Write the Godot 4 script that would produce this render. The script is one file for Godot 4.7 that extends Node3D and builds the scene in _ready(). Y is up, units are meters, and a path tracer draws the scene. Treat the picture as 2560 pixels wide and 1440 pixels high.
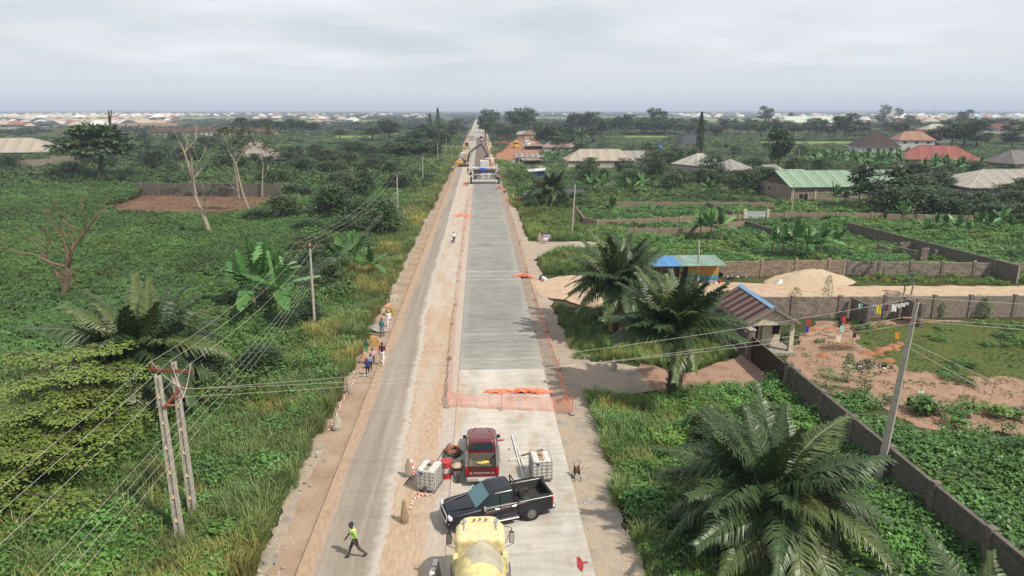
extends Node3D
# ---------------------------------------------------------------- camera numbers (photo is 2560 x 1440)
const FPX := 1707.0
const EYE := Vector3(0, 18, 0)
var fw := Vector3.FORWARD
var rt := Vector3.RIGHT
var up := Vector3.UP
var rng := RandomNumberGenerator.new()
var mats := {}
var names := {}
var nz := FastNoiseLite.new()

func setup_axes():
	var th := atan(443.0 / FPX)
	var ps := atan(83.5 / FPX * cos(th))
	fw = Vector3(sin(ps) * cos(th), -sin(th), -cos(ps) * cos(th))
	rt = Vector3(cos(ps), 0, sin(ps))
	up = rt.cross(fw)

# a pixel of the photograph on the level plane y = h
func P(px: float, py: float, h := 0.0) -> Vector3:
	var d := fw + rt * ((px - 1280.0) / FPX) - up * ((py - 720.0) / FPX)
	return EYE + d * ((h - EYE.y) / d.y)

# a pixel of the photograph on the upright plane z = zz
func PZ(px: float, py: float, zz: float) -> Vector3:
	var d := fw + rt * ((px - 1280.0) / FPX) - up * ((py - 720.0) / FPX)
	return EYE + d * (zz / d.z)

func rf(a: float, b: float) -> float:
	return rng.randf_range(a, b)

# ---------------------------------------------------------------- mesh builder
class MB:
	var v := PackedVector3Array()
	var n := PackedVector3Array()
	var c := PackedColorArray()
	var uv := PackedVector2Array()
	var ix := PackedInt32Array()
	var col := Color.WHITE
	var colored := false
	var uvs := false
	func tri(a: Vector3, b: Vector3, d: Vector3):
		var nn := (b - a).cross(d - a).normalized()
		var k := v.size()
		v.push_back(a); v.push_back(b); v.push_back(d)
		n.push_back(nn); n.push_back(nn); n.push_back(nn)
		if colored:
			c.push_back(col); c.push_back(col); c.push_back(col)
		ix.push_back(k); ix.push_back(k + 2); ix.push_back(k + 1)
	# corners run counter-clockwise seen from outside
	func quad(a: Vector3, b: Vector3, d: Vector3, e: Vector3):
		var nn := (d - a).cross(e - b).normalized()
		var k := v.size()
		v.push_back(a); v.push_back(b); v.push_back(d); v.push_back(e)
		for i in 4:
			n.push_back(nn)
			if colored: c.push_back(col)
		ix.append_array([k, k + 2, k + 1, k, k + 3, k + 2])
	func quad_uv(a: Vector3, b: Vector3, d: Vector3, e: Vector3, ua: Vector2, ub: Vector2, ud: Vector2, ue: Vector2):
		uvs = true
		quad(a, b, d, e)
		uv.append_array([ua, ub, ud, ue])
	func poly(p: PackedVector3Array):
		for i in range(1, p.size() - 1):
			tri(p[0], p[i], p[i + 1])
	func box(ctr: Vector3, s: Vector3, b := Basis()):
		var x := b.x * s.x * 0.5
		var y := b.y * s.y * 0.5
		var z := b.z * s.z * 0.5
		quad(ctr - x - y + z, ctr + x - y + z, ctr + x + y + z, ctr - x + y + z)
		quad(ctr + x - y - z, ctr - x - y - z, ctr - x + y - z, ctr + x + y - z)
		quad(ctr + x - y + z, ctr + x - y - z, ctr + x + y - z, ctr + x + y + z)
		quad(ctr - x - y - z, ctr - x - y + z, ctr - x + y + z, ctr - x + y - z)
		quad(ctr - x + y + z, ctr + x + y + z, ctr + x + y - z, ctr - x + y - z)
		quad(ctr - x - y - z, ctr + x - y - z, ctr + x - y + z, ctr - x - y + z)
	# box with chamfered upright edges and top edges
	func cbox(ctr: Vector3, s: Vector3, ch: float, b := Basis()):
		var h := s * 0.5
		var rings := []
		for lv in [[-h.y, 0.0], [h.y - ch, 0.0], [h.y, ch]]:
			var q: float = lv[1]
			var hx := h.x - q
			var hz := h.z - q
			var r := PackedVector3Array()
			for p in [[hx - ch, hz], [hx, hz - ch], [hx, -hz + ch], [hx - ch, -hz], [-hx + ch, -hz], [-hx, -hz + ch], [-hx, hz - ch], [-hx + ch, hz]]:
				r.push_back(ctr + b * Vector3(p[0], lv[0], p[1]))
			rings.append(r)
		loft(rings, true, true, false)
	func beam(a: Vector3, d: Vector3, w: float, h: float, upv := Vector3.UP):
		var z := d - a
		var l := z.length()
		z /= l
		var x := upv.cross(z)
		if x.length() < 0.01: x = Vector3.RIGHT.cross(z)
		x = x.normalized()
		box((a + d) * 0.5, Vector3(w, h, l), Basis(x, z.cross(x), z))
	# rings of equal size; each ring runs counter-clockwise seen from its far end towards its start (outside normals)
	func loft(rings: Array, closed := true, caps := true, smooth := true):
		var m: int = rings[0].size()
		if smooth:
			var k := v.size()
			var cnt := rings.size()
			for i in cnt:
				for j in m:
					var p: Vector3 = rings[i][j]
					var pa: Vector3 = rings[i][(j + m - 1) % m if closed else maxi(j - 1, 0)]
					var pb: Vector3 = rings[i][(j + 1) % m if closed else mini(j + 1, m - 1)]
					var q0: Vector3 = rings[maxi(i - 1, 0)][j]
					var q1: Vector3 = rings[mini(i + 1, cnt - 1)][j]
					var nn := (pb - pa).cross(q1 - q0)
					if nn.length() < 1e-9: nn = (q1 - q0) if i == cnt - 1 else (q0 - q1)
					v.push_back(p); n.push_back(nn.normalized())
					if colored: c.push_back(col)
			for i in cnt - 1:
				for j in (m if closed else m - 1):
					var a := k + i * m + j
					var b := k + i * m + (j + 1) % m
					ix.append_array([a, b + m, b, a, a + m, b + m])
		else:
			for i in rings.size() - 1:
				for j in (m if closed else m - 1):
					var jj := (j + 1) % m
					quad(rings[i][j], rings[i][jj], rings[i + 1][jj], rings[i + 1][j])
		if caps:
			var f: PackedVector3Array = rings[0].duplicate()
			f.reverse()
			poly(f)
			poly(rings[rings.size() - 1])
	func tube(pts: PackedVector3Array, rad: Array, seg := 6, smooth := true, caps := true):
		var rings := []
		var x := Vector3.ZERO
		for i in pts.size():
			var t := (pts[mini(i + 1, pts.size() - 1)] - pts[maxi(i - 1, 0)]).normalized()
			if x == Vector3.ZERO:
				x = t.cross(Vector3.UP if absf(t.y) < 0.9 else Vector3.RIGHT).normalized()
			x = (x - t * x.dot(t)).normalized()
			var y := t.cross(x)
			var r := PackedVector3Array()
			var q: float = rad[mini(i, rad.size() - 1)]
			for j in seg:
				var a := TAU * j / seg
				r.push_back(pts[i] + (x * cos(a) + y * sin(a)) * q)
			rings.append(r)
		loft(rings, true, caps, smooth)
	# profile: Vector2(radius, height) along axis y of the transform
	func lathe(prof: Array, seg: int, t := Transform3D(), smooth := true):
		var rings := []
		for p in prof:
			var r := PackedVector3Array()
			for j in seg:
				var a := -TAU * j / seg
				r.push_back(t * Vector3(cos(a) * p.x, p.y, sin(a) * p.x))
			rings.append(r)
		loft(rings, true, true, smooth)
	# flat sheet outline (counter-clockwise seen from above), lying at height y
	func sheet(p: PackedVector2Array, y: float):
		var t := Geometry2D.triangulate_polygon(p)
		for i in range(0, t.size(), 3):
			var a := Vector3(p[t[i]].x, y, p[t[i]].y)
			var b := Vector3(p[t[i + 1]].x, y, p[t[i + 1]].y)
			var d := Vector3(p[t[i + 2]].x, y, p[t[i + 2]].y)
			if (b - a).cross(d - a).y < 0: tri(a, d, b)
			else: tri(a, b, d)
	func mesh() -> ArrayMesh:
		var arr := []
		arr.resize(Mesh.ARRAY_MAX)
		arr[Mesh.ARRAY_VERTEX] = v
		arr[Mesh.ARRAY_NORMAL] = n
		if colored: arr[Mesh.ARRAY_COLOR] = c
		if uvs: arr[Mesh.ARRAY_TEX_UV] = uv
		arr[Mesh.ARRAY_INDEX] = ix
		var m := ArrayMesh.new()
		m.add_surface_from_arrays(Mesh.PRIMITIVE_TRIANGLES, arr)
		return m

func mb(colored := false) -> MB:
	var b := MB.new()
	b.colored = colored
	return b

# ---------------------------------------------------------------- objects
func numbered(s: String) -> String:
	names[s] = names.get(s, -1) + 1
	return s if names[s] == 0 else "%s_%03d" % [s, names[s]]

func tag(o: Node, label: String, category: String, group := "", kind := ""):
	if label: o.set_meta("label", label)
	if category: o.set_meta("category", category)
	if group: o.set_meta("group", group)
	if kind: o.set_meta("kind", kind)

func thing(called: String, label: String, category: String, at := Vector3.ZERO, turn := 0.0, group := "") -> Node3D:
	var o := Node3D.new()
	o.name = numbered(called)
	add_child(o)
	o.position = at
	o.rotation.y = turn
	tag(o, label, category, group)
	return o

func part(b, called: String, m: Material, parent: Node = null) -> MeshInstance3D:
	var o := MeshInstance3D.new()
	o.mesh = b.mesh() if b is MB else b
	o.material_override = m
	if parent:
		o.name = called
		parent.add_child(o, true)
	else:
		o.name = numbered(called)
		add_child(o)
	return o

func struct(b, called: String, m: Material) -> MeshInstance3D:
	var o := part(b, called, m)
	o.set_meta("kind", "structure")
	return o

func copy(o: Node3D, called: String, at: Vector3, turn: float, sc := 1.0, label := "") -> Node3D:
	var r := o.duplicate()
	r.name = numbered(called)
	add_child(r)
	r.position = at
	r.rotation = Vector3(0, turn, 0)
	r.scale = Vector3.ONE * sc
	if label: r.set_meta("label", label)
	return r

func stuff(mesh: Mesh, m: Material, xf: Array, cols: PackedColorArray, called: String, label: String, category: String, parent: Node = null) -> MultiMeshInstance3D:
	var mm := MultiMesh.new()
	mm.transform_format = MultiMesh.TRANSFORM_3D
	mm.use_colors = cols.size() > 0
	mm.mesh = mesh
	mm.instance_count = xf.size()
	for i in xf.size():
		mm.set_instance_transform(i, xf[i])
		if cols.size() > 0: mm.set_instance_color(i, cols[i])
	var o := MultiMeshInstance3D.new()
	o.multimesh = mm
	o.material_override = m
	o.set_meta("kind", "stuff")
	if parent:
		o.name = called
		parent.add_child(o, true)
	else:
		o.name = numbered(called)
		add_child(o)
		tag(o, label, category)
	return o

# ---------------------------------------------------------------- materials
func noise_tex(freq: float, lo: float, hi: float, oct := 4, sd := 1, size := 512, kind := FastNoiseLite.TYPE_SIMPLEX_SMOOTH) -> NoiseTexture2D:
	var f := FastNoiseLite.new()
	f.seed = sd
	f.noise_type = kind
	f.frequency = freq
	f.fractal_octaves = oct
	var t := NoiseTexture2D.new()
	t.width = size
	t.height = size
	t.seamless = true
	t.noise = f
	var g := Gradient.new()
	g.set_color(0, Color(lo, lo, lo))
	g.set_color(1, Color(hi, hi, hi))
	t.color_ramp = g
	return t

func ramp_tex(freq: float, cols: Array, oct := 4, sd := 1, size := 512) -> NoiseTexture2D:
	var t := noise_tex(freq, 0, 1, oct, sd, size)
	var g := Gradient.new()
	g.offsets = PackedFloat32Array()
	g.colors = PackedColorArray()
	for k in cols.size():
		g.add_point(float(k) / (cols.size() - 1), lin(cols[k]))
	t.color_ramp = g
	return t

func lin(a) -> Color:
	return Color(a[0], a[1], a[2]).linear_to_srgb()

# colour is a real-world base colour (linear)
func mt(key: String, colr: Array, rough := 0.8, tex: Texture2D = null, scale := 1.0, opt := {}) -> StandardMaterial3D:
	if mats.has(key): return mats[key]
	var m := StandardMaterial3D.new()
	m.resource_name = key
	m.albedo_color = lin(colr)
	m.roughness = rough
	m.metallic_specular = opt.get("spec", 0.4)
	if tex:
		m.albedo_texture = tex
		m.uv1_triplanar = true
		m.uv1_world_triplanar = opt.get("world", false)
		m.uv1_scale = Vector3.ONE * scale if scale is float else scale
	for k in opt:
		if not k in ["spec", "world"]: m.set(k, opt[k])
	mats[key] = m
	return m

func leafmat(key: String, colr: Array, back: Array, rough := 0.55) -> StandardMaterial3D:
	var m := mt(key, colr, rough)
	m.vertex_color_use_as_albedo = true
	m.backlight_enabled = true
	m.backlight = Color(back[0], back[1], back[2])
	m.cull_mode = BaseMaterial3D.CULL_DISABLED
	return m
func _ready():
	rng.seed = 11
	nz.seed = 5
	nz.frequency = 1.0
	nz.fractal_octaves = 3
	setup_axes()
	var t0 := Time.get_ticks_msec()
	# ---- camera
	var cam := Camera3D.new()
	cam.name = "camera"
	cam.transform = Transform3D(Basis(rt, up, -fw), EYE)
	cam.fov = 45.7393
	cam.near = 0.5
	cam.far = 30000.0
	add_child(cam)
	cam.current = true
	# ---- sky, haze and exposure
	var env := Environment.new()
	env.background_mode = Environment.BG_SKY
	env.tonemap_mode = Environment.TONE_MAPPER_LINEAR
	env.tonemap_exposure = EXPOSURE
	env.background_energy_multiplier = SKY_ENERGY
	var sm := PanoramaSkyMaterial.new()
	sm.panorama = sky_picture()
	var sk := Sky.new()
	sk.sky_material = sm
	env.sky = sk
	env.fog_enabled = true
	env.fog_density = HAZE
	env.fog_light_color = Color(0.80, 0.85, 0.93)
	env.sdfgi_enabled = true
	env.ssao_enabled = true
	env.ssil_enabled = true
	var we := WorldEnvironment.new()
	we.name = "environment"
	we.environment = env
	add_child(we)
	# ---- sun
	var sun := DirectionalLight3D.new()
	sun.name = "sun"
	sun.light_energy = SUN_ENERGY
	sun.light_color = Color(1.0, 0.96, 0.90)
	sun.light_angular_distance = 1.2
	sun.shadow_enabled = true
	add_child(sun)
	sun.look_at_from_position(Vector3.ZERO, Vector3(-0.98, -1.62, -0.8), Vector3.UP)
	# ---- the place
	make_materials()
	build_ground()
	print("ground ", Time.get_ticks_msec() - t0)
	build_walls()
	print("walls ", Time.get_ticks_msec() - t0)
	build_houses()
	build_town()
	print("houses ", Time.get_ticks_msec() - t0)
	build_plants()
	print("plants ", Time.get_ticks_msec() - t0)
	build_poles()
	build_vehicles()
	print("vehicles ", Time.get_ticks_msec() - t0)
	build_people()
	print("people ", Time.get_ticks_msec() - t0)
	build_small()
	print("small ", Time.get_ticks_msec() - t0)

const EXPOSURE := 1.12
const SKY_ENERGY := 1.1
const HAZE := 0.00024
const SUN_ENERGY := 1.5

func sky_picture() -> ImageTexture:
	var w := 2048
	var h := 1024
	var im := Image.create(w, h, false, Image.FORMAT_RGB8)
	im.fill(Color(0.45, 0.46, 0.46))
	var f := FastNoiseLite.new()
	f.seed = 21
	f.frequency = 1.0
	f.fractal_octaves = 5
	var g := FastNoiseLite.new()
	g.seed = 4
	g.frequency = 1.0
	g.fractal_octaves = 3
	for y in h / 2:
		var el := PI * (0.5 - (y + 0.5) / h)
		for x in w:
			var az := TAU * (x + 0.5) / w
			var d := Vector3(cos(el) * sin(az), sin(el), -cos(el) * cos(az))
			# cloud deck seen in perspective
			var k := 1.0 / (d.y + 0.07)
			var p := Vector3(d.x * k, d.z * k, 0.0)
			var a := f.get_noise_3d(p.x * 0.55, p.y * 0.55, 2.0) * 0.75 + g.get_noise_3d(p.x * 0.22, p.y * 0.22, 7.0) * 0.9
			a *= smoothstep(0.015, 0.085, d.y)
			var low := 1.0 - smoothstep(0.0, 0.13, d.y)
			var base := Vector3(0.835, 0.85, 0.87).lerp(Vector3(0.825, 0.835, 0.85), low)
			var white := clampf(a * 2.2 - 0.1, 0.0, 1.0)
			var grey := clampf(-a * 1.8 - 0.05, 0.0, 1.0)
			base = base.lerp(Vector3(0.90, 0.915, 0.93), white * 0.75)
			base = base.lerp(Vector3(0.70, 0.725, 0.755), grey * 0.5)
			im.set_pixel(x, y, Color(base.x, base.y, base.z))
	return ImageTexture.create_from_image(im)
func make_materials():
	var fine := noise_tex(0.05, 0.8, 1.0, 4, 3)
	var blot := noise_tex(0.012, 0.76, 1.0, 5, 9)
	var grit := noise_tex(0.16, 0.6, 1.0, 3, 17)
	mats["_fine"] = fine
	mats["_blot"] = blot
	mats["_grit"] = grit
	mt("ground", [1, 1, 1], 0.95, ramp_tex(0.006, [[.085, .055, .035], [.07, .055, .028], [.045, .055, .022], [.05, .07, .025], [.085, .08, .035]], 6, 31, 1024), 0.008, {"world": true, "spec": 0.15})
	mt("shoulder", [1, 1, 1], 0.95, ramp_tex(0.008, [[.24, .172, .12], [.28, .205, .147], [.32, .242, .18], [.27, .192, .134]], 7, 33), 0.1, {"world": true, "spec": 0.2})
	mt("gravel", [1, 1, 1], 0.95, ramp_tex(0.008, [[.19, .165, .135], [.29, .255, .21], [.34, .275, .205], [.26, .23, .195], [.38, .345, .30]], 7, 35), 0.1, {"world": true, "spec": 0.2})
	mt("track", [1, 1, 1], 0.95, ramp_tex(0.012, [[.31, .22, .145], [.37, .275, .19], [.42, .32, .23], [.34, .245, .165]], 6, 37), 0.12, {"world": true, "spec": 0.2})
	mt("yard", [1, 1, 1], 0.95, ramp_tex(0.012, [[.17, .105, .07], [.24, .155, .108], [.29, .195, .14], [.21, .13, .09]], 6, 39), 0.12, {"world": true, "spec": 0.2})
	mt("redsoil", [1, 1, 1], 0.95, ramp_tex(0.02, [[.20, .08, .045], [.29, .14, .08], [.33, .19, .12]], 6, 40), 0.15, {"world": true, "spec": 0.2})
	mt("cleared", [1, 1, 1], 0.95, ramp_tex(0.01, [[.05, .03, .02], [.11, .066, .042], [.17, .11, .065], [.075, .045, .03], [.13, .08, .05]], 7, 41), 0.08, {"world": true, "spec": 0.2})
	mt("sand", [1, 1, 1], 0.95, ramp_tex(0.03, [[.32, .25, .175], [.39, .31, .22], [.44, .355, .255]], 5, 43), 0.3, {"world": true, "spec": 0.2})
	mt("lawn", [1, 1, 1], 0.95, ramp_tex(0.02, [[.13, .10, .045], [.085, .095, .033], [.07, .10, .03], [.085, .115, .035]], 6, 45), 0.1, {"world": true, "spec": 0.15})
	mt("base_course", [1, 1, 1], 0.95, ramp_tex(0.03, [[.10, .075, .06], [.15, .115, .095], [.19, .15, .125]], 5, 46), 0.2, {"world": true, "spec": 0.2})
	mt("far_concrete", [.37, .345, .31], 0.9, blot, 0.05, {"world": true})
	mt("concrete", [.42, .385, .33], 0.9, fine, 0.8)
	mt("oldconcrete", [.36, .33, .28], 0.9, blot, 0.5)
	mt("pole_concrete", [.47, .43, .36], 0.9, blot, 0.6)
	mt("block_a", [.31, .235, .175], 0.95, blot, 0.35, {"world": true, "spec": 0.2})
	mt("block_b", [.36, .275, .205], 0.95, blot, 0.35, {"world": true, "spec": 0.2})
	mt("block_c", [.27, .20, .15], 0.95, blot, 0.35, {"world": true, "spec": 0.2})
	mt("dblock_a", [.16, .14, .12], 0.95, blot, 0.4, {"world": true, "spec": 0.2})
	mt("dblock_b", [.195, .17, .145], 0.95, blot, 0.4, {"world": true, "spec": 0.2})
	mt("dblock_c", [.13, .115, .10], 0.95, blot, 0.4, {"world": true, "spec": 0.2})
	mt("gblock_a", [.28, .235, .195], 0.95, blot, 0.4, {"world": true, "spec": 0.2})
	mt("gblock_b", [.33, .28, .23], 0.95, blot, 0.4, {"world": true, "spec": 0.2})
	mt("gblock_c", [.23, .19, .155], 0.95, blot, 0.4, {"world": true, "spec": 0.2})
	mt("mortar", [.33, .30, .26], 0.95, fine, 1.0)
	mt("render_cream", [.62, .57, .42], 0.9, blot, 0.4)
	mt("wall_pale", [.50, .46, .39], 0.9, blot, 0.2)
	mt("wall_yellow", [.52, .40, .21], 0.9, blot, 0.2)
	mt("wall_white", [.62, .62, .60], 0.9, blot, 0.2)
	mt("wall_block", [.30, .23, .17], 0.95, blot, 0.2)
	mt("dark", [.02, .02, .022], 0.7)
	mt("opening", [.012, .012, .014], 0.9)
	mt("glass_dark", [.02, .025, .03], 0.12, null, 1.0, {"spec": 0.6})
	mt("wood", [.22, .14, .08], 0.85, fine, 1.2)
	mt("wood_grey", [.27, .235, .19], 0.9, fine, 1.2)
	mt("rust", [.16, .07, .035], 0.85, fine, 1.0)
	mt("white_paint", [.74, .73, .70], 0.5, blot, 0.5)
	mt("steel", [.35, .35, .35], 0.45, fine, 1.0, {"metallic": 0.7})
	mt("black_rubber", [.025, .025, .025], 0.85, fine, 2.0)
	mt("chrome", [.7, .7, .72], 0.15, null, 1.0, {"metallic": 1.0})
	mt("orange_net", [.78, .20, .11], 0.7)
	mt("cloth_white", [.72, .72, .70], 0.9)

func ribbon(called: String, m: Material, y: float, edge_a: Callable, edge_b: Callable, z0: float, z1: float, stp := 0.25) -> MeshInstance3D:
	var b := mb()
	var z := z0
	while z > z1 + 0.001:
		var s: float = maxf(stp, absf(z) * 0.008)
		var q: float = maxf(z - s, z1)
		b.quad(Vector3(edge_a.call(z), y, z), Vector3(edge_b.call(z), y, z), Vector3(edge_b.call(q), y, q), Vector3(edge_a.call(q), y, q))
		z = q
	return struct(b, called, m)

func ragged(p: Array, amp: float, stp := 0.7) -> PackedVector2Array:
	var r := PackedVector2Array()
	for i in p.size():
		var a := Vector2(p[i].x, p[i].z)
		var e := Vector2(p[(i + 1) % p.size()].x, p[(i + 1) % p.size()].z)
		var cnt := maxi(1, int(a.distance_to(e) / stp))
		var side := (e - a).orthogonal().normalized()
		for k in cnt:
			var q := a.lerp(e, float(k) / cnt)
			r.push_back(q + side * (nz.get_noise_2d(q.x * 0.35, q.y * 0.35) * amp + nz.get_noise_2d(q.x * 1.7, q.y * 1.7) * amp * 0.4))
	return r

func patch(called: String, m: Material, y: float, p: Array, amp := 0.6, stp := 0.7) -> MeshInstance3D:
	var b := mb()
	b.sheet(ragged(p, amp, stp), y)
	return struct(b, called, m)

# dust, stains and tyre marks on the left carriageway
func lane_picture() -> ImageTexture:
	var w := 320
	var h := 1700
	var im := Image.create(w, h, false, Image.FORMAT_RGB8)
	var conc := Vector3(.235, .198, .162)
	var pale := Vector3(.38, .35, .305)
	var sandc := Vector3(.36, .262, .182)
	var edge := Vector3(.32, .23, .16)
	var pink := Vector3(.37, .32, .28)
	for y in h:
		var z := 10.0 - 246.0 * (y + 0.5) / h
		var bound := -4.35 - 0.75 * smoothstep(-30.0, -70.0, z) + 0.25 * nz.get_noise_2d(z * 0.12, 3.0)
		for x in w:
			var xx := -7.55 + 5.95 * (x + 0.5) / w
			var streak := nz.get_noise_2d(xx * 1.4, z * 0.035)
			var fineg := nz.get_noise_2d(xx * 5.0, z * 1.6)
			var mid := nz.get_noise_2d(xx * 0.8 + 40.0, z * 0.16)
			var c := conc.lerp(pale, clampf(0.2 + streak * 0.9 + mid * 0.3, 0.0, 1.0) * 0.5)
			c = c.lerp(Vector3(.19, .16, .135), clampf(-streak * 1.2 - 0.15 + 0.2 * mid, 0.0, 1.0) * 0.6)
			# wheel marks
			c *= 1.0 - 0.10 * exp(-pow((xx + 6.0) * 2.2, 2.0)) * clampf(0.7 + mid, 0.0, 1.0)
			var b1 := bound + 0.22 * nz.get_noise_2d(z * 1.1, 9.0) + 0.12 * fineg
			var fr := smoothstep(b1 - 0.5, b1 - 0.05, xx)
			c = c.lerp(pale * 1.08, fr * 0.85)
			var dirt := smoothstep(b1 - 0.02, b1 + 0.16, xx) * (1.0 - smoothstep(-2.5, -2.2, xx + 0.3 * mid))
			var dm := clampf(0.9 + 0.8 * nz.get_noise_2d(xx * 0.6, z * 0.11 + 80.0) + 0.25 * fineg, 0.0, 1.0)
			if z < -62.0 + 4.0 * mid: dm = clampf(dm * 0.8 - 0.28 + 0.5 * mid, 0.0, 1.0)
			c = c.lerp(sandc * (1.0 + 0.22 * fineg), dirt * dm)
			var rs := smoothstep(-2.6, -2.2, xx + 0.3 * mid)
			c = c.lerp(pink * (1.0 + 0.15 * fineg), rs * 0.85)
			c = c.lerp(sandc, rs * clampf(0.5 * mid + 0.2 * fineg, 0.0, 0.6))
			var eb := 1.0 - smoothstep(-7.15 + 0.15 * mid, -6.75 + 0.3 * mid + 0.15 * fineg, xx)
			c = c.lerp(edge * (1.0 + 0.15 * fineg), eb)
			# transverse wet trails
			if nz.get_noise_2d(z * 0.5, 60.0 + xx * 0.05) > 0.42: c *= 0.93
			c *= 1.0 + 0.10 * fineg
			im.set_pixel(x, y, Color(c.x, c.y, c.z).linear_to_srgb())
	return ImageTexture.create_from_image(im)

# brushed slab: rows of broom and curing marks across the lane
func slab_picture(fresh: bool) -> ImageTexture:
	var w := 256
	var h := 1536 if fresh else 700
	var im := Image.create(w, h, false, Image.FORMAT_RGB8)
	var z0 := -45.93 if fresh else 20.0
	var z1 := -176.0 if fresh else -45.93
	for y in h:
		var z := z0 + (z1 - z0) * (y + 0.5) / h
		var row := nz.get_noise_2d(z * 2.2, 17.0) + 0.6 * nz.get_noise_2d(z * 7.0, 3.0)
		var bright := maxf(0.0, nz.get_noise_2d(z * 0.8, 91.0) - 0.35)
		for x in w:
			var xx := -1.6 + 6.035 * (x + 0.5) / w
			var pt := nz.get_noise_2d(xx * 0.35, z * 0.12)
			var fineg := nz.get_noise_2d(xx * 4.0, z * 4.0)
			var strk := nz.get_noise_2d(xx * 0.45, z * 3.1 + 30.0)
			var c: Vector3
			if fresh:
				c = Vector3(.205, .204, .185) * (1.0 + 0.2 * row + 0.26 * strk + 0.14 * pt + 0.07 * fineg)
				c = c.lerp(Vector3(.36, .36, .33), clampf(bright * 2.4 * (1.0 + 2.0 * nz.get_noise_2d(xx * 0.5, z * 0.6)), 0.0, 0.6))
				var near_end := smoothstep(-52.0, -46.0, z) * 0.35
				c = c.lerp(Vector3(.34, .335, .30), clampf(near_end * (1.0 + strk), 0.0, 1.0))
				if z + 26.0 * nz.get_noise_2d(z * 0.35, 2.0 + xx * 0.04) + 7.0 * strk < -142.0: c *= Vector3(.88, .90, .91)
				var ed := minf(xx + 1.6, 4.435 - xx)
				c = c.lerp(Vector3(.31, .31, .285), (1.0 - smoothstep(0.05, 0.75 + 0.3 * pt, ed)) * 0.35)
			else:
				c = Vector3(.40, .375, .33) * (1.0 + 0.10 * row + 0.16 * strk + 0.22 * pt + 0.10 * fineg)
				var st := nz.get_noise_2d(xx * 0.5 + 70.0, z * 0.33)
				c = c.lerp(Vector3(.30, .225, .15), clampf(st * 1.6 - 0.45, 0.0, 0.5))
				c = c.lerp(Vector3(.46, .45, .42), clampf(-st * 1.5 - 0.3, 0.0, 0.6))
				var ld := smoothstep(-1.0, -1.6, xx + 0.4 * pt)
				c = c.lerp(Vector3(.39, .29, .20), ld * 0.5)
			im.set_pixel(x, y, Color(c.x, c.y, c.z).linear_to_srgb())
	return ImageTexture.create_from_image(im)

func slab(called: String, x0: float, x1: float, z0: float, z1: float, y1: float, y0: float, m: Material) -> MeshInstance3D:
	var b := mb()
	b.uvs = true
	var cnt := 12
	for i in cnt:
		var a := lerpf(z0, z1, float(i) / cnt)
		var d := lerpf(z0, z1, float(i + 1) / cnt)
		b.quad_uv(Vector3(x0, y1, a), Vector3(x1, y1, a), Vector3(x1, y1, d), Vector3(x0, y1, d), Vector2(0, float(i) / cnt), Vector2(1, float(i) / cnt), Vector2(1, float(i + 1) / cnt), Vector2(0, float(i + 1) / cnt))
	var e := Vector2(0.01, 0.5)
	b.quad_uv(Vector3(x0, y0, z1), Vector3(x0, y0, z0), Vector3(x0, y1, z0), Vector3(x0, y1, z1), Vector2(0, 1), Vector2(0, 0), Vector2(0, 0), Vector2(0, 1))
	b.quad_uv(Vector3(x1, y0, z0), Vector3(x1, y0, z1), Vector3(x1, y1, z1), Vector3(x1, y1, z0), Vector2(1, 0), Vector2(1, 1), Vector2(1, 1), Vector2(1, 0))
	b.quad_uv(Vector3(x0, y0, z0), Vector3(x1, y0, z0), Vector3(x1, y1, z0), Vector3(x0, y1, z0), e, e, e, e)
	b.quad_uv(Vector3(x1, y0, z1), Vector3(x0, y0, z1), Vector3(x0, y1, z1), Vector3(x1, y1, z1), e, e, e, e)
	return struct(b, called, m)

func picture_mat(key: String, t: Texture2D, rough: float) -> StandardMaterial3D:
	var m := mt(key, [1, 1, 1], rough)
	m.albedo_texture = t
	m.normal_enabled = false
	m.metallic_specular = 0.3
	return m

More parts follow.
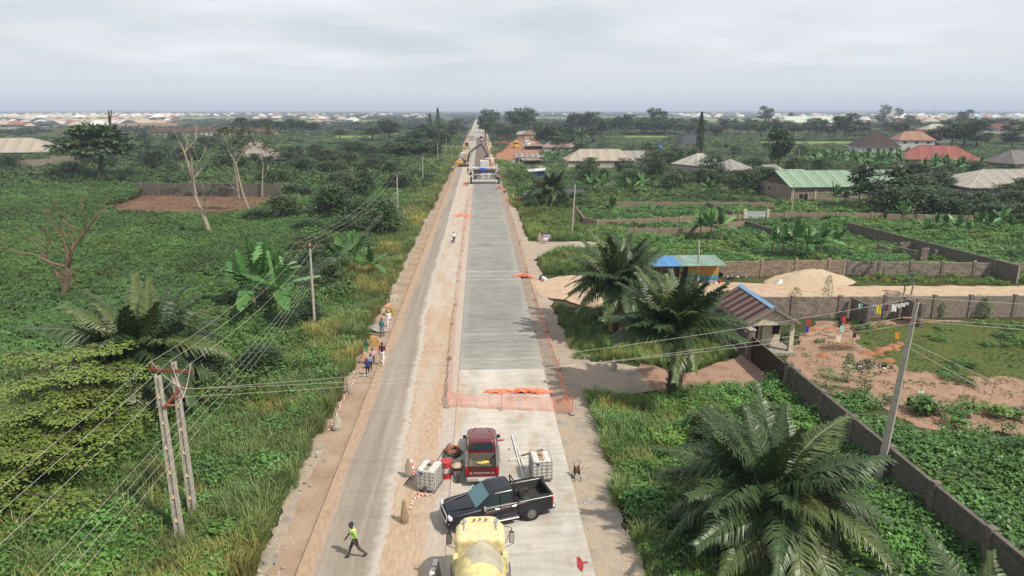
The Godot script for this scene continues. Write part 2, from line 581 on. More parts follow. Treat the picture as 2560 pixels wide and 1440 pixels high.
func build_ground():
	# ground to the horizon, finer near the camera
	var b := mb()
	var s := 16000.0
	b.quad(Vector3(-s, -0.25, 400), Vector3(s, -0.25, 400), Vector3(s, -0.25, -s), Vector3(-s, -0.25, -s))
	struct(b, "ground", mats["ground"])
	# carriageways
	slab("road", -7.55, -1.602, 10, -236, 0.0, -0.24, picture_mat("lane", lane_picture(), 0.9))
	slab("road_slab", -1.6, 4.435, 20, -45.93, 0.05, -0.24, picture_mat("slab_old", slab_picture(false), 0.9))
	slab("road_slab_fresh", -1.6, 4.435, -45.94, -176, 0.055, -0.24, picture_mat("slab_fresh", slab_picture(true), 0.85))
	var far := mb()
	far.box(Vector3(-4.575, -0.12, -358.05), Vector3(5.95, 0.24, 243.9))
	struct(far, "road_far", mt("far_concrete", [.37, .345, .31]))
	var far2 := mb()
	far2.box(Vector3(-1.6, -0.11, -1640), Vector3(11.9, 0.26, 2319.9))
	struct(far2, "road_distance", mats["far_concrete"])
	var bc := mb()
	bc.box(Vector3(1.42, -0.17, -328), Vector3(6.0, 0.2, 303.9))
	for k in 10:
		bc.box(Vector3(-1.0 + k * 0.55, -0.06, -328), Vector3(0.05, 0.02, 300))
	struct(bc, "road_base_course", mats["base_course"])
	# shoulders
	var la := func(z): return -8.9 - 0.35 * nz.get_noise_2d(z * 0.3, 1.0) - 0.12 * nz.get_noise_2d(z * 0.9, 2.0) - (0.9 if z < -36 and z > -62 else 0.0)
	ribbon("shoulder", mats["shoulder"], -0.2, la, func(_z): return -7.56, 10, -700)
	var lg := func(z): return -9.7 - 0.6 * nz.get_noise_2d(z * 0.22, 5.0) - 0.2 * nz.get_noise_2d(z * 0.8, 6.0)
	ribbon("gravel_verge", mats["gravel"], -0.206, lg, func(z): return -8.5 - 0.2 * nz.get_noise_2d(z, 5.0), 10, -260)
	var rg := func(z):
		var w := 6.9 + 0.5 * nz.get_noise_2d(z * 0.3, 11.0) + 0.15 * nz.get_noise_2d(z * 0.9, 12.0)
		w -= 0.5 * smoothstep(-40.0, -25.0, z)
		w += 1.4 * exp(-pow((z + 48.0) / 4.0, 2.0))
		return w
	ribbon("gravel_verge", mats["gravel"], -0.128, func(_z): return 4.436, rg, 20, -190)
	ribbon("shoulder", mats["track"], -0.132, func(_z): return 4.436, func(z): return 7.2 + 0.8 * nz.get_noise_2d(z * 0.1, 31.0), -190, -700)
	# tracks, yards and aprons on the right
	patch("gravel_apron", mats["gravel"], -0.116, [P(1395, 880), P(1400, 1000), P(1450, 970), P(1560, 985), P(1650, 970), P(1650, 925), P(1560, 905), P(1470, 900)], 0.25)
	patch("yard", mats["yard"], -0.112, [P(1600, 905), P(1720, 930), P(1870, 880), P(1945, 925), P(1905, 965), P(1760, 975), P(1690, 990), P(1620, 960)], 0.5)
	patch("dirt_track", mats["track"], -0.116, [P(1330, 700), P(1385, 690), P(1440, 684), P(1700, 700), P(2130, 712), P(2200, 711), P(2400, 713), P(2800, 710), P(2800, 740), P(2300, 739), P(1890, 741), P(1700, 748), P(1480, 768), P(1400, 745), P(1350, 735)], 0.5)
	patch("dirt_track", mats["gravel"], -0.11, [P(1300, 600), P(1320, 602), P(1460, 602), P(1530, 606), P(1530, 618), P(1400, 616), P(1330, 650), P(1310, 640)], 0.5)
	patch("dirt_track", mats["redsoil"], -0.11, [P(1262, 496), P(1290, 490), P(1360, 490), P(1350, 500), P(1270, 508)], 0.5)
	patch("dirt_track", mats["redsoil"], -0.11, [P(1235, 387), P(1260, 372), P(1285, 345), P(1345, 350), P(1370, 368), P(1310, 410), P(1240, 404)], 1.5, 2.0)
	patch("compound_yard", mats["yard"], -0.2, [P(1975, 872), P(2040, 800), P(2240, 795), P(2800, 800), P(2800, 1100), P(2300, 1060), P(2200, 1010), P(2080, 985), P(1955, 935)], 0.7)
	patch("compound_grass", mats["lawn"], -0.19, [P(2130, 815), P(2300, 800), P(2800, 795), P(2800, 960), P(2560, 945), P(2290, 925), P(2180, 880)], 1.2)
	patch("cleared_soil", mats["cleared"], -0.2, [P(250, 520), P(320, 497), P(350, 478), P(480, 484), P(700, 484), P(720, 500), P(650, 540), P(500, 552), P(400, 545), P(300, 550)], 2.0, 2.0)
	patch("side_path", mats["gravel"], -0.12, [P(1085, 494), P(1050, 499), P(1060, 504), P(1082, 503)], 0.4)
	# pale open fields of the far plain
	var fm := mt("far_field", [1, 1, 1], 0.95, ramp_tex(0.01, [[.11, .15, .05], [.14, .19, .065], [.19, .21, .085]], 5, 47), 0.01, {"world": true, "spec": 0.1})
	for q in [[1330, 1480, 293, 301], [1500, 1720, 291, 300], [1750, 1930, 295, 305], [1560, 1700, 338, 345], [1900, 2130, 352, 364], [430, 620, 292, 300], [660, 960, 300, 306], [1010, 1150, 297, 303], [840, 930, 338, 346], [2150, 2350, 306, 310]]:
		patch("far_field", fm, -0.23, [P(q[0], q[2]), P(q[1], q[2]), P(q[1] + 12, q[3]), P(q[0] - 12, q[3])], 6.0, 25.0)
		open_ground([P(q[0], q[2]), P(q[1], q[2]), P(q[1] + 12, q[3]), P(q[0] - 12, q[3])])
	# far ridge behind the plain
	var hb := mb()
	for k in 90:
		var a0 := -1.25 + 2.5 * k / 90.0
		var a1 := -1.25 + 2.5 * (k + 1) / 90.0
		var pts := []
		for a in [a0, a1]:
			var side: float = 0.45 + 0.75 * smoothstep(0.1, 0.55, a) + 0.4 * smoothstep(0.0, -0.5, a)
			var hh := (26.0 + 10.0 * nz.get_noise_1d(a * 3.0) + 4.0 * nz.get_noise_1d(a * 17.0)) * side
			for rr2 in [[7600.0, -1.0], [9000.0, hh], [10800.0, hh * 0.9], [12500.0, -1.0]]:
				pts.append(Vector3(sin(a) * rr2[0], rr2[1], -cos(a) * rr2[0]))
		for j in 3:
			b = hb
			hb.quad(pts[j], pts[4 + j], pts[5 + j], pts[1 + j])
	struct(hb, "hills", mt("hill", [.045, .075, .03], 0.95, mats["_blot"], 0.002, {"world": true}))
var unit_cache := {}

func unit(kind: String) -> ArrayMesh:
	if unit_cache.has(kind): return unit_cache[kind]
	var b := mb()
	match kind:
		"full": b.box(Vector3.ZERO, Vector3(0.44, 0.213, 0.2))
		"half": b.box(Vector3.ZERO, Vector3(0.215, 0.213, 0.2))
		"hollow":
			b.box(Vector3(0, 0, 0.0825), Vector3(0.44, 0.213, 0.035))
			b.box(Vector3(0, 0, -0.0825), Vector3(0.44, 0.213, 0.035))
			for x in [-0.1975, 0.0, 0.1975]:
				b.box(Vector3(x, -0.001, 0), Vector3(0.045, 0.211, 0.13))
			b.box(Vector3(0, -0.09, 0), Vector3(0.35, 0.03, 0.13))
	unit_cache[kind] = b.mesh()
	return unit_cache[kind]

# a wall of sandcrete blocks between two points on the ground; tops may be broken away
func block_wall(label: String, group: String, a: Vector3, e: Vector3, h: float, tone: String, piece_count: int, pilasters: Array, hollow := false, broken := 0.0, base_y := -0.22) -> Node3D:
	a.y = base_y
	e.y = base_y
	var d := e - a
	var l := d.length()
	var t := thing("block_wall", label, "wall", a, atan2(-d.z, d.x), group)
	var ms := [mats[tone + "_a"], mats[tone + "_b"], mats[tone + "_c"]]
	var rows := int(round(h / 0.225))
	var list := []
	var r2 := RandomNumberGenerator.new()
	r2.seed = int(absf(a.x) * 100 + absf(a.z) * 10) + 7
	var inv := t.transform.affine_inverse()
	var eye := inv * EYE
	var core := mb()
	var cols := int(ceil(l / 0.45))
	var tops := PackedInt32Array()
	for k in cols + 1:
		var miss := 0
		if broken > 0.0:
			miss = int(maxf(0.0, (nz.get_noise_2d(k * 0.13 + a.x, a.z) + nz.get_noise_2d(k * 0.5, a.x) * 0.4) * broken * 3.2))
		tops.push_back(maxi(2, rows - miss))
	for r in rows:
		var off := 0.0 if r % 2 == 0 else -0.225
		for k in cols + 1:
			var x := k * 0.45 + off + 0.225
			if r >= tops[mini(k, cols)]: continue
			var kd := "full"
			if x - 0.225 < -0.01: # first half block of an odd course
				kd = "half"; x = 0.1125
			elif x + 0.225 > l + 0.01:
				if x > l + 0.01 or x - 0.1125 + 0.11 > l: continue
				kd = "half"; x -= 0.1125
			var p := Vector3(x, r * 0.225 + 0.1125, 0)
			if hollow and kd == "full" and r == tops[mini(k, cols)] - 1: kd = "hollow"
			list.append([p.distance_squared_to(eye), p, kd, r2.randi() % 3, r2.randf_range(-0.004, 0.004)])
	for k in cols:
		var x0 := k * 0.45
		var x1 := minf(l, x0 + 0.45)
		if x1 - x0 < 0.05: continue
		var hh: float = (mini(tops[k], tops[k + 1]) - (1 if hollow else 0)) * 0.225 - 0.02
		core.box(Vector3((x0 + x1) * 0.5, hh * 0.5, 0), Vector3(x1 - x0, hh, 0.178))
	part(core, "mortar_bed", mats["mortar"], t)
	list.sort_custom(func(p, q): return p[0] < q[0])
	var rest := mb()
	var any := false
	for i in list.size():
		var q = list[i]
		if i < piece_count:
			var o := part(unit(q[2]), "block", ms[q[3]], t)
			o.position = q[1] + Vector3(0, 0, q[4])
		else:
			any = true
			rest.box(q[1] + Vector3(0, 0, q[4]), Vector3(0.44 if q[2] != "half" else 0.215, 0.213, 0.2))
	if any:
		var o := part(rest, "blockwork", ms[0], t)
		o.set_meta("kind", "stuff")
	for x in pilasters:
		var b := mb()
		b.cbox(Vector3(x, (h + 0.12) * 0.5, 0), Vector3(0.34, h + 0.12, 0.36), 0.02)
		part(b, "pilaster", mats[tone + "_b"] if tone != "gblock" else mats[tone + "_c"], t)
	return t

func spread(a: float, l: float, stp: float) -> Array:
	var r := []
	while a < l:
		r.append(a)
		a += stp
	return r

func build_walls():
	# compound beside the road
	block_wall("long grey block wall with open hollow tops beside the big oil palm", "", Vector3(20.3, 0, 6), Vector3(20.3, 0, -41.3), 2.03, "dblock", 300, spread(4.9, 47, 3.45), true)
	block_wall("short dark block wall between the gatehouse and the black gate", "", Vector3(20.1, 0, -47.7), Vector3(20.1, 0, -58.0), 2.0, "dblock", 200, [0.1, 4.0, 8.0])
	var pil := []
	for x in [215, 690, 1145, 1640, 2005, 2450]: pil.append(P(1920 + x / 4.0, 788).x - 20.5)
	for k in 4: pil.append(pil[pil.size() - 1] + 4.0)
	block_wall("weathered grey block wall behind the washing line", "", Vector3(20.5, 0, -58.2), Vector3(62, 0, -57.0), 2.03, "gblock", 300, pil)
	block_wall("short dark cross wall standing out left of the washing line", "", Vector3(33.3, 0, -57.5), Vector3(33.4, 0, -54.9), 2.03, "dblock", 60, [2.5])
	block_wall("short dark cross wall standing out right of the washing line", "", Vector3(38.0, 0, -57.4), Vector3(38.1, 0, -54.9), 2.03, "dblock", 60, [2.5])
	# along the dirt track
	block_wall("tan block wall with a ragged top beside the blue and yellow kiosk", "", Vector3(26.2, 0, -74.0), Vector3(41.6, 0, -74.1), 1.9, "block", 280, [5.6, 9.6, 13.4], false, 0.5)
	block_wall("grey-brown block wall behind the weeds right of the sand heap", "", Vector3(41.8, 0, -74.4), Vector3(75, 0, -71.2), 1.58, "gblock", 280, spread(0.2, 33, 3.5), false, 0.4)
	# plots farther back
	block_wall("low tan block wall running left from the white gate", "", P(1490, 568), P(1860, 553), 1.35, "block", 0, spread(0.2, 27, 3.6))
	block_wall("low tan block wall running right from the white gate", "", P(1917, 552), P(2207, 552), 1.6, "block", 0, spread(0.2, 20, 2.9))
	block_wall("short tan wall corner with a white notice", "", P(1462, 560), P(1490, 568), 1.35, "block", 0, [])
	block_wall("side wall of the weedy plot behind the light pole", "", P(1440, 530), P(1462, 560), 1.2, "gblock", 0, [])
	block_wall("pinkish tan block wall with gaps below the banana clump", "", P(1567, 593), P(1725, 592), 1.6, "block", 0, [1.3, 5.0, 8.9], false, 0.45)
	block_wall("pinkish tan wall slanting up to the white gate", "", P(1725, 592), P(1862, 573), 1.6, "block", 0, [6.0], false, 0.2)
	block_wall("dark wall slanting down from the white gate", "", P(1862, 573), P(1952, 602), 1.6, "dblock", 0, [])
	block_wall("long dark block wall crossing the overgrown plot", "", Vector3(55.2, 0, -99), Vector3(58.3, 0, -69.4), 1.95, "dblock", 0, spread(3, 29, 3.4))
	block_wall("thin far block wall behind the row of bananas", "", Vector3(24.2, 0, -130.2), Vector3(56, 0, -127.4), 1.4, "block", 0, [], false, 0.3)
	block_wall("dark far wall running towards the white gate", "", Vector3(42.8, 0, -127.0), Vector3(43.0, 0, -113.5), 1.5, "dblock", 0, [])
	block_wall("red-brown wall among bananas with an iron door", "", P(2215, 558), P(2430, 563), 1.7, "block", 0, [6, 9.5], false, 0.5)
	# left field
	block_wall("long blackened block wall behind the cleared soil", "", Vector3(-76, 0, -156), Vector3(-43, 0, -152), 2.7, "dblock", 0, spread(1, 32, 4.0))
	block_wall("bare tan block wall standing alone in the left field", "", P(42, 420), P(130, 416), 2.6, "gblock", 0, [])
	block_wall("taller bare tan block wall corner in the left field", "", P(130, 416), P(219, 414), 3.9, "gblock", 0, [6.0])
	# gate of the compound
	var g := thing("compound_gate", "dark brown sheet metal gate beside the cream gatehouse", "gate", Vector3(20.15, -0.2, -47.3), -PI / 2)
	for k in 6:
		var b := mb()
		b.box(Vector3(0.5 + k * 1.0, 1.0, 0), Vector3(0.98, 1.9, 0.04))
		b.box(Vector3(0.5 + k * 1.0, 1.0, 0.03), Vector3(0.05, 1.9, 0.03))
		part(b, "panel", mt("gate_metal", [.03, .02, .016], 0.5, mats["_fine"], 1.0), g)
	for y in [0.06, 1.94]:
		var b := mb()
		b.box(Vector3(3.0, y, 0), Vector3(6.0, 0.06, 0.07))
		part(b, "gate_rail", mt("gate_rail", [.16, .12, .08], 0.6), g)
	var p := thing("gate_pillar", "brown weathered concrete pillar holding the dark gate", "pillar", Vector3(20.1, -0.2, -47.55))
	var pb := mb()
	pb.cbox(Vector3(0, 1.2, 0), Vector3(0.5, 2.4, 0.5), 0.03)
	part(pb, "shaft", mats["gblock_c"], p)
	pb = mb()
	pb.cbox(Vector3(0, 2.45, 0), Vector3(0.6, 0.1, 0.6), 0.02)
	part(pb, "cap", mats["oldconcrete"], p)
	p = thing("gate_pillar", "dark weathered concrete pillar at the end of the long wall", "pillar", Vector3(20.25, -0.2, -41.35))
	pb = mb()
	pb.cbox(Vector3(0, 1.1, 0), Vector3(0.45, 2.2, 0.45), 0.03)
	part(pb, "shaft", mats["dblock_b"], p)
	# white double gate far back
	var wg := thing("white_gate", "white panelled double gate between two cream posts", "gate", P(1862, 553))
	var wa := Vector3.ZERO
	var we := P(1916, 553) - P(1862, 553)
	for k in 2:
		var leaf := mb()
		var c0 := wa.lerp(we, 0.04 + 0.48 * k)
		var c1 := wa.lerp(we, 0.48 + 0.48 * k)
		leaf.beam(c0 + Vector3(0, 0.85, 0), c1 + Vector3(0, 0.85, 0), 0.06, 1.6)
		var lo := part(leaf, "gate_leaf", mt("gate_white", [.5, .55, .58], 0.7, mats["_blot"], 0.6), wg)
		var fr := mb()
		for q in [0.0, 0.33, 0.66, 1.0]:
			var cc := c0.lerp(c1, q)
			fr.box(cc + Vector3(0, 0.85, 0.05), Vector3(0.07, 1.6, 0.04))
		for y in [0.1, 0.85, 1.6]:
			fr.beam(c0 + Vector3(0, y, 0.055), c1 + Vector3(0, y, 0.055), 0.04, 0.06)
		part(fr, "frame", mats["white_paint"], lo)
	for q in [-0.03, 1.03]:
		var po := mb()
		po.cbox(wa.lerp(we, q) + Vector3(0, 1.0, 0), Vector3(0.4, 2.0, 0.4), 0.03)
		part(po, "post", mats["render_cream"], wg)
	# roofless block ruin
	var ru := thing("roofless_ruin", "small roofless block building with a window hole in the weeds", "ruin", Vector3(51.3, -0.22, -84.5))
	var rb := func(x0: float, z0: float, x1: float, z1: float, h: float):
		var l := Vector2(x1 - x0, z1 - z0).length()
		var ang := atan2(-(z1 - z0), x1 - x0)
		var bs := Basis(Vector3.UP, ang)
		for r in int(h / 0.225):
			for k in int(l / 0.45):
				if rng.randf() < 0.12 and r >= int(h / 0.225) - 2: continue
				var o := part(unit("full"), "block", mats[["gblock_c", "dblock_b", "gblock_a"][rng.randi() % 3]], ru)
				o.transform = Transform3D(bs, Vector3(x0, r * 0.225 + 0.11, z0) + bs * Vector3(k * 0.45 + 0.225 + (0.11 if r % 2 else 0.0), 0, 0))
	rb.call(0, 0, 0, 3.0, 1.6)
	rb.call(2.0, 0.2, 3.2, 3.8, 1.5)
	rb.call(3.2, 4.0, 4.3, 4.0, 2.0)
	rb.call(4.9, 4.0, 5.6, 4.0, 1.7)
	rb.call(5.6, 0.2, 6.6, 3.9, 1.9)
	rb.call(0, 0, 2.2, 0, 1.2)
	rb.call(3.6, -1.0, 6.0, -1.0, 1.7)
func roof_mat(key: String, colr: Array, rough := 0.6) -> Array:
	var r := []
	for k in 3:
		var f: float = [1.0, 0.9, 1.08][k]
		r.append(mt("roof_%s_%d" % [key, k], [colr[0] * f, colr[1] * f, colr[2] * f], rough, mats["_blot"], 0.35, {"spec": 0.3}))
	return r

# one sloping roof face: eave from a to e, the ridge above at height up_v; left/right are how far the ridge ends stand in from the eave ends
func roof_face(t: Node3D, a: Vector3, e: Vector3, up_v: Vector3, il: float, ir: float, sheet_w: float, ms: Array, ribs: bool):
	var l := a.distance_to(e)
	var dir := (e - a) / l
	var nn := dir.cross(up_v).normalized()
	var cuts := [0.0]
	var s := 0.0
	while s < l - 0.01:
		s = minf(s + sheet_w, l)
		cuts.append(s)
	for k in cuts.size() - 1:
		var b := mb()
		var s0: float = cuts[k]
		var s1: float = cuts[k + 1]
		var pts := [s0]
		for br in [il, l - ir]:
			if br > s0 + 0.01 and br < s1 - 0.01: pts.append(br)
		pts.append(s1)
		for j in pts.size() - 1:
			var q := []
			for x in [pts[j], pts[j + 1]]:
				var f := 1.0
				if il > 0.0: f = minf(f, x / il)
				if ir > 0.0: f = minf(f, (l - x) / ir)
				var lift: float = 0.03 * (1.0 - (x - s0) / (s1 - s0))
				q.append([a + dir * x + nn * lift, a + dir * x + up_v * clampf(f, 0, 1) + nn * lift])
			b.quad(q[0][0], q[1][0], q[1][1], q[0][1])
			if ribs:
				var cnt := maxi(1, int((pts[j + 1] - pts[j]) / 0.26))
				for m in cnt:
					var x: float = lerpf(pts[j], pts[j + 1], (m + 0.5) / cnt)
					var f := 1.0
					if il > 0.0: f = minf(f, x / il)
					if ir > 0.0: f = minf(f, (l - x) / ir)
					if f < 0.03: continue
					var p0 := a + dir * x + nn * 0.02
					b.beam(p0, p0 + up_v * f, 0.05, 0.05, nn)
		part(b, "roof_sheet", ms[(k * 7 + int(l)) % 3], t)

# o: w, d (eave box), eave, ridge, il, ir (hip insets; 0 is a gable), over, wall, roof, sheet, ribs, win (front windows), trim
func house(called: String, label: String, at: Vector3, turn: float, o: Dictionary, group := "", cat := "house") -> Node3D:
	var t := thing(called, label, cat, at, turn, group)
	t.position.y = -0.2
	var w: float = o.w
	var d: float = o.d
	var ev: float = o.eave
	var rg: float = o.ridge
	var ov: float = o.get("over", 0.5)
	var il: float = o.get("il", 0.0)
	var ir: float = o.get("ir", 0.0)
	var ww := w - 2 * ov
	var wd := d - 2 * ov
	var b := mb()
	b.box(Vector3(0, ev * 0.5, 0), Vector3(ww, ev, wd))
	if il == 0.0 or ir == 0.0:
		var gh := rg - ev - 0.1
		for sgn in [-1, 1]:
			if (il if sgn < 0 else ir) > 0.0: continue
			var x: float = sgn * (ww * 0.5 - 0.1)
			var ga := Vector3(x, ev, wd * 0.5 * sgn)
			var gb := Vector3(x, ev, -wd * 0.5 * sgn)
			var gt := Vector3(x, ev + gh * (wd / d), 0)
			b.tri(ga, gb, gt)
			b.tri(gb, ga, gt)
	part(b, "wall", o.wall, t)
	var hw := w * 0.5
	var hd := d * 0.5
	var rise := rg - ev + 0.12
	var e0 := ev - 0.12
	var sw: float = o.get("sheet", 0.0)
	var ribs: bool = o.get("ribs", false)
	var ms: Array = o.roof
	var big := sw if sw > 0.0 else 9999.0
	roof_face(t, Vector3(-hw, e0, hd), Vector3(hw, e0, hd), Vector3(0, rise, -hd), il, ir, big, ms, ribs)
	roof_face(t, Vector3(hw, e0, -hd), Vector3(-hw, e0, -hd), Vector3(0, rise, hd), ir, il, big, ms, ribs)
	if ir > 0.0: roof_face(t, Vector3(hw, e0, hd), Vector3(hw, e0, -hd), Vector3(-ir, rise, 0), hd, hd, big, ms, ribs)
	if il > 0.0: roof_face(t, Vector3(-hw, e0, -hd), Vector3(-hw, e0, hd), Vector3(il, rise, 0), hd, hd, big, ms, ribs)
	# fascia under the eaves and the ridge cap
	var f := mb()
	f.box(Vector3(0, e0 - 0.09, hd - 0.04), Vector3(w - 0.1, 0.18, 0.05))
	f.box(Vector3(0, e0 - 0.09, -hd + 0.04), Vector3(w - 0.1, 0.18, 0.05))
	for sgn in [-1, 1]:
		if (il if sgn < 0 else ir) > 0.0:
			f.box(Vector3(sgn * (hw - 0.04), e0 - 0.09, 0), Vector3(0.05, 0.18, d - 0.12))
		else:
			for zz in [-1, 1]:
				f.beam(Vector3(sgn * (hw - 0.03), e0 - 0.08, zz * (hd - 0.02)), Vector3(sgn * (hw - 0.03), e0 + rise - 0.08, 0), 0.05, 0.22)
	part(f, "fascia", o.get("trim", mats["wood_grey"]), t)
	var rc := mb()
	rc.beam(Vector3(-hw + il, e0 + rise + 0.03, 0), Vector3(hw - ir, e0 + rise + 0.03, 0), 0.3, 0.06)
	for sgn in [-1, 1]:
		var ins := il if sgn < 0 else ir
		if ins > 0.0:
			for zz in [-1, 1]:
				rc.beam(Vector3(sgn * hw, e0 + 0.02, zz * hd), Vector3(sgn * (hw - ins), e0 + rise + 0.03, 0), 0.22, 0.05)
	part(rc, "ridge_cap", o.get("cap", ms[2]), t)
	for wi in o.get("win", []):
		# face (0 front, 1 left, 2 right), offset along it, sill height, width, height
		var fr := mb()
		var bs := Basis()
		var org := Vector3(wi[1], wi[2] + wi[4] * 0.5, wd * 0.5)
		if wi[0] == 1:
			bs = Basis(Vector3.UP, -PI / 2)
			org = Vector3(-ww * 0.5, wi[2] + wi[4] * 0.5, wi[1])
		elif wi[0] == 2:
			bs = Basis(Vector3.UP, PI / 2)
			org = Vector3(ww * 0.5, wi[2] + wi[4] * 0.5, wi[1])
		var tr := Transform3D(bs, org)
		var gl := mb()
		gl.box(tr * Vector3(0, 0, 0.004), Vector3(wi[3], wi[4], 0.02), bs)
		var wn := part(gl, "window" if wi[2] > 0.3 else "door", mats["opening"], t)
		for sx in [-1, 1]:
			fr.box(tr * Vector3(sx * wi[3] * 0.5, 0, 0.02), Vector3(0.08, wi[4] + 0.1, 0.06), bs)
		for sy in [-1, 1]:
			fr.box(tr * Vector3(0, sy * wi[4] * 0.5, 0.018), Vector3(wi[3] + 0.1, 0.08, 0.058), bs)
		if wi[3] > 0.9: fr.box(tr * Vector3(0, 0, 0.016), Vector3(0.05, wi[4], 0.05), bs)
		part(fr, "frame", mats["white_paint"], wn)
	return t

func build_houses():
	var cream := roof_mat("cream", [.40, .35, .28])
	var grey := roof_mat("grey", [.30, .285, .265])
	var pale := roof_mat("pale", [.44, .41, .36])
	var green := roof_mat("green", [.30, .42, .30])
	var red := roof_mat("red", [.29, .10, .08])
	var brown := roof_mat("brown", [.055, .033, .03])
	var orange := roof_mat("orange", [.34, .19, .13])
	var slate := roof_mat("slate", [.055, .062, .08])
	var mauve := roof_mat("mauve", [.33, .235, .215])
	var rusty := roof_mat("rusty", [.24, .16, .115])
	var maroon := roof_mat("maroon", [.16, .055, .055])
	var white := roof_mat("white", [.62, .60, .55])
	var blue := roof_mat("blue", [.12, .27, .50])
	var wp: Material = mats["wall_pale"]
	var wy: Material = mats["wall_yellow"]
	var ww: Material = mats["wall_white"]
	var wb: Material = mats["wall_block"]
	# --- right side, middle distance
	house("bungalow", "long low bungalow with a cream hipped metal roof", Vector3(39.3, 0, -227), 0.0, {"w": 22.5, "d": 12, "eave": 2.8, "ridge": 6.1, "il": 5.0, "ir": 4.6, "wall": wp, "roof": cream, "sheet": 1.1, "ribs": false, "win": [[0, -6, 1, 1.4, 1.1], [0, -1, 1, 1.4, 1.1], [0, 5, 1, 1.4, 1.1]]})
	house("bungalow", "weathered grey roofed bungalow behind the long cream roof", Vector3(55.5, 0, -240), 0.0, {"w": 17, "d": 9, "eave": 2.6, "ridge": 4.8, "il": 2, "ir": 4.5, "wall": wp, "roof": grey, "sheet": 1.2, "win": [[0, 2, 1, 1.6, 1.1], [0, 5, 1, 1.2, 1.1]]})
	house("bungalow", "bungalow with a faded mauve roof near the market sheds", Vector3(36, 0, -313), 0.0, {"w": 15, "d": 11, "eave": 2.7, "ridge": 5.0, "il": 3.5, "ir": 3.5, "wall": wp, "roof": mauve, "sheet": 1.5, "win": [[0, -3, 1, 1.4, 1.1], [0, 3, 1, 1.4, 1.1]]})
	house("bungalow", "dark slate roofed house beyond the cypress", Vector3(105, 0, -343), 0.1, {"w": 13, "d": 11, "eave": 3.0, "ridge": 7.0, "il": 3.8, "ir": 4.0, "wall": wp, "roof": slate, "sheet": 1.6, "win": [[0, -3.5, 1, 1.2, 1.2], [0, 0, 1, 1.2, 1.2], [0, 3.5, 1, 1.2, 1.2]]})
	house("bungalow", "pale hipped roof house beside the cypress", Vector3(66.5, 0, -207), 0.45, {"w": 12, "d": 12, "eave": 2.7, "ridge": 5.8, "il": 5.0, "ir": 5.0, "wall": wp, "roof": pale, "sheet": 1.2})
	house("bungalow", "grey pyramid roofed house half hidden by bushes", Vector3(69.5, 0, -189), 0.6, {"w": 10.5, "d": 10, "eave": 2.7, "ridge": 5.2, "il": 4.8, "ir": 4.8, "wall": wp, "roof": grey, "sheet": 1.2})
	house("bungalow", "grey hipped house left of the green roofed hall", Vector3(71.5, 0, -168), 0.35, {"w": 11, "d": 9, "eave": 2.7, "ridge": 5.3, "il": 3.5, "ir": 3.5, "wall": wp, "roof": grey, "sheet": 1.2})
	var hall := house("block_hall", "unfinished block hall with a green ribbed gable roof", Vector3(75.6, 0, -144.2), 0.03, {"w": 26, "d": 15.4, "eave": 3.3, "ridge": 5.9, "over": 0.45, "wall": wb, "roof": green, "sheet": 0.95, "ribs": true, "trim": mt("trim_green", [.02, .11, .085], 0.5), "win": [[0, -9.8, 0.3, 2.0, 1.6], [1, -2.5, 1.2, 1.3, 1.3], [0, 1, 1.2, 1.6, 1.2]]}, "", "hall")
	for k in 6:
		var b := mb()
		b.box(Vector3(-12.2 + k * 4.85, 1.65, 7.32), Vector3(0.4, 3.3, 0.12))
		part(b, "column", mats["wall_pale"], hall)
	var bm := mb()
	bm.box(Vector3(0, 1.9, 7.28), Vector3(25, 0.22, 0.05))
	part(bm, "band", mats["gblock_b"], hall)
	house("bungalow", "large bungalow with a pale ribbed hipped roof at the tall weeds", Vector3(119, 0, -144), 0.0, {"w": 37, "d": 15.5, "eave": 3.0, "ridge": 6.0, "il": 8.2, "ir": 7.0, "wall": mt("wall_slate", [.16, .18, .22], 0.8), "roof": pale, "sheet": 0.95, "ribs": true})
	house("annexe", "low annexe with a pale blue roof in front of the ribbed roof", Vector3(113.5, 0, -128.5), 0.1, {"w": 13, "d": 7, "eave": 2.5, "ridge": 3.8, "il": 3.0, "ir": 3, "wall": wb, "roof": roof_mat("pblue", [.45, .49, .54]), "sheet": 1.0, "win": [[0, -3, 0.8, 0.9, 1.2]]})
	house("bungalow", "yellow walled bungalow with a red hipped roof", Vector3(150.5, 0, -222), -0.42, {"w": 24, "d": 16, "eave": 3.1, "ridge": 7.2, "il": 7, "ir": 7, "wall": wy, "roof": red, "sheet": 1.3, "win": [[0, -7, 1, 1.5, 1.4], [0, -2, 1, 1.5, 1.4], [0, 3, 1, 1.5, 1.4], [0, 8, 1, 1.5, 1.4], [2, 3, 1, 1.4, 1.4], [2, -2, 1, 1.4, 1.4]]})
	house("villa", "white walled house under a tall dark brown pyramid roof", Vector3(176, 0, -303), -0.25, {"w": 18, "d": 16, "eave": 3.2, "ridge": 9.8, "il": 8.4, "ir": 8.4, "wall": ww, "roof": brown, "sheet": 1.6, "win": [[0, -4, 0.9, 1.6, 1.5], [0, 0, 0.9, 1.6, 1.5], [0, 5, 0.2, 1.8, 2.3], [1, 0, 1, 1.4, 1.4]]})
	house("shed", "long white sheet roof shed beside the brown pyramid roof", Vector3(203, 0, -325), -0.15, {"w": 14, "d": 7, "eave": 2.2, "ridge": 3.4, "wall": ww, "roof": white, "sheet": 1.6}, "", "shed")
	house("villa", "two storey grey house with an orange-brown roof", Vector3(200, 0, -314), -0.2, {"w": 16.5, "d": 13, "eave": 5.4, "ridge": 9.2, "il": 5, "ir": 5, "wall": ww, "roof": orange, "sheet": 1.6, "win": [[0, -5, 3.6, 1.4, 1.2], [0, 0, 3.6, 1.4, 1.2], [0, 5, 3.6, 1.4, 1.2], [0, -3, 0.9, 1.4, 1.2]]})
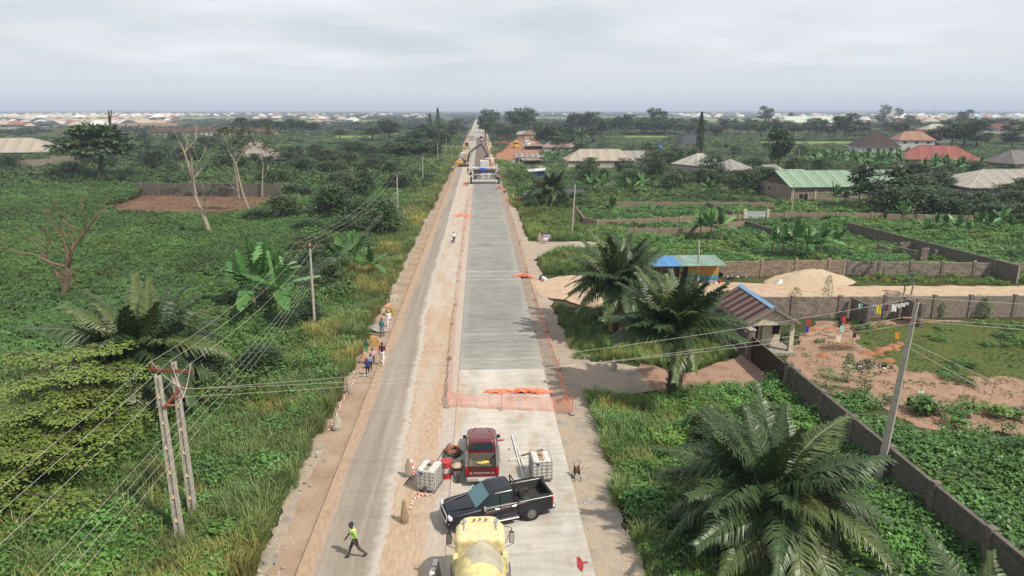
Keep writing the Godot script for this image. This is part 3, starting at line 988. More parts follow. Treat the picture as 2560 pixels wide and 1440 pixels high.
	house("villa", "pale roofed villa standing behind the orange-brown roof", Vector3(318, 0, -470), -0.2, {"w": 24, "d": 16, "eave": 5.5, "ridge": 9.5, "il": 7, "ir": 7, "wall": ww, "roof": pale})
	house("bungalow", "maroon roofed house tucked beside the orange-brown villa", Vector3(245, 0, -372), -0.3, {"w": 22, "d": 12, "eave": 4.0, "ridge": 8.2, "il": 5, "ir": 5, "wall": ww, "roof": maroon})
	house("villa", "long two storey house with a maroon roof beyond the trees", Vector3(392, 0, -512), -0.3, {"w": 24, "d": 14, "eave": 5.0, "ridge": 9.0, "il": 6, "ir": 6, "wall": ww, "roof": maroon, "win": [[0, -6, 3.2, 1.5, 1.2], [0, 0, 3.2, 1.5, 1.2], [0, 6, 3.2, 1.5, 1.2]]})
	house("villa", "house with a buttery cream roof at the edge of the town", Vector3(405, 0, -495), -0.3, {"w": 26, "d": 18, "eave": 5.0, "ridge": 11.0, "il": 8, "ir": 8, "wall": wy, "roof": roof_mat("butter", [.56, .48, .27])})
	house("villa", "cream pyramid roofed villa beyond the maroon roof", Vector3(470, 0, -640), -0.3, {"w": 22, "d": 18, "eave": 5, "ridge": 11.5, "il": 8, "ir": 8, "wall": ww, "roof": pale})
	house("bungalow", "old thatch-grey bungalow among bananas past the red roof", Vector3(171, 0, -214), 0.3, {"w": 15, "d": 11, "eave": 2.4, "ridge": 6.2, "il": 5, "ir": 5, "wall": wb, "roof": roof_mat("thatch", [.17, .165, .155]), "sheet": 1.4})
	house("hut", "small rusty-walled hut behind the green roofed hall", Vector3(83, 0, -178), 0.1, {"w": 5, "d": 4, "eave": 2.5, "ridge": 3.2, "wall": mats["rust"], "roof": white})
	# --- left side
	house("farm_shed", "long farm shed with a stepped cream roof at the left field edge", Vector3(-186, 0, -280), 0.2, {"w": 50, "d": 18, "eave": 3.0, "ridge": 8.0, "il": 3, "ir": 14, "wall": wb, "roof": cream, "sheet": 1.6, "cap": mats["wall_pale"]})
	house("bungalow", "block bungalow with a tall grey pyramid roof in the bush", Vector3(-77, 0, -244), 0.35, {"w": 17, "d": 14, "eave": 3.2, "ridge": 8.2, "il": 7.5, "ir": 6.5, "wall": wb, "roof": roof_mat("warmgrey", [.30, .26, .225]), "sheet": 1.4, "win": [[0, 3, 0.9, 1.4, 1.3], [2, 0, 0.9, 1.3, 1.2]]})
	house("annexe", "low grey roofed annexe beside the pyramid roof in the bush", Vector3(-69.5, 0, -237), 0.35, {"w": 9, "d": 7, "eave": 2.9, "ridge": 5.0, "il": 3, "ir": 3, "wall": wb, "roof": roof_mat("warmgrey", [.30, .26, .225]), "sheet": 1.4})
	# unfinished school blocks with bare rafters
	for k in 3:
		var lab: String = ["long unfinished block building with bare rusty rafters, nearest the field trees", "unfinished white gable block between the rafter roofs", "small unfinished house with brown rafters at the end of the row"][k]
		var t := thing("unfinished_building", lab, "building", [P(480, 341), P(555, 341), P(622, 341)][k], 0.03)
		var wdt: float = [56.0, 26.0, 40.0][k]
		var b := mb()
		for sg in [[0.0, 5.0, wdt, 0.25], [0.0, -5.0, wdt, 0.25]]:
			b.box(Vector3(sg[0], 1.6, sg[1]), Vector3(sg[2], 3.2, sg[3]))
		for sx in [-0.5, 0.5]:
			b.box(Vector3(sx * (wdt - 0.26), 1.6, 0), Vector3(0.25, 3.2, 9.7))
		part(b, "wall", [mats["wall_block"], mats["wall_white"], mats["wall_block"]][k], t)
		for q in int(wdt / 4.0):
			var wv := mb()
			wv.box(Vector3(-wdt * 0.5 + 2.0 + q * 4.0, 1.8, 5.13), Vector3(1.3, 1.4, 0.03))
			part(wv, "window", mats["opening"], t)
		for q in int(wdt / 2.2):
			var rb2 := mb()
			var x := -wdt * 0.5 + 1.0 + q * 2.2
			rb2.beam(Vector3(x, 3.2, 5.6), Vector3(x, 6.4, 0), 0.12, 0.2)
			rb2.beam(Vector3(x, 3.2, -5.6), Vector3(x, 6.4, 0), 0.12, 0.2)
			rb2.box(Vector3(x, 3.4, 0), Vector3(0.12, 0.15, 10.5))
			part(rb2, "rafter", mats["rust"], t)
		var pr := mb()
		for y in 5:
			for zz in [-1, 1]:
				pr.box(Vector3(0, 3.45 + y * 0.62, zz * (5.3 - y * 1.07)), Vector3(wdt, 0.12, 0.5))
		part(pr, "purlins", mt("purlin", [.33, .19, .14], 0.9, mats["_fine"], 0.3), t)
	house("school", "long brown roofed school block behind the rafter buildings", P(375, 322), 0.0, {"w": 60, "d": 14, "eave": 3.4, "ridge": 6.0, "wall": ww, "roof": rusty, "win": [[0, -20, 1, 2, 1.2], [0, -10, 1, 2, 1.2], [0, 0, 1, 2, 1.2], [0, 10, 1, 2, 1.2], [0, 20, 1, 2, 1.2]]}, "", "school")
	# --- market street on the right of the far road
	house("bungalow", "cream house with a rust-brown hipped roof by the market", Vector3(33, 0, -440), 0.0, {"w": 10.5, "d": 9, "eave": 4.0, "ridge": 6.5, "il": 4, "ir": 4, "wall": wy, "roof": rusty, "win": [[0, -1, 1.2, 1.0, 1.4], [0, 3, 0.2, 1.6, 2.4]]})
	house("shed", "long grey metal roofed market shed behind the cream house", Vector3(38, 0, -470), 0.0, {"w": 26, "d": 10, "eave": 3, "ridge": 5.0, "wall": wb, "roof": grey}, "", "shed")
	house("kiosk", "blue painted kiosk beside the cream market house", Vector3(41, 0, -425), 0.0, {"w": 7, "d": 5, "eave": 2.8, "ridge": 3.6, "wall": mt("blue_wall", [.03, .14, .42], 0.6), "roof": rusty}, "", "kiosk")
	for q in [[1318, 398, 9.0, 5.0, 0.12, "lean rusty market shed nearest the red soil"], [1325, 404, 11.0, 5.5, -0.08, "wide rusty plank-roofed market shed"], [1332, 412, 8.0, 4.0, 0.2, "small grey market shed beside a palm"], [1325, 422, 10.0, 3.6, 0.1, "low collapsed market roof in the weeds"], [1338, 373, 12.0, 5.0, 0.05, "dark market stall row beside the parked van"]]:
		var pp := P(q[0], q[1])
		var t := thing("market_shed", q[5], "shed", Vector3(pp.x, -0.2, pp.z), q[4])
		var h0: float = 2.0 if q[1] < 420 else 0.6
		for sx in [-1, 0, 1]:
			for sz in [-1, 1]:
				var b := mb()
				b.box(Vector3(sx * q[2] * 0.45, h0 * 0.5 + 0.1 * sz, sz * q[3] * 0.42), Vector3(0.14, h0 + 0.2 * sz, 0.14))
				part(b, "post", mats["wood"], t)
		var cnt := int(q[2] / 1.0)
		for k in cnt:
			var b := mb()
			var x: float = -q[2] * 0.5 + (k + 0.5) * q[2] / cnt
			b.beam(Vector3(x, h0 - 0.15 + rf(-0.05, 0.05), q[3] * 0.55), Vector3(x, h0 + 0.35, -q[3] * 0.55), q[2] / cnt * 1.04, 0.04)
			part(b, "roof_sheet", (rusty if k % 2 else grey)[k % 3], t)
		var bw := mb()
		bw.box(Vector3(0, h0 * 0.45, -q[3] * 0.4), Vector3(q[2] * 0.85, h0 * 0.9, 0.1))
		part(bw, "back_wall", mats["wood"], t)
	# blue kiosk with a white awning roof
	var k2 := thing("kiosk", "blue kiosk with a tilted white sheet roof among the weeds", "kiosk", Vector3(15.8, -0.2, -187))
	var kb := mb()
	kb.box(Vector3(0.3, 1.2, 0), Vector3(2.9, 2.4, 2.4))
	part(kb, "body", mt("blue_kiosk", [.02, .09, .34], 0.5, mats["_blot"], 0.5), k2)
	for q in 5:
		var b := mb()
		b.box(Vector3(-0.9 + q * 0.6, 1.2, 1.22), Vector3(0.05, 2.3, 0.03))
		part(b, "rib", mats["blue_kiosk"], k2)
	for q in 5:
		var b := mb()
		var x := -2.2 + q * 1.05
		b.beam(Vector3(x, 2.35 + 0.08 * q, 1.9), Vector3(x, 2.75 + 0.08 * q, -1.7), 1.06, 0.04)
		part(b, "roof_sheet", white[q % 3], k2)
	# dark roofed open shelter by the palm
	var sh := thing("shelter", "low open shelter with a dark sheet roof behind the roadside palm", "shelter", P(1432, 502))
	sh.position.y = -0.2
	for q in 5:
		var b := mb()
		b.beam(Vector3(-2.6 + q * 1.1, 2.1, 1.7), Vector3(-2.6 + q * 1.1, 2.35, -1.7), 1.12, 0.04)
		part(b, "roof_sheet", slate[q % 3], sh)
	for sx in [-2.7, 0.0, 2.3]:
		for sz in [-1.5, 1.5]:
			var b := mb()
			b.box(Vector3(sx, 1.05, sz), Vector3(0.12, 2.1, 0.12))
			part(b, "post", mats["wood"], sh)
	var swb := mb()
	swb.box(Vector3(0.6, 0.6, -1.3), Vector3(3.2, 1.2, 0.15))
	part(swb, "wall", mats["wall_block"], sh)
	build_gatehouse()
	build_kiosk()

func build_gatehouse():
	var t := thing("gatehouse", "cream gatehouse with a brown striped tin roof and pillared porch", "gatehouse", Vector3(22.1, -0.2, -51.8))
	# back room and porch: local front is +z
	var wl := mb()
	wl.box(Vector3(-0.1, 1.4, -0.9), Vector3(3.3, 2.8, 4.6))
	part(wl, "wall", mats["render_cream"], t)
	var gb := mb()
	for z in [3.05, -3.22]:
		gb = mb()
		gb.loft([PackedVector3Array([Vector3(-1.85, 2.75, z - .1), Vector3(1.85, 2.75, z - .1), Vector3(0, 3.72, z - .1)]), PackedVector3Array([Vector3(-1.85, 2.75, z), Vector3(1.85, 2.75, z), Vector3(0, 3.72, z)])], true, true, false)
		part(gb, "gable", mats["render_cream"], t)
	gb = mb()
	gb.box(Vector3(0, 2.56, 2.98), Vector3(3.72, 0.36, 0.3))
	part(gb, "lintel", mats["render_cream"], t)
	for x in [-1.68, 1.68]:
		var b := mb()
		b.cbox(Vector3(x, 1.22, 2.98), Vector3(0.34, 2.44, 0.34), 0.02)
		part(b, "pillar", mats["render_cream"], t)
	var mid := mb()
	mid.cbox(Vector3(0.35, 1.22, 1.55), Vector3(0.75, 2.44, 0.3), 0.02)
	part(mid, "pier", mats["render_cream"], t)
	var dr := mb()
	dr.box(Vector3(-0.75, 1.1, 1.42), Vector3(1.0, 2.1, 0.05))
	part(dr, "door", mats["opening"], t)
	var wn := mb()
	wn.box(Vector3(1.2, 1.6, 1.42), Vector3(0.6, 1.0, 0.04))
	part(wn, "window", mats["opening"], t)
	var pl := mb()
	pl.box(Vector3(0, 0.12, 1.2), Vector3(3.9, 0.24, 4.4))
	part(pl, "plinth", mats["oldconcrete"], t)
	# corrugated sheets, maroon with weathered stripes
	var ra := mt("tin_maroon", [.085, .032, .028], 0.55, mats["_blot"], 0.6)
	var rb := mt("tin_faded", [.20, .155, .145], 0.55, mats["_blot"], 0.6)
	for sx in [-1, 1]:
		for k in 13:
			var z: float = -3.55 + (k + 0.5) * 7.0 / 13.0
			var b := mb()
			var lo := Vector3(sx * 2.12, 2.62, z)
			var hi := Vector3(0, 3.86, z)
			var nn := Vector3(sx * 1.24, 2.12, 0).normalized()
			b.beam(lo, hi, 7.0 / 13.0 * 1.02, 0.02, nn)
			for q in 3:
				b.beam(lo + Vector3(0, 0.02, (q - 1) * 0.17), hi + Vector3(0, 0.02, (q - 1) * 0.17), 0.05, 0.04, nn)
			part(b, "roof_sheet", ra if k % 2 else rb, t)
	var rc := mb()
	rc.box(Vector3(0.12, 3.85, -0.05), Vector3(0.32, 0.03, 7.1), Basis(Vector3.BACK, -0.5))
	rc.box(Vector3(-0.12, 3.86, -0.05), Vector3(0.32, 0.03, 7.1), Basis(Vector3.BACK, 0.5))
	part(rc, "ridge_cap", mt("ridge_blue", [.16, .30, .48], 0.5), t)
	var fb := mb()
	for sx in [-1, 1]:
		fb.beam(Vector3(sx * 2.1, 2.56, 3.45), Vector3(0, 3.78, 3.45), 0.05, 0.16)
	part(fb, "fascia", mats["wood_grey"], t)

func build_kiosk():
	var t := thing("container_kiosk", "yellow and blue corrugated kiosk under a blue and green tin roof", "kiosk", Vector3(20.9, -0.2, -71.9))
	# steel cabin, local x 1.6 .. 5.1
	var yl := mt("kiosk_yellow", [.55, .30, .04], 0.55, mats["_blot"], 0.6)
	var bl := mt("kiosk_blue", [.09, .33, .50], 0.55, mats["_blot"], 0.6)
	var cab := mb()
	cab.box(Vector3(3.35, 1.0, -0.5), Vector3(3.4, 1.9, 1.9))
	part(cab, "cabin", mats["dark"], t)
	for k in 7:
		var m: Material = yl if k > 2 else bl
		for q in [[1.66, 2.75], [4.0, 5.05]]:
			var b := mb()
			b.cbox(Vector3((q[0] + q[1]) * 0.5, 0.2 + k * 0.26, 0.48), Vector3(q[1] - q[0], 0.2, 0.07), 0.03)
			part(b, "cladding_rib", m, t)
	for q in [[1.66, 2.75], [4.0, 5.05], [2.76, 3.99]]:
		for hh in [[0.06, 0.84, bl], [0.84, 1.94, yl]]:
			var b := mb()
			b.box(Vector3((q[0] + q[1]) * 0.5, (hh[0] + hh[1]) * 0.5, 0.46), Vector3(q[1] - q[0], hh[1] - hh[0], 0.03))
			part(b, "panel", hh[2], t)
	for k in 6:
		for hh in [[0.06, 0.84, bl], [0.84, 1.94, yl]]:
			var b := mb()
			b.box(Vector3(2.86 + k * 0.205, (hh[0] + hh[1]) * 0.5, 0.5), Vector3(0.1, hh[1] - hh[0], 0.05))
			part(b, "door_rib", hh[2], t)
	var sill := mb()
	sill.box(Vector3(3.35, 0.06, 0.7), Vector3(3.6, 0.3, 0.6))
	part(sill, "step", mats["oldconcrete"], t)
	for x in [-3.9, -1.6, 0.4]:
		for z in [1.7, -1.4]:
			var b := mb()
			b.box(Vector3(x, 1.15, z), Vector3(0.1, 2.3, 0.1))
			part(b, "post", mats["wood"], t)
	var bw := mb()
	bw.box(Vector3(-1.4, 0.9, -1.5), Vector3(5.6, 1.8, 0.08))
	part(bw, "back_wall", mats["wood"], t)
	var ra := roof_mat("kblue", [.13, .33, .62], 0.5)
	var rg := roof_mat("kgreen", [.30, .43, .36], 0.5)
	for k in 14:
		var x := -4.35 + (k + 0.5) * 9.6 / 14.0
		var b := mb()
		var lo := Vector3(x, 2.28, 2.3)
		var hi := Vector3(x, 2.62, -1.6)
		b.beam(lo, hi, 9.6 / 14.0 * 1.03, 0.02)
		for q in 4:
			b.beam(lo + Vector3((q - 1.5) * 0.17, 0.02, 0), hi + Vector3((q - 1.5) * 0.17, 0.02, 0), 0.05, 0.04)
		part(b, "roof_sheet", (ra if k < 7 else rg)[k % 3], t)
func build_town():
	# a few house shapes, copied into the far town
	var cols := {
		"cream": [[.44, .385, .30], "far house with a cream roof in the hazy town"],
		"white": [[.62, .60, .55], "far house with a near-white roof in the hazy town"],
		"tan": [[.38, .30, .22], "far house with a tan roof in the hazy town"],
		"brown": [[.075, .048, .04], "far house with a brown roof in the hazy town"],
		"rust": [[.31, .15, .10], "far house with a rust-red roof in the hazy town"],
		"slate": [[.06, .065, .08], "far house with a dark slate roof in the hazy town"],
		"blue": [[.20, .32, .46], "far house with a pale blue roof in the hazy town"]}
	var protos := {}
	for key in cols:
		var o := thing("far_house", cols[key][1], "house", Vector3.ZERO, 0.0, "far houses with " + key + " roofs")
		var b := mb()
		b.box(Vector3(0, 1.9, 0), Vector3(13, 3.8, 9.5))
		part(b, "wall", mats[["wall_pale", "wall_white", "wall_yellow", "wall_pale", "wall_white", "wall_pale", "wall_white"][protos.size()]], o)
		b = mb()
		var e := 3.5
		var r := 7.2
		var q := [Vector3(-8, e, 6), Vector3(8, e, 6), Vector3(8, e, -6), Vector3(-8, e, -6), Vector3(-3, r, 0), Vector3(3, r, 0)]
		b.quad(q[0], q[1], q[5], q[4])
		b.quad(q[2], q[3], q[4], q[5])
		b.tri(q[1], q[2], q[5])
		b.tri(q[3], q[0], q[4])
		b.quad(q[3], q[2], q[1], q[0])
		part(b, "roof", mt("far_roof_" + key, cols[key][0], 0.7, mats["_blot"], 0.1), o)
		b = mb()
		for x in [-4.2, 0.0, 4.2]:
			b.box(Vector3(x, 1.9, 4.76), Vector3(1.6, 1.5, 0.05))
		part(b, "window", mats["opening"], o)
		protos[key] = [o, false]
	var keys := ["cream", "white", "tan", "brown", "rust", "slate", "blue"]
	var pick := func(mix: Array) -> String:
		var s := 0.0
		for m in mix: s += m
		var x := rng.randf() * s
		for i in mix.size():
			x -= mix[i]
			if x <= 0: return keys[i]
		return "cream"
	# [pixel box of the photograph, how many, mix]
	var zones := [
		[0, 283, 420, 322, 120, [40, 14, 18, 8, 10, 6, 4]],
		[230, 292, 410, 314, 32, [50, 14, 14, 8, 8, 6, 1]],
		[420, 281, 640, 292, 10, [40, 30, 10, 0, 5, 5, 0]],
		[640, 284, 800, 300, 14, [35, 30, 10, 0, 10, 0, 4]],
		[770, 292, 900, 310, 14, [45, 20, 15, 3, 6, 0, 6]],
		[880, 290, 1060, 300, 9, [50, 30, 10, 0, 0, 0, 0]],
		[1300, 284, 1500, 296, 6, [30, 30, 20, 0, 10, 0, 0]],
		[1930, 290, 2160, 300, 22, [45, 30, 10, 0, 8, 4, 3]],
		[2080, 300, 2340, 316, 14, [25, 15, 15, 5, 30, 5, 0]],
		[2270, 289, 2560, 306, 34, [45, 20, 16, 4, 8, 4, 2]],
		[1925, 306, 2100, 322, 6, [10, 5, 10, 5, 40, 20, 0]]]
	for zn in zones:
		for k in zn[4]:
			var py: float = lerpf(zn[1], zn[3], pow(rng.randf(), 0.8))
			var p := P(rf(zn[0], zn[2]), py)
			p.y = -0.25
			if absf(p.x) < 25.0: continue
			var key: String = pick.call(zn[5])
			var sc := rf(0.75, 1.25) * 1.0
			var turn := rf(-0.5, 0.5) + (PI / 2 if rng.randf() < 0.35 else 0.0)
			if not protos[key][1]:
				var o: Node3D = protos[key][0]
				protos[key][1] = true
				o.position = p
				o.rotation.y = turn
				o.scale = Vector3.ONE * sc
			else:
				copy(protos[key][0], "far_house", p, turn, sc)
	# houses beyond the 300 largest
	var xr := []
	var cr := PackedColorArray()
	var q2 := mb()
	q2.quad(Vector3(-8, 3.5, 6), Vector3(8, 3.5, 6), Vector3(3, 7, 0), Vector3(-3, 7, 0))
	q2.quad(Vector3(8, 3.5, -6), Vector3(-8, 3.5, -6), Vector3(-3, 7, 0), Vector3(3, 7, 0))
	q2.tri(Vector3(8, 3.5, 6), Vector3(8, 3.5, -6), Vector3(3, 7, 0))
	q2.tri(Vector3(-8, 3.5, -6), Vector3(-8, 3.5, 6), Vector3(-3, 7, 0))
	q2.box(Vector3(0, 1.75, 0), Vector3(13, 3.5, 9.5))
	for zn in [[-80, 281.5, 460, 300, 420], [400, 280, 1100, 292, 150], [1650, 284, 2660, 296, 170], [1250, 282, 1650, 289, 30], [2250, 288, 2660, 302, 90]]:
		for k in zn[4]:
			var p := P(rf(zn[0], zn[2]), rf(zn[1], zn[3]))
			if absf(p.x) < 30.0: continue
			p.y = -0.25
			xr.append(Transform3D(Basis(Vector3.UP, rf(0, TAU)).scaled(Vector3.ONE * rf(.8, 1.6)), p))
			var c: Array = cols[pick.call([34, 30, 16, 6, 8, 4, 2])][0]
			cr.push_back(Color(c[0], c[1], c[2]))
	var tm := mt("far_roofs", [.95, .95, .95], 0.8)
	tm.vertex_color_use_as_albedo = true
	stuff(q2.mesh(), tm, xr, cr, "distant_roofs", "mass of distant roofs at the hazy edge of the plain", "houses")
	# the long pale market roof right of the far fields
	house("market_hall", "long pale green and white roofed market hall in the far town", P(2040, 316), 0.0, {"w": 95, "d": 40, "eave": 5, "ridge": 12, "il": 8, "ir": 14, "wall": mats["wall_white"], "roof": roof_mat("mint", [.50, .55, .46])}, "", "hall")
	# two far masts
	for q in [[2335, 292, 270, "thin far radio mast rising above the right-hand town"], [874, 298, 283, "dark far mast over the roofs of the left-hand town"]]:
		var p := P(q[0], q[1])
		var top := PZ(q[0], q[2], p.z)
		var o := thing("radio_mast", q[3], "mast", Vector3(p.x, -0.25, p.z))
		var b := mb()
		for s in [Vector3(-1, 0, -0.6), Vector3(1, 0, -0.6), Vector3(0, 0, 1.1)]:
			b.beam(s * 1.2, Vector3(0, top.y, 0) + s * 0.4, 0.35, 0.35)
		part(b, "leg", mats["steel"], o)
		b = mb()
		for k in 9:
			var y: float = top.y * (k + 0.5) / 9.0
			b.box(Vector3(0, y, 0), Vector3(2.2 - k * 0.15, 0.25, 0.25))
			b.box(Vector3(0, y, 0), Vector3(0.25, 0.25, 2.0 - k * 0.15))
		part(b, "bracing", mats["steel"], o)
var keepout := []   # [transform inverse, half x, half z] of things that plants stay out of
var keeppoly := []  # open ground outlines

func keep(o: Node3D, hx: float, hz: float):
	keepout.append([o.transform.affine_inverse(), hx, hz])

func is_free(p: Vector3) -> bool:
	for k in keepout:
		var q: Vector3 = k[0] * p
		if absf(q.x) < k[1] and absf(q.z) < k[2]: return false
	var f := Vector2(p.x, p.z)
	for k in keeppoly:
		if f.x > k[1].position.x and f.x < k[1].end.x and f.y > k[1].position.y and f.y < k[1].end.y and Geometry2D.is_point_in_polygon(f, k[0]): return false
	return true

func open_ground(pts: Array):
	var p := PackedVector2Array()
	var r := Rect2(Vector2(pts[0].x, pts[0].z), Vector2.ZERO)
	for q in pts:
		p.push_back(Vector2(q.x, q.z))
		r = r.expand(Vector2(q.x, q.z))
	keeppoly.append([p, r])

# one leaf: two triangles folded along the midrib
func leaf(b: MB, p: Vector3, d: Vector3, nn: Vector3, l: float, w: float, droop := 0.15):
	var s := d.cross(nn).normalized()
	var m := p + d * l * 0.45
	var tip := p + d * l - nn * l * droop
	b.tri(p, m + s * w * 0.5 - nn * w * 0.12, tip)
	b.tri(p, tip, m - s * w * 0.5 - nn * w * 0.12)

func rdir() -> Vector3:
	var z := rf(-1, 1)
	var a := rf(0, TAU)
	var r := sqrt(1 - z * z)
	return Vector3(cos(a) * r, z, sin(a) * r)

# leaves spread over a lumpy dome of radius r and height h
func bush_mesh(sd: int, count: int, r: float, h: float, l: float, w: float, stems := false) -> ArrayMesh:
	rng.seed = sd
	var b := mb(true)
	var lumps := []
	for k in 7:
		var a := rf(0, TAU)
		var q := rf(0.0, 0.62) * r
		lumps.append([Vector3(cos(a) * q, rf(0.45, 0.8) * h, sin(a) * q), rf(0.3, 0.5) * r])
	for k in count:
		var lp = lumps[rng.randi() % lumps.size()]
		var o := rdir()
		if o.y < -0.3: o.y = -o.y * 0.5
		var p: Vector3 = lp[0] + o * lp[1] * rf(0.55, 1.0)
		p.y = maxf(0.06, p.y * rf(0.55, 1.0))
		var d := (Vector3(o.x, 0, o.z).normalized() + rdir() * 0.5 + Vector3(0, rf(-0.5, 0.3), 0)).normalized()
		var nn := (Vector3.UP * 1.2 + o * 0.5 + rdir() * 0.55).normalized()
		nn = (nn - d * nn.dot(d)).normalized()
		var f := rf(0.72, 1.3)
		b.col = Color(f * rf(0.9, 1.12), f, f * rf(0.85, 1.1))
		leaf(b, p, d, nn, l * rf(0.7, 1.25), w * rf(0.75, 1.2))
	if stems:
		b.col = Color(0.9, 0.62, 0.5)
		for k in 5:
			var lp = lumps[k]
			b.tube(PackedVector3Array([Vector3(rf(-.08, .08), -0.1, rf(-.08, .08)), lp[0]]), [0.025, 0.012], 3, false, false)
	return b.mesh()

# palmate leaves on stalks, as on cassava
func cassava_mesh(sd: int, count: int) -> ArrayMesh:
	rng.seed = sd
	var b := mb(true)
	for k in count:
		var a := rf(0, TAU)
		var q := sqrt(rng.randf()) * 0.85
		var ctr := Vector3(cos(a) * q, rf(0.55, 1.0) * (1.45 - 0.45 * q * q), sin(a) * q)
		var f := rf(0.75, 1.28)
		b.col = Color(f * rf(0.88, 1.12), f, f * rf(0.85, 1.15))
		var tilt := (Vector3.UP + Vector3(cos(a), 0, sin(a)) * 0.5 * q + rdir() * 0.3).normalized()
		var t0 := tilt.cross(Vector3(0.3, 0.1, 0.9)).normalized()
		var t1 := tilt.cross(t0)
		var a0 := rf(0, TAU)
		for j in 5:
			var aa := a0 + j * 1.15
			var d := t0 * cos(aa) + t1 * sin(aa)
			leaf(b, ctr, (d - tilt * 0.25).normalized(), tilt, rf(0.2, 0.3), 0.085, 0.35)
	return b.mesh()

func grass_mesh(sd: int, blades: int, h: float, spread_r: float, w: float) -> ArrayMesh:
	rng.seed = sd
	var b := mb(true)
	for k in blades:
		var a := rf(0, TAU)
		var root := Vector3(cos(a), 0, sin(a)) * rf(0, spread_r)
		root.y = -0.05
		var out := (Vector3(cos(a), 0, sin(a)) + rdir() * 0.7)
		out.y = 0
		out = out.normalized()
		var hh := h * rf(0.55, 1.1)
		var lean := rf(0.1, 0.65)
		var m := root + Vector3(0, hh * 0.62, 0) + out * hh * lean * 0.4
		var tip := root + Vector3(0, hh * rf(0.75, 1.0), 0) + out * hh * lean
		var s := out.cross(Vector3.UP) * w * rf(0.7, 1.3)
		var f := rf(0.7, 1.3)
		var dry := rng.randf()
		b.col = Color(f * (2.3 if dry < 0.28 else 1.0), f * (1.45 if dry < 0.28 else 1.0), f * (1.3 if dry < 0.28 else 1.0))
		b.tri(root - s, root + s, m + s * 0.8)
		b.tri(root - s, m + s * 0.8, m - s * 0.8)
		b.tri(m - s * 0.8, m + s * 0.8, tip)
	return b.mesh()

# crown of a tree about 10 m high and 8 m wide; flat: how much its clumps are flattened
func crown_mesh(sd: int, clumps: int, per: int, l: float, shape: Array) -> ArrayMesh:
	rng.seed = sd
	var b := mb(true)
	for k in clumps:
		var a := rf(0, TAU)
		var t := rng.randf()
		var y: float = lerpf(shape[0], shape[1], t)
		var q: float = shape[2] * sqrt(rng.randf()) * (1.0 - shape[3] * absf(t * 2.0 - 1.0 + shape[4]))
		var ctr := Vector3(cos(a) * q, y, sin(a) * q)
		var cr: float = shape[5] * rf(0.7, 1.3)
		var tone := rf(0.8, 1.2)
		for j in per:
			var o := rdir()
			o.y = o.y * shape[6]
			var p := ctr + o * cr * rf(0.5, 1.0)
			var d := (Vector3(o.x, -0.1, o.z) + rdir() * 0.8).normalized()
			var nn := (Vector3.UP + o * 0.6 + rdir() * 0.6).normalized()
			nn = (nn - d * nn.dot(d)).normalized()
			var f := rf(0.72, 1.28) * tone
			b.col = Color(f * rf(0.88, 1.12), f, f * rf(0.88, 1.1))
			leaf(b, p, d, nn, l * rf(0.7, 1.3), l * rf(0.4, 0.65))
	return b.mesh()

func limb(b: MB, p: Vector3, d: Vector3, l: float, r: float, depth: int, ends: Array, wob := 0.25, upw := 0.12):
	var pts := PackedVector3Array([p])
	var rad := [r]
	var q := p
	var dd := d
	for k in 4:
		dd = (dd + rdir() * wob * 0.5 + Vector3.UP * upw).normalized()
		q += dd * l / 4.0
		pts.push_back(q)
		rad.append(r * lerpf(1.0, 0.55, (k + 1) / 4.0))
	b.tube(pts, rad, 7 if depth > 1 else 4, true, depth == 0)
	ends.append(q)
	if depth > 0:
		for k in 2 + (rng.randi() % 2):
			var nd := (dd + rdir() * 0.75).normalized()
			nd.y = maxf(nd.y, -0.1)
			limb(b, q, nd.normalized(), l * rf(0.6, 0.8), r * 0.5, depth - 1, ends, wob, upw)

func trunk_mesh(sd: int, h: float, r: float, depth := 2) -> ArrayMesh:
	rng.seed = sd
	var b := mb()
	var ends := []
	limb(b, Vector3(0, -0.3, 0), Vector3(rf(-0.1, 0.1), 1, rf(-0.1, 0.1)), h, r, depth, ends)
	return b.mesh()

var tree_protos := {}

func tree(kind: String, called: String, label: String, group: String, p: Vector3, h: float, w: float) -> Node3D:
	if not tree_protos.has(kind):
		var c: ArrayMesh
		var tr: ArrayMesh
		match kind:
			"round":
				c = crown_mesh(101, 46, 60, 0.75, [3.5, 9.2, 3.3, 0.45, 0.0, 1.15, 0.75]); tr = trunk_mesh(102, 4.5, 0.32)
			"open":
				c = crown_mesh(103, 34, 52, 0.7, [4.2, 9.3, 3.6, 0.3, -0.2, 0.95, 0.6]); tr = trunk_mesh(104, 5.0, 0.28)
			"layer":
				c = crown_mesh(105, 62, 62, 0.6, [4.4, 9.3, 4.1, 0.5, 0.6, 1.15, 0.35]); tr = trunk_mesh(106, 5.6, 0.3)
			"tall":
				c = crown_mesh(107, 34, 52, 0.7, [3.0, 9.6, 2.2, 0.6, 0.0, 1.0, 0.8]); tr = trunk_mesh(108, 5.0, 0.3)
			"shrub":
				c = crown_mesh(109, 46, 50, 0.6, [1.2, 8.6, 3.6, 0.5, 0.3, 1.4, 0.8]); tr = trunk_mesh(110, 3.5, 0.2)
		tree_protos[kind] = [c, tr]
	var tone := rng.randi() % 4
	if group: label = ["deep green ", "mid green ", "deep green ", "olive green "][tone] + label.replace("dark ", "")
	var o := thing(called, label, "tree", p, rf(0, TAU), group)
	o.position.y = -0.25
	o.scale = Vector3(w / 8.0, h / 10.0, w / 8.0)
	part(tree_protos[kind][1], "trunk", mats["bark"], o)
	part(tree_protos[kind][0], "crown", mats[["leaf_dark", "leaf_mid", "leaf_dark", "leaf_olive"][tone]], o)
	return o

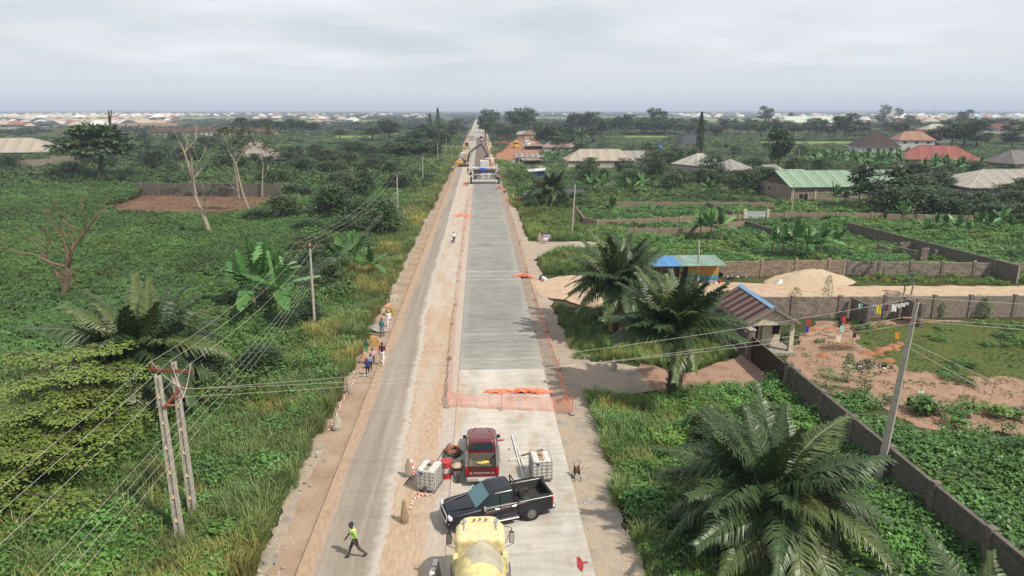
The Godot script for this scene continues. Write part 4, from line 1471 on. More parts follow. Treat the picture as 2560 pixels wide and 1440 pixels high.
# ---------------------------------------------------------------- palms and bananas
var frond_set := []
func frond_mesh(sd: int, droop: float, lpairs: int, spray: float) -> ArrayMesh:
	rng.seed = sd
	var b := mb(true)
	var pts := PackedVector3Array()
	var rad := []
	var n := 12
	for k in n + 1:
		var t := float(k) / n
		pts.push_back(Vector3(0.06 * sin(t * 2.0 + sd), 0.10 * t - droop * t * t, t * (1.0 - 0.22 * droop * t)))
		rad.append(lerpf(0.012, 0.003, t))
	b.col = Color(1.9, 1.5, 0.9)
	b.tube(pts, rad, 4, false, false)
	for k in lpairs:
		var t := lerpf(0.14, 0.99, (k + 0.5) / lpairs)
		var i := int(t * n)
		var p := pts[i].lerp(pts[mini(i + 1, n)], t * n - i)
		var tang := (pts[mini(i + 1, n)] - pts[maxi(i - 1, 0)]).normalized()
		var nn := tang.cross(Vector3.RIGHT).normalized()
		if nn.y < 0: nn = -nn
		var ll := 0.215 * sin(clampf(t * 1.05 + 0.10, 0, 1.0) * PI * 0.86 + 0.22) + 0.02
		for sd2 in [-1, 1]:
			var side: Vector3 = tang.cross(nn) * sd2
			var d := (side * rf(0.75, 0.95) + tang * rf(0.35, 0.75) + nn * rf(-0.15, 0.3) * spray).normalized()
			var s := d.cross(nn).normalized() * 0.0095
			var m := p + d * ll * 0.5
			var tip := p + d * ll + Vector3(0, -ll * rf(0.25, 0.6), 0) * spray
			var f := rf(0.7, 1.3)
			b.col = Color(f * rf(0.9, 1.15), f, f * rf(0.85, 1.05))
			b.tri(p - s * 0.6, p + s * 0.6, m + s)
			b.tri(p - s * 0.6, m + s, m - s)
			b.tri(m - s, m + s, tip)
	return b.mesh()

func oil_palm(label: String, p: Vector3, trunk_h: float, fl: float, count: int, sd: int, dead := 3, rise := 0.0):
	if frond_set.is_empty():
		for k in 5: frond_set.append(frond_mesh(300 + k, [0.15, 0.32, 0.5, 0.66, 0.82][k], 76, 1.0))
	var o := thing("oil_palm", label, "palm", Vector3(p.x, -0.25, p.z), 0.0, "")
	rng.seed = sd
	var b := mb()
	var pts := PackedVector3Array()
	var rad := []
	for k in 9:
		var t := k / 8.0
		pts.push_back(Vector3(0.1 * sin(t * 2.0), trunk_h * t, 0))
		rad.append(lerpf(0.26, 0.2, t) + (0.05 if k > 6 else 0.0))
	b.tube(pts, rad, 9)
	for k in int(trunk_h / 0.12): # old leaf bases
		var a := k * 2.4
		var y := k * 0.12
		var d := Vector3(cos(a), 0, sin(a))
		b.beam(d * 0.2 + Vector3(0, y, 0), d * 0.31 + Vector3(0, y + 0.2, 0), 0.13, 0.06)
	part(b, "trunk", mats["palm_bark"], o)
	for k in count + dead:
		var t := (k + 0.5) / count
		var a := k * 2.39996 + rf(-0.2, 0.2)
		var pitch := lerpf(1.25, -0.12, pow(minf(t, 1.0), 0.6)) + rf(-0.12, 0.12) + rise
		var vi := clampi(int(t * (4.2 - 4.0 * rise) + rf(-0.5, 0.9)), 0, 4)
		var m: Material = mats["palm_leaf"]
		if k >= count:
			pitch = rf(-0.95, -0.5); vi = 3; m = mats["palm_dead"]
		elif t > 0.8 and rng.randf() < 0.3: m = mats["palm_yellow"]
		elif rng.randf() < (0.5 if t < 0.25 else 0.2): m = mats["palm_yellow"]
		var f := part(frond_set[vi], "frond", m, o)
		var bs := Basis(Vector3.UP, a) * Basis(Vector3.RIGHT, -pitch) * Basis(Vector3.BACK, rf(-0.5, 0.5))
		f.transform = Transform3D(bs.scaled(Vector3.ONE * fl * rf(0.82, 1.08) * (0.8 if t < 0.12 else 1.0)), Vector3(0, trunk_h + 0.1 * (1 - t), 0) + Vector3(sin(a), 0, cos(a)) * 0.15)
	return o

var banana_set := []
func banana_leaf(sd: int, droop: float) -> ArrayMesh:
	rng.seed = sd
	var b := mb(true)
	var n := 11
	var mid := []
	for k in n + 1:
		var t := float(k) / n
		mid.append(Vector3(0, 0.25 * t - droop * t * t, t))
	b.col = Color(1.5, 1.35, 0.9)
	b.tube(PackedVector3Array(mid), [0.018, 0.012, 0.008, 0.006], 4, false, false)
	for k in range(2, n):
		var t0 := float(k) / n
		var t1 := float(k + 1) / n
		for s in [-1, 1]:
			var w0 := 0.16 * pow(sin(PI * clampf((t0 - 0.12) / 0.9, 0.02, 1)), 0.55)
			var w1 := 0.16 * pow(sin(PI * clampf((t1 - 0.12) / 0.9, 0.02, 0.985)), 0.55)
			var tear := rf(0.0, 0.05) if rng.randf() < 0.5 else 0.0
			var dr := rf(-0.05, 0.02)
			var f := rf(0.85, 1.2)
			b.col = Color(f, f, f * 0.9)
			var e0: Vector3 = mid[k] + Vector3(s * w0, -0.25 * w0 + dr, 0.03 + tear)
			var e1: Vector3 = mid[k + 1] + Vector3(s * w1, -0.25 * w1 + dr, 0.03)
			if s > 0: b.quad(mid[k], mid[k + 1], e1, e0)
			else: b.quad(mid[k], e0, e1, mid[k + 1])
	return b.mesh()

func banana(label: String, group: String, p: Vector3, h: float, sd: int):
	if banana_set.is_empty():
		for k in 4: banana_set.append(banana_leaf(400 + k, [0.05, 0.3, 0.55, 0.85][k]))
	rng.seed = sd
	var o := thing("banana_plant", label, "banana", Vector3(p.x, -0.25, p.z), rf(0, TAU), group)
	var b := mb()
	var sh := h * 0.48
	b.tube(PackedVector3Array([Vector3.ZERO, Vector3(0.05, sh * 0.5, 0), Vector3(0.02, sh, 0)]), [0.13 * h / 4, 0.10 * h / 4, 0.06 * h / 4], 7)
	part(b, "stem", mats["banana_stem"], o)
	var cnt := 8
	for k in cnt:
		var a := k * 2.4 + rf(-0.3, 0.3)
		var t := float(k) / cnt
		var f := part(banana_set[clampi(int(t * 4.0), 0, 3)], "leaf", mats["banana_leaf"] if rng.randf() < 0.75 else mats["banana_leaf_pale"], o)
		var pitch := lerpf(1.35, 0.25, t) + rf(-0.1, 0.1)
		var bs := Basis(Vector3.UP, a) * Basis(Vector3.RIGHT, -pitch) * Basis(Vector3.BACK, rf(-0.4, 0.4))
		f.transform = Transform3D(bs.scaled(Vector3(1.15, 1, 1) * h * 0.56 * rf(0.85, 1.1)), Vector3(0, sh * 0.97, 0))

# ---------------------------------------------------------------- scattering
func scatter_rect(xf: Array, cl: PackedColorArray, x0: float, x1: float, z0: float, z1: float, stp: float, sc: Vector2, col: Callable, thin = null, grow := 0.0) -> void:
	var z := z0
	while z > z1:
		var s := stp * maxf(1.0, absf(z) * grow)
		var x := x0
		while x < x1:
			var p := Vector3(x + rf(-.5, .5) * s, -0.25, z + rf(-.5, .5) * s)
			if is_free(p) and (thin == null or thin.call(p)):
				var k := rf(sc.x, sc.y) * (1.0 + 0.45 * nz.get_noise_2d(p.x * 0.13 + 3.0, p.z * 0.13))
				var w := k * s / stp
				xf.append(Transform3D(Basis(Vector3.UP, rf(0, TAU)).scaled(Vector3(w, k * (1.0 + (s / stp - 1.0) * 0.35), w)), p))
				cl.push_back(col.call(p))
			x += s
		z -= s

func hue(p: Vector3, a: Color, b: Color, d: Color) -> Color:
	var t := clampf(0.5 + 1.1 * nz.get_noise_2d(p.x * 0.05, p.z * 0.05) + 0.5 * nz.get_noise_2d(p.x * 0.4, p.z * 0.4), 0, 1)
	var q := clampf(2.4 * nz.get_noise_2d(p.x * 0.11 + 50.0, p.z * 0.11) - 0.1, 0, 1)
	var k := rf(0.68, 1.22) * (1.0 + 0.45 * nz.get_noise_2d(p.x * 0.02 + 9.0, p.z * 0.02) + 0.4 * nz.get_noise_2d(p.x * 0.17, p.z * 0.17 + 30.0))
	var c := a.lerp(b, t).lerp(d, q * 0.8)
	return Color(c.r * k, c.g * k, c.b * k)

func build_plants():
	# foliage colours are base colours; clumps vary them by tint
	leafmat("leaf_cassava", [.066, .130, .034], [.22, .30, .10], 0.5)
	leafmat("leaf_scrub", [.064, .112, .031], [.2, .26, .1], 0.55)
	leafmat("leaf_grass", [.15, .19, .066], [.26, .3, .12], 0.55)
	leafmat("leaf_weed", [.078, .165, .04], [.24, .32, .1], 0.45)
	leafmat("leaf_dark", [.034, .064, .02], [.14, .2, .08], 0.5)
	leafmat("leaf_mid", [.048, .088, .025], [.16, .22, .08], 0.5)
	leafmat("leaf_olive", [.052, .080, .025], [.16, .2, .07], 0.5)
	leafmat("leaf_layer", [.145, .20, .04], [.3, .36, .09], 0.5)
	leafmat("palm_leaf", [.046, .080, .030], [.24, .32, .12], 0.4)
	leafmat("palm_yellow", [.085, .115, .038], [.3, .34, .1], 0.42)
	leafmat("palm_dead", [.19, .135, .075], [.1, .08, .05], 0.7)
	leafmat("banana_leaf", [.055, .14, .035], [.25, .36, .1], 0.4)
	leafmat("banana_leaf_pale", [.12, .24, .085], [.25, .36, .12], 0.4)
	mt("banana_stem", [.16, .17, .07], 0.7, mats["_fine"], 1.0)
	mt("bark", [.10, .08, .062], 0.9, mats["_fine"], 0.8)
	mt("bark_pale", [.36, .30, .235], 0.9, mats["_fine"], 0.8)
	mt("bark_brown", [.22, .15, .10], 0.9, mats["_fine"], 0.8)
	mt("palm_bark", [.06, .047, .037], 0.95, mats["_fine"], 1.2)
	# open ground
	for o in get_children():
		if not o is Node3D or not o.has_meta("category"): continue
		var c: String = o.get_meta("category")
		if c in ["house", "hall", "shed", "school", "building", "kiosk", "gatehouse"] and not o.name.begins_with("far_house"):
			var box := AABB()
			var first := true
			for ch in o.get_children():
				if ch is MeshInstance3D:
					var bb: AABB = ch.transform * ch.mesh.get_aabb()
					box = bb if first else box.merge(bb)
					first = false
			keep(o, maxf(absf(box.position.x), absf(box.end.x)) + 0.2, maxf(absf(box.position.z), absf(box.end.z)) + 0.2)
	open_ground([P(1330, 696), P(1440, 680), P(1700, 694), P(2130, 704), P(2200, 706), P(2400, 708), P(2800, 704), P(2800, 746), P(2300, 745), P(1890, 746), P(1700, 752), P(1480, 770), P(1340, 760)])
	open_ground([P(1380, 890), P(1390, 1010), P(1450, 975), P(1560, 990), P(1690, 985), P(1780, 972), P(1910, 968), P(1950, 920), P(1870, 870), P(1720, 925), P(1560, 900), P(1470, 896)])
	open_ground([P(260, 520), P(330, 497), P(355, 482), P(480, 487), P(700, 487), P(715, 502), P(640, 536), P(500, 548), P(400, 542), P(300, 546)])
	open_ground([P(1300, 596), P(1460, 600), P(1530, 604), P(1530, 618), P(1400, 616), P(1330, 650)])
	open_ground([P(1235, 387), P(1260, 372), P(1285, 345), P(1345, 350), P(1370, 368), P(1310, 410), P(1240, 404)])
	open_ground([P(1262, 500), P(1290, 490), P(1360, 490), P(1350, 502)])
	var cass := [cassava_mesh(1, 34), cassava_mesh(2, 34)]
	var scrub := [bush_mesh(3, 130, 1.0, 1.5, 0.30, 0.16), bush_mesh(4, 130, 1.0, 1.9, 0.34, 0.18)]
	var weed := [bush_mesh(5, 110, 0.55, 0.75, 0.16, 0.12), bush_mesh(6, 110, 0.55, 0.95, 0.15, 0.11)]
	var gr := [grass_mesh(7, 34, 1.25, 0.22, 0.014), grass_mesh(8, 34, 1.0, 0.25, 0.016)]
	var c_g := Color(0.9, 1.0, 0.9)
	var c_b := Color(1.05, 1.15, 0.85)
	var c_d := Color(1.9, 1.25, 0.95)
	rng.seed = 77
	var xf: Array
	var cl: PackedColorArray
	# --- left verge grass
	for v in 2:
		xf = []; cl = PackedColorArray()
		scatter_rect(xf, cl, -15.5, -9.0, -14, -130, 0.42, Vector2(0.7, 1.25), func(p): return hue(p, Color(.85, .95, .9), Color(1.15, 1.1, .9), Color(2.3, 1.55, 1.2)), func(p): return p.x < -9.45 + 0.5 * nz.get_noise_2d(p.z * 0.3, 5.0) and nz.get_noise_2d(p.x * 0.25 + v * 30.0, p.z * 0.25) > -0.25, 0.012)
		scatter_rect(xf, cl, -32, -15.5, -18, -46, 0.52, Vector2(0.7, 1.3), func(p): return hue(p, Color(.85, .95, .9), Color(1.15, 1.1, .9), Color(2.3, 1.55, 1.2)), func(p): return nz.get_noise_2d(p.x * 0.2 + v * 30.0, p.z * 0.2) > -0.1, 0.012)
		scatter_rect(xf, cl, -16, -9.3, -130, -330, 0.42, Vector2(0.8, 1.3), func(p): return hue(p, Color(.75, .95, .85), Color(1.0, 1.05, .85), Color(1.6, 1.3, 1.0)), null, 0.012)
		stuff(gr[v], mats["leaf_grass"], xf, cl, "verge_grass", ["tall green and straw grass along the left road verge", "shorter green grass mixed into the left road verge"][v], "grass")
	for v in 2:
		xf = []; cl = PackedColorArray()
		scatter_rect(xf, cl, -33, -10.2, -18, -64, 0.62, Vector2(0.7, 1.5), func(p): return hue(p, c_g, c_b, Color(1.3, 1.2, .8)), func(p): return nz.get_noise_2d(p.x * 0.18 + v * 40.0, p.z * 0.18 + 9.0) > (0.12 if p.x > -14.0 else -0.12), 0.012)
		stuff(weed[v], mats["leaf_weed"], xf, cl, "verge_weeds", ["low broad-leaved weeds under the twin poles", "bushy weeds between the grass and the field"][v], "weeds")
	# climbers and shrubs between verge and field
	xf = []; cl = PackedColorArray()
	scatter_rect(xf, cl, -24, -12.5, -33, -125, 1.0, Vector2(0.7, 1.35), func(p): return hue(p, Color(.8, .95, .8), Color(1.1, 1.25, .9), Color(1.0, 1.0, .7)), func(p): return nz.get_noise_2d(p.x * 0.12, p.z * 0.09 + 70.0) > 0.05 and p.x < -13.5 - 1.5 * nz.get_noise_2d(p.z * 0.2, 3.0), 0.011)
	stuff(scrub[0], mats["leaf_scrub"], xf, cl, "climber_thicket", "dense dark climbers and shrubs between the verge and the cassava", "thicket")
	# cassava field
	for v in 2:
		xf = []; cl = PackedColorArray()
		scatter_rect(xf, cl, -135, -15.5, -44, -168, 1.12, Vector2(0.85, 1.35), func(p): return hue(p, Color(.85, .95, 1.0), Color(1.1, 1.15, .85), Color(1.0, .95, .6)), func(p): return p.x > p.z * 0.98 - 14.0 and (p.x < -19.0 or nz.get_noise_2d(p.x * 0.12, p.z * 0.09 + 70.0) <= 0.1), 0.0095)
		stuff(cass[v], mats["leaf_cassava"], xf, cl, "cassava_field", ["green cassava crop covering the left field", "second planting of cassava in the left field"][v], "crop")
	# --- right verge, weeds and grass
	for v in 2:
		xf = []; cl = PackedColorArray()
		var rgn := func(p): return p.x > 6.95 + 0.6 * nz.get_noise_2d(p.z * 0.3, 11.0) - 0.6 * smoothstep(-40.0, -25.0, p.z) and nz.get_noise_2d(p.x * 0.22 + v * 30.0, p.z * 0.22 + 20.0) > -0.3
		scatter_rect(xf, cl, 6.2, 14.5, -14, -44, 0.42, Vector2(0.6, 1.1), func(p): return hue(p, Color(.8, .95, .9), Color(1.05, 1.1, .9), Color(2.0, 1.4, 1.1)), rgn, 0.012)
		scatter_rect(xf, cl, 7.2, 19.4, -46, -68, 0.5, Vector2(0.45, 0.85), func(p): return hue(p, Color(.85, 1.05, .9), Color(1.05, 1.2, .9), Color(1.4, 1.2, .8)), rgn, 0.012)
		scatter_rect(xf, cl, 7.6, 19.0, -76, -132, 0.6, Vector2(0.5, 1.0), func(p): return hue(p, Color(.8, 1.1, .9), Color(1.05, 1.2, .9), Color(1.4, 1.2, .8)), rgn, 0.011)
		scatter_rect(xf, cl, 6.9, 14.0, -132, -330, 0.5, Vector2(0.7, 1.1), func(p): return hue(p, Color(.75, 1.0, .85), Color(1.0, 1.1, .85), Color(1.4, 1.2, .8)), null, 0.012)
		scatter_rect(xf, cl, 41.0, 62.0, -60.5, -73.5, 0.6, Vector2(0.25, 0.5), func(p): return hue(p, Color(.8, 1.1, .8), Color(1.1, 1.2, .8), Color(1.7, 1.3, .9)), func(p): return nz.get_noise_2d(p.x * 0.2, p.z * 0.3) > 0.0, 0.011)
		stuff(gr[v], mats["leaf_grass"], xf, cl, "roadside_grass", ["tall grass along the right road verge", "shorter grass along the right road verge"][v], "grass")
	for v in 2:
		xf = []; cl = PackedColorArray()
		scatter_rect(xf, cl, 7.2, 20.0, -12, -44.5, 0.5, Vector2(0.6, 1.3), func(p): return hue(p, Color(.8, .95, .85), Color(1.1, 1.2, .85), Color(1.2, 1.15, .6)), func(p): return p.x > 12.5 or nz.get_noise_2d(p.x * 0.3 + v * 40.0, p.z * 0.3 + 9.0) > 0.02, 0.012)
		scatter_rect(xf, cl, 20.7, 48, -12, -39.5, 0.62, Vector2(0.8, 1.7), func(p): return hue(p, Color(.7, .9, .8), Color(1.05, 1.15, .85), Color(1.2, 1.0, .6)), func(p): return p.z > -34.0 - 5.5 * nz.get_noise_2d(p.x * 0.15, 8.0) - 5.0 * smoothstep(27.0, 21.0, p.x) or nz.get_noise_2d(p.x * 0.3, p.z * 0.3) > 0.25, 0.012)
		scatter_rect(xf, cl, 19, 62, -76, -128, 0.85, Vector2(0.7, 1.5), func(p): return hue(p, Color(.75, .95, .85), Color(1.05, 1.15, .85), Color(1.7, 1.25, .9)), func(p): return nz.get_noise_2d(p.x * 0.1 + v * 20.0, p.z * 0.1) > -0.3, 0.010)
		scatter_rect(xf, cl, 8.0, 19, -48, -66, 0.8, Vector2(0.5, 1.0), func(p): return hue(p, c_g, c_b, c_d), func(p): return nz.get_noise_2d(p.x * 0.25, p.z * 0.25 + 70.0) > 0.22, 0.01)
		scatter_rect(xf, cl, 24, 48, -41, -56.5, 0.75, Vector2(0.3, 0.8), func(p): return hue(p, c_g, c_b, Color(1.2, 1.1, .6)), func(p): return nz.get_noise_2d(p.x * 0.16, p.z * 0.2 + 40.0) > (0.22 if p.x > 31 else 0.4), 0.01)
		scatter_rect(xf, cl, 59, 112, -58, -132, 1.0, Vector2(0.8, 1.7), func(p): return hue(p, c_g, c_b, c_d), null, 0.010)
		scatter_rect(xf, cl, 40, 62, -60.0, -73.5, 0.9, Vector2(0.4, 0.9), func(p): return hue(p, c_g, c_b, c_d), func(p): return nz.get_noise_2d(p.x * 0.3, p.z * 0.3 + 40.0) > 0.2, 0.01)
		stuff(weed[v], mats["leaf_weed"], xf, cl, "broadleaf_weeds", ["bright broad-leaved creepers around the long block wall", "leafy weeds filling the walled plots"][v], "weeds")
	xf = []; cl = PackedColorArray()
	var lawn := PackedVector2Array()
	for q in [P(2130, 815), P(2300, 800), P(2800, 795), P(2800, 960), P(2560, 945), P(2290, 925), P(2180, 880)]: lawn.push_back(Vector2(q.x, q.z))
	scatter_rect(xf, cl, 21, 62, -36, -57, 0.3, Vector2(0.14, 0.3), func(p): return hue(p, Color(.7, 1.0, .7), Color(1.0, 1.2, .8), Color(1.5, 1.1, .7)), func(p): return nz.get_noise_2d(p.x * 0.5, p.z * 0.5) > (-0.55 if Geometry2D.is_point_in_polygon(Vector2(p.x, p.z), lawn) else 0.12), 0.0)
	stuff(gr[1], mats["leaf_grass"], xf, cl, "short_grass", "short patchy grass of the compound lawn", "grass")
	# --- scrub to the middle distance, both sides, thinning into the far plain
	var sx := [[], []]
	var sc := [PackedColorArray(), PackedColorArray()]
	var lo := []
	var lc := PackedColorArray()
	var ring := 118.0
	while ring < 7000.0:
		var s := ring * 0.0105 if ring < 900.0 else ring * 0.0125
		var cnt := int(1.72 * ring / s)
		for k in cnt:
			var a := -0.81 + 1.72 * (k + rf(-.5, .5)) / cnt
			var rr := ring + rf(-.5, .5) * s
			var p := Vector3(sin(a) * rr, -0.25, -cos(a) * rr)
			if p.x > -11.5 and p.x < 8.5: continue
			if not is_free(p): continue
			if p.x < 0 and p.z > -160.0: continue
			if p.x > 0 and p.x < 62 and p.z > -130.0: continue
			var dens := nz.get_noise_2d(p.x * 0.006, p.z * 0.006) + 0.5 * nz.get_noise_2d(p.x * 0.03, p.z * 0.03)
			if ring > 620.0:
				# fields, bush and far woods
				if dens < 0.12 + 0.2 * smoothstep(900.0, 2500.0, ring) - 0.4 * smoothstep(3000.0, 5000.0, ring): continue
				var town := ring < 3400.0 and (a < -0.18 or a > 0.3)
				if town and rng.randf() < 0.55: continue
				var h := rf(3.0, 8.0) * (1.0 + ring / 5000.0) * (0.62 if town else 1.0)
				lo.append(Transform3D(Basis(Vector3.UP, rf(0, TAU)).scaled(Vector3(s * 0.8, h * 0.55, s * 0.8)), p))
				var kk := rf(0.7, 1.25)
				lc.push_back(Color(kk, kk, kk))
				continue
			var v := rng.randi() % 2
			var low := dens < -0.12
			var h2 := rf(0.35, 0.8) if low else rf(0.8, 1.7) * (1.0 + maxf(0.0, dens) * 0.8)
			if p.x > 15 and p.x < 260 and p.z > -330: h2 = minf(h2, 1.15)
			var w := s * rf(0.55, 0.95)
			sx[v].append(Transform3D(Basis(Vector3.UP, rf(0, TAU)).scaled(Vector3(w, h2 * (0.75 + minf(w, 2.0) * 0.15), w)), p))
			var c := hue(p, Color(.72, .92, .85), Color(1.1, 1.2, .85), Color(1.75, 1.35, 1.1))
			if rng.randf() < 0.16: c = Color(c.r * .45, c.g * .5, c.b * .5)
			sc[v].push_back(c if not low else Color(c.r * 1.1, c.g * 1.12, c.b))
		ring += s
	for v in 2:
		stuff(scrub[v], mats["leaf_scrub"], sx[v], sc[v], "scrub", ["dense green scrub covering the middle distance", "taller green scrub mixed through the middle distance"][v], "scrub")
	stuff(bush_mesh(9, 90, 0.85, 1.6, 0.5, 0.32), mats["leaf_dark"], lo, lc, "far_woods", "hazy woods and hedges of the far plain", "woods")
	print("scatter ", sx[0].size() + sx[1].size(), " far ", lo.size())
	place_trees()
func place_trees():
	rng.seed = 500
	# --- left bottom tree with flat leafy tiers
	var t := thing("layered_tree", "spreading tree with flat yellow-green leaf tiers beside the twin poles", "tree", Vector3(-22.5, -0.25, -36.0))
	var b := mb()
	var ends := []
	rng.seed = 41
	limb(b, Vector3(0, -0.2, 0), Vector3(0.12, 1, 0.1), 2.6, 0.26, 0, ends, 0.2)
	var top: Vector3 = ends[0]
	var tips := []
	for k in 19:
		var a := k * 2.4 + rf(-0.2, 0.2)
		var l := rf(2.4, 5.8) * (1.0 - 0.02 * k)
		var y0 := -1.2 + 0.21 * k
		var pts := PackedVector3Array([top + Vector3(0, minf(y0, 0.1), 0)])
		for q in 5:
			var f := (q + 1) / 5.0
			pts.push_back(top + Vector3(cos(a) * l * f, y0 + 0.9 * sin(f * 2.0) + rf(-0.1, 0.1), sin(a) * l * f))
			if q > 0: tips.append([pts[q + 1], 0.5 + 0.55 * f, a])
		b.tube(pts, [0.13, 0.1, 0.08, 0.06, 0.04, 0.02], 5)
	part(b, "trunk", mats["bark"], t)
	b = mb(true)
	for q in tips:
		for k in 150:
			var a2 := rf(0, TAU)
			var r: float = sqrt(rng.randf()) * q[1] * 1.25
			var p: Vector3 = q[0] + Vector3(cos(a2) * r, rf(-0.05, 0.07) - r * 0.16, sin(a2) * r)
			var d := Vector3(cos(a2 + rf(-1, 1)), rf(-0.25, 0.1), sin(a2 + rf(-1, 1))).normalized()
			var f := rf(0.7, 1.3)
			b.col = Color(f * rf(0.85, 1.15), f, f * 0.9)
			leaf(b, p, d, (Vector3.UP + rdir() * 0.45).normalized(), rf(0.16, 0.28), rf(0.1, 0.15))
	part(b, "crown", mats["leaf_layer"], t)
	# a lower one of the same kind in front
	var t2 := thing("layered_tree", "low leaning leafy branch tree at the foot of the wires", "tree", Vector3(-23.5, -0.25, -29.5), 2.0)
	t2.scale = Vector3(0.9, 0.62, 0.9)
	part(t.get_child(0).mesh, "trunk", mats["bark"], t2)
	part(t.get_child(1).mesh, "crown", mats["leaf_layer"], t2)
	var t3 := thing("layered_tree", "lowest leafy tier of the spreading tree beside the lower wires", "tree", Vector3(-21.5, -0.25, -32.5), 4.0)
	t3.scale = Vector3(0.75, 0.75, 0.75)
	part(t.get_child(0).mesh, "trunk", mats["bark"], t3)
	part(t.get_child(1).mesh, "crown", mats["leaf_layer"], t3)
	rng.seed = 640
	for k in 26:
		tree("shrub", "thicket_bush", "climber-covered bush in the thicket along the left verge", "bushes of the left verge thicket", Vector3(rf(-23, -14.5), 0, rf(-37, -92)), rf(1.9, 3.4), rf(2.6, 4.6))
	for k in 22:
		tree("shrub", "thicket_bush", "leafy bush between the right verge and the long block wall", "bushes before the long block wall", Vector3(rf(9.0, 19.3), 0, rf(-15, -37)), rf(1.2, 2.3), rf(1.8, 3.4))
	# --- palms
	oil_palm("large dark oil palm left of the road behind the twin poles", Vector3(-21.6, 0, -42.0), 3.5, 5.9, 60, 51, 6)
	oil_palm("twin-crowned oil palm beside the junction of the dirt track, taller", Vector3(10.9, 0, -52.6), 5.0, 4.4, 50, 52, 4, 0.1)
	oil_palm("oil palm with a tall dark trunk in front of the gatehouse", Vector3(12.1, 0, -40.4), 4.9, 4.6, 48, 53, 1, 0.26)
	oil_palm("low oil palm leaning behind the tall palm by the kiosk", Vector3(12.0, 0, -56.5), 5.0, 4.4, 44, 54, 3, 0.08)
	oil_palm("huge spreading oil palm between the road and the long block wall", Vector3(11.9, 0, -24.9), 2.9, 4.9, 52, 55, 10)
	oil_palm("round dark oil palm beside the far right verge", P(1378, 512), 3.4, 5.3, 34, 56, 3)
	oil_palm("young oil palm at the foot of the long block wall", Vector3(16.8, 0, -18.6), 0.8, 4.2, 22, 57, 2)
	for q in [[697 / 4.0 + 1280, 372, 7.5, 4.6, "palm standing among the houses behind the cream roof"], [1800, 322, 9.0, 5.5, "small palm silhouetted in the right-hand tree line"], [1975, 312, 13.0, 6.5, "tall palm near the pale market hall"], [2290, 330, 8.0, 6.0, "palm beside the orange-brown villa"]]:
		oil_palm(q[4], P(q[0], q[1]), q[2], q[3], 20, int(q[0]), 1)
	# --- bananas
	for q in [[640, 800, 7.2], [700, 806, 6.4], [610, 770, 5.4], [668, 770, 6.6]]:
		banana("tall banana plant with pale torn leaves beside the wires left of the road", "tall bananas left of the road", P(q[0], q[1]), q[2], int(q[0]))
	for q in [[850, 690, 4.6], [890, 684, 5.0], [930, 700, 4.0]]:
		banana("banana plant in the thicket left of the road", "bananas in the left thicket", P(q[0], q[1]), q[2], int(q[0]))
	for q in [[1775, 605, 5.2], [1800, 607, 5.4], [1750, 600, 4.4]]:
		banana("banana plant in the clump before the pinkish wall", "bananas before the pinkish wall", P(q[0], q[1]), q[2], int(q[0]))
	for q in [[1930, 655, 4.2], [1955, 660, 4.4], [1985, 662, 4.8], [2015, 664, 4.4], [2050, 655, 4.6], [2085, 652, 4.0]]:
		banana("banana plant behind the tan wall by the sand heap", "bananas behind the sand heap", P(q[0], q[1] - 16), q[2], int(q[0]))
	for q in [[1600, 488], [1505, 489], [1480, 486], [1550, 490], [1525, 553], [1770, 492], [1580, 493]]:
		banana("banana plant in the weedy walled plot", "bananas in the weedy plot", P(q[0], q[1]), 4.4 + rf(-.6, .6), int(q[0]))
	for q in [[2085, 523, 5.0], [2145, 526, 6.2], [2110, 522, 4.4], [2240, 548, 4.6], [2255, 556, 3.6], [2385, 548, 4.0]]:
		banana("banana plant in front of the green roofed hall", "bananas before the green roofed hall", P(q[0], q[1]), q[2], int(q[0]))
	for k in 9:
		banana("small banana plant in the plot beyond the long dark wall", "bananas beyond the long dark wall", P(2310 + k * 27, 590 + rf(-14, 12)), rf(2.8, 4.0), 900 + k)
	for k in 34:
		var px := rf(2020, 2275)
		banana("banana plant of the grove below the brown pyramid roof", "grove below the brown pyramid roof", P(px, rf(408, 428)), rf(4.5, 6.0), 950 + k)
	for k in 16:
		banana("banana plant below the red roofed bungalow", "bananas below the red roof", P(rf(2290, 2450), rf(424, 440)), rf(4.2, 5.6), 1000 + k)
	for q in [[1375, 410], [1395, 408], [1365, 412], [1690, 420], [1515, 418]]:
		banana("banana plant near the cream roofed bungalow", "bananas near the cream roof", P(q[0], q[1]), 5.0, int(q[0]) + 3)
	# --- bare trees
	bare_tree("tall bare pale tree leaning in the cassava field", P(530, 594), -0.32, [[0.0, 0.0], [-0.7, 3.2], [-1.6, 6.0], [-1.9, 9.0], [-2.6, 12.5], [-3.0, 14.0]], 0.34, 61, 0.0, "bark_pale")
	bare_tree("slim forked tree with sparse crown before the blackened wall", P(626, 530), 0, [[0.0, 0.0], [-0.8, 3.0], [-1.4, 6.2], [-1.8, 9.0], [-3.0, 11.5]], 0.25, 62, 0.35, "bark_pale")
	bare_tree("thin straight tree behind the forked one", P(598, 494), 0, [[0.0, 0.0], [-0.1, 4.0], [-0.3, 8.0], [0.5, 11.0]], 0.2, 63, 0.4, "bark_pale")
	bare_tree("slender tree at the right end of the blackened wall", P(655, 490), 0, [[0.0, 0.0], [0.5, 4.0], [0.9, 7.0], [0.2, 10.0]], 0.2, 64, 0.5, "bark_pale")
	bare_tree("crooked dead tree wound with dry vines in the left field", P(146, 762), 0, [[0.0, 0.0], [1.1, 2.0], [1.5, 3.9], [1.6, 5.2], [3.4, 7.2], [4.8, 8.8]], 0.3, 65, 0.0, "bark_brown")
	# --- single trees. [px, py of the foot, height, width, kind]
	tree("layer", "umbrella_tree", "wide dark umbrella tree in the left field", "", P(252, 448), 15.5, 22.0)
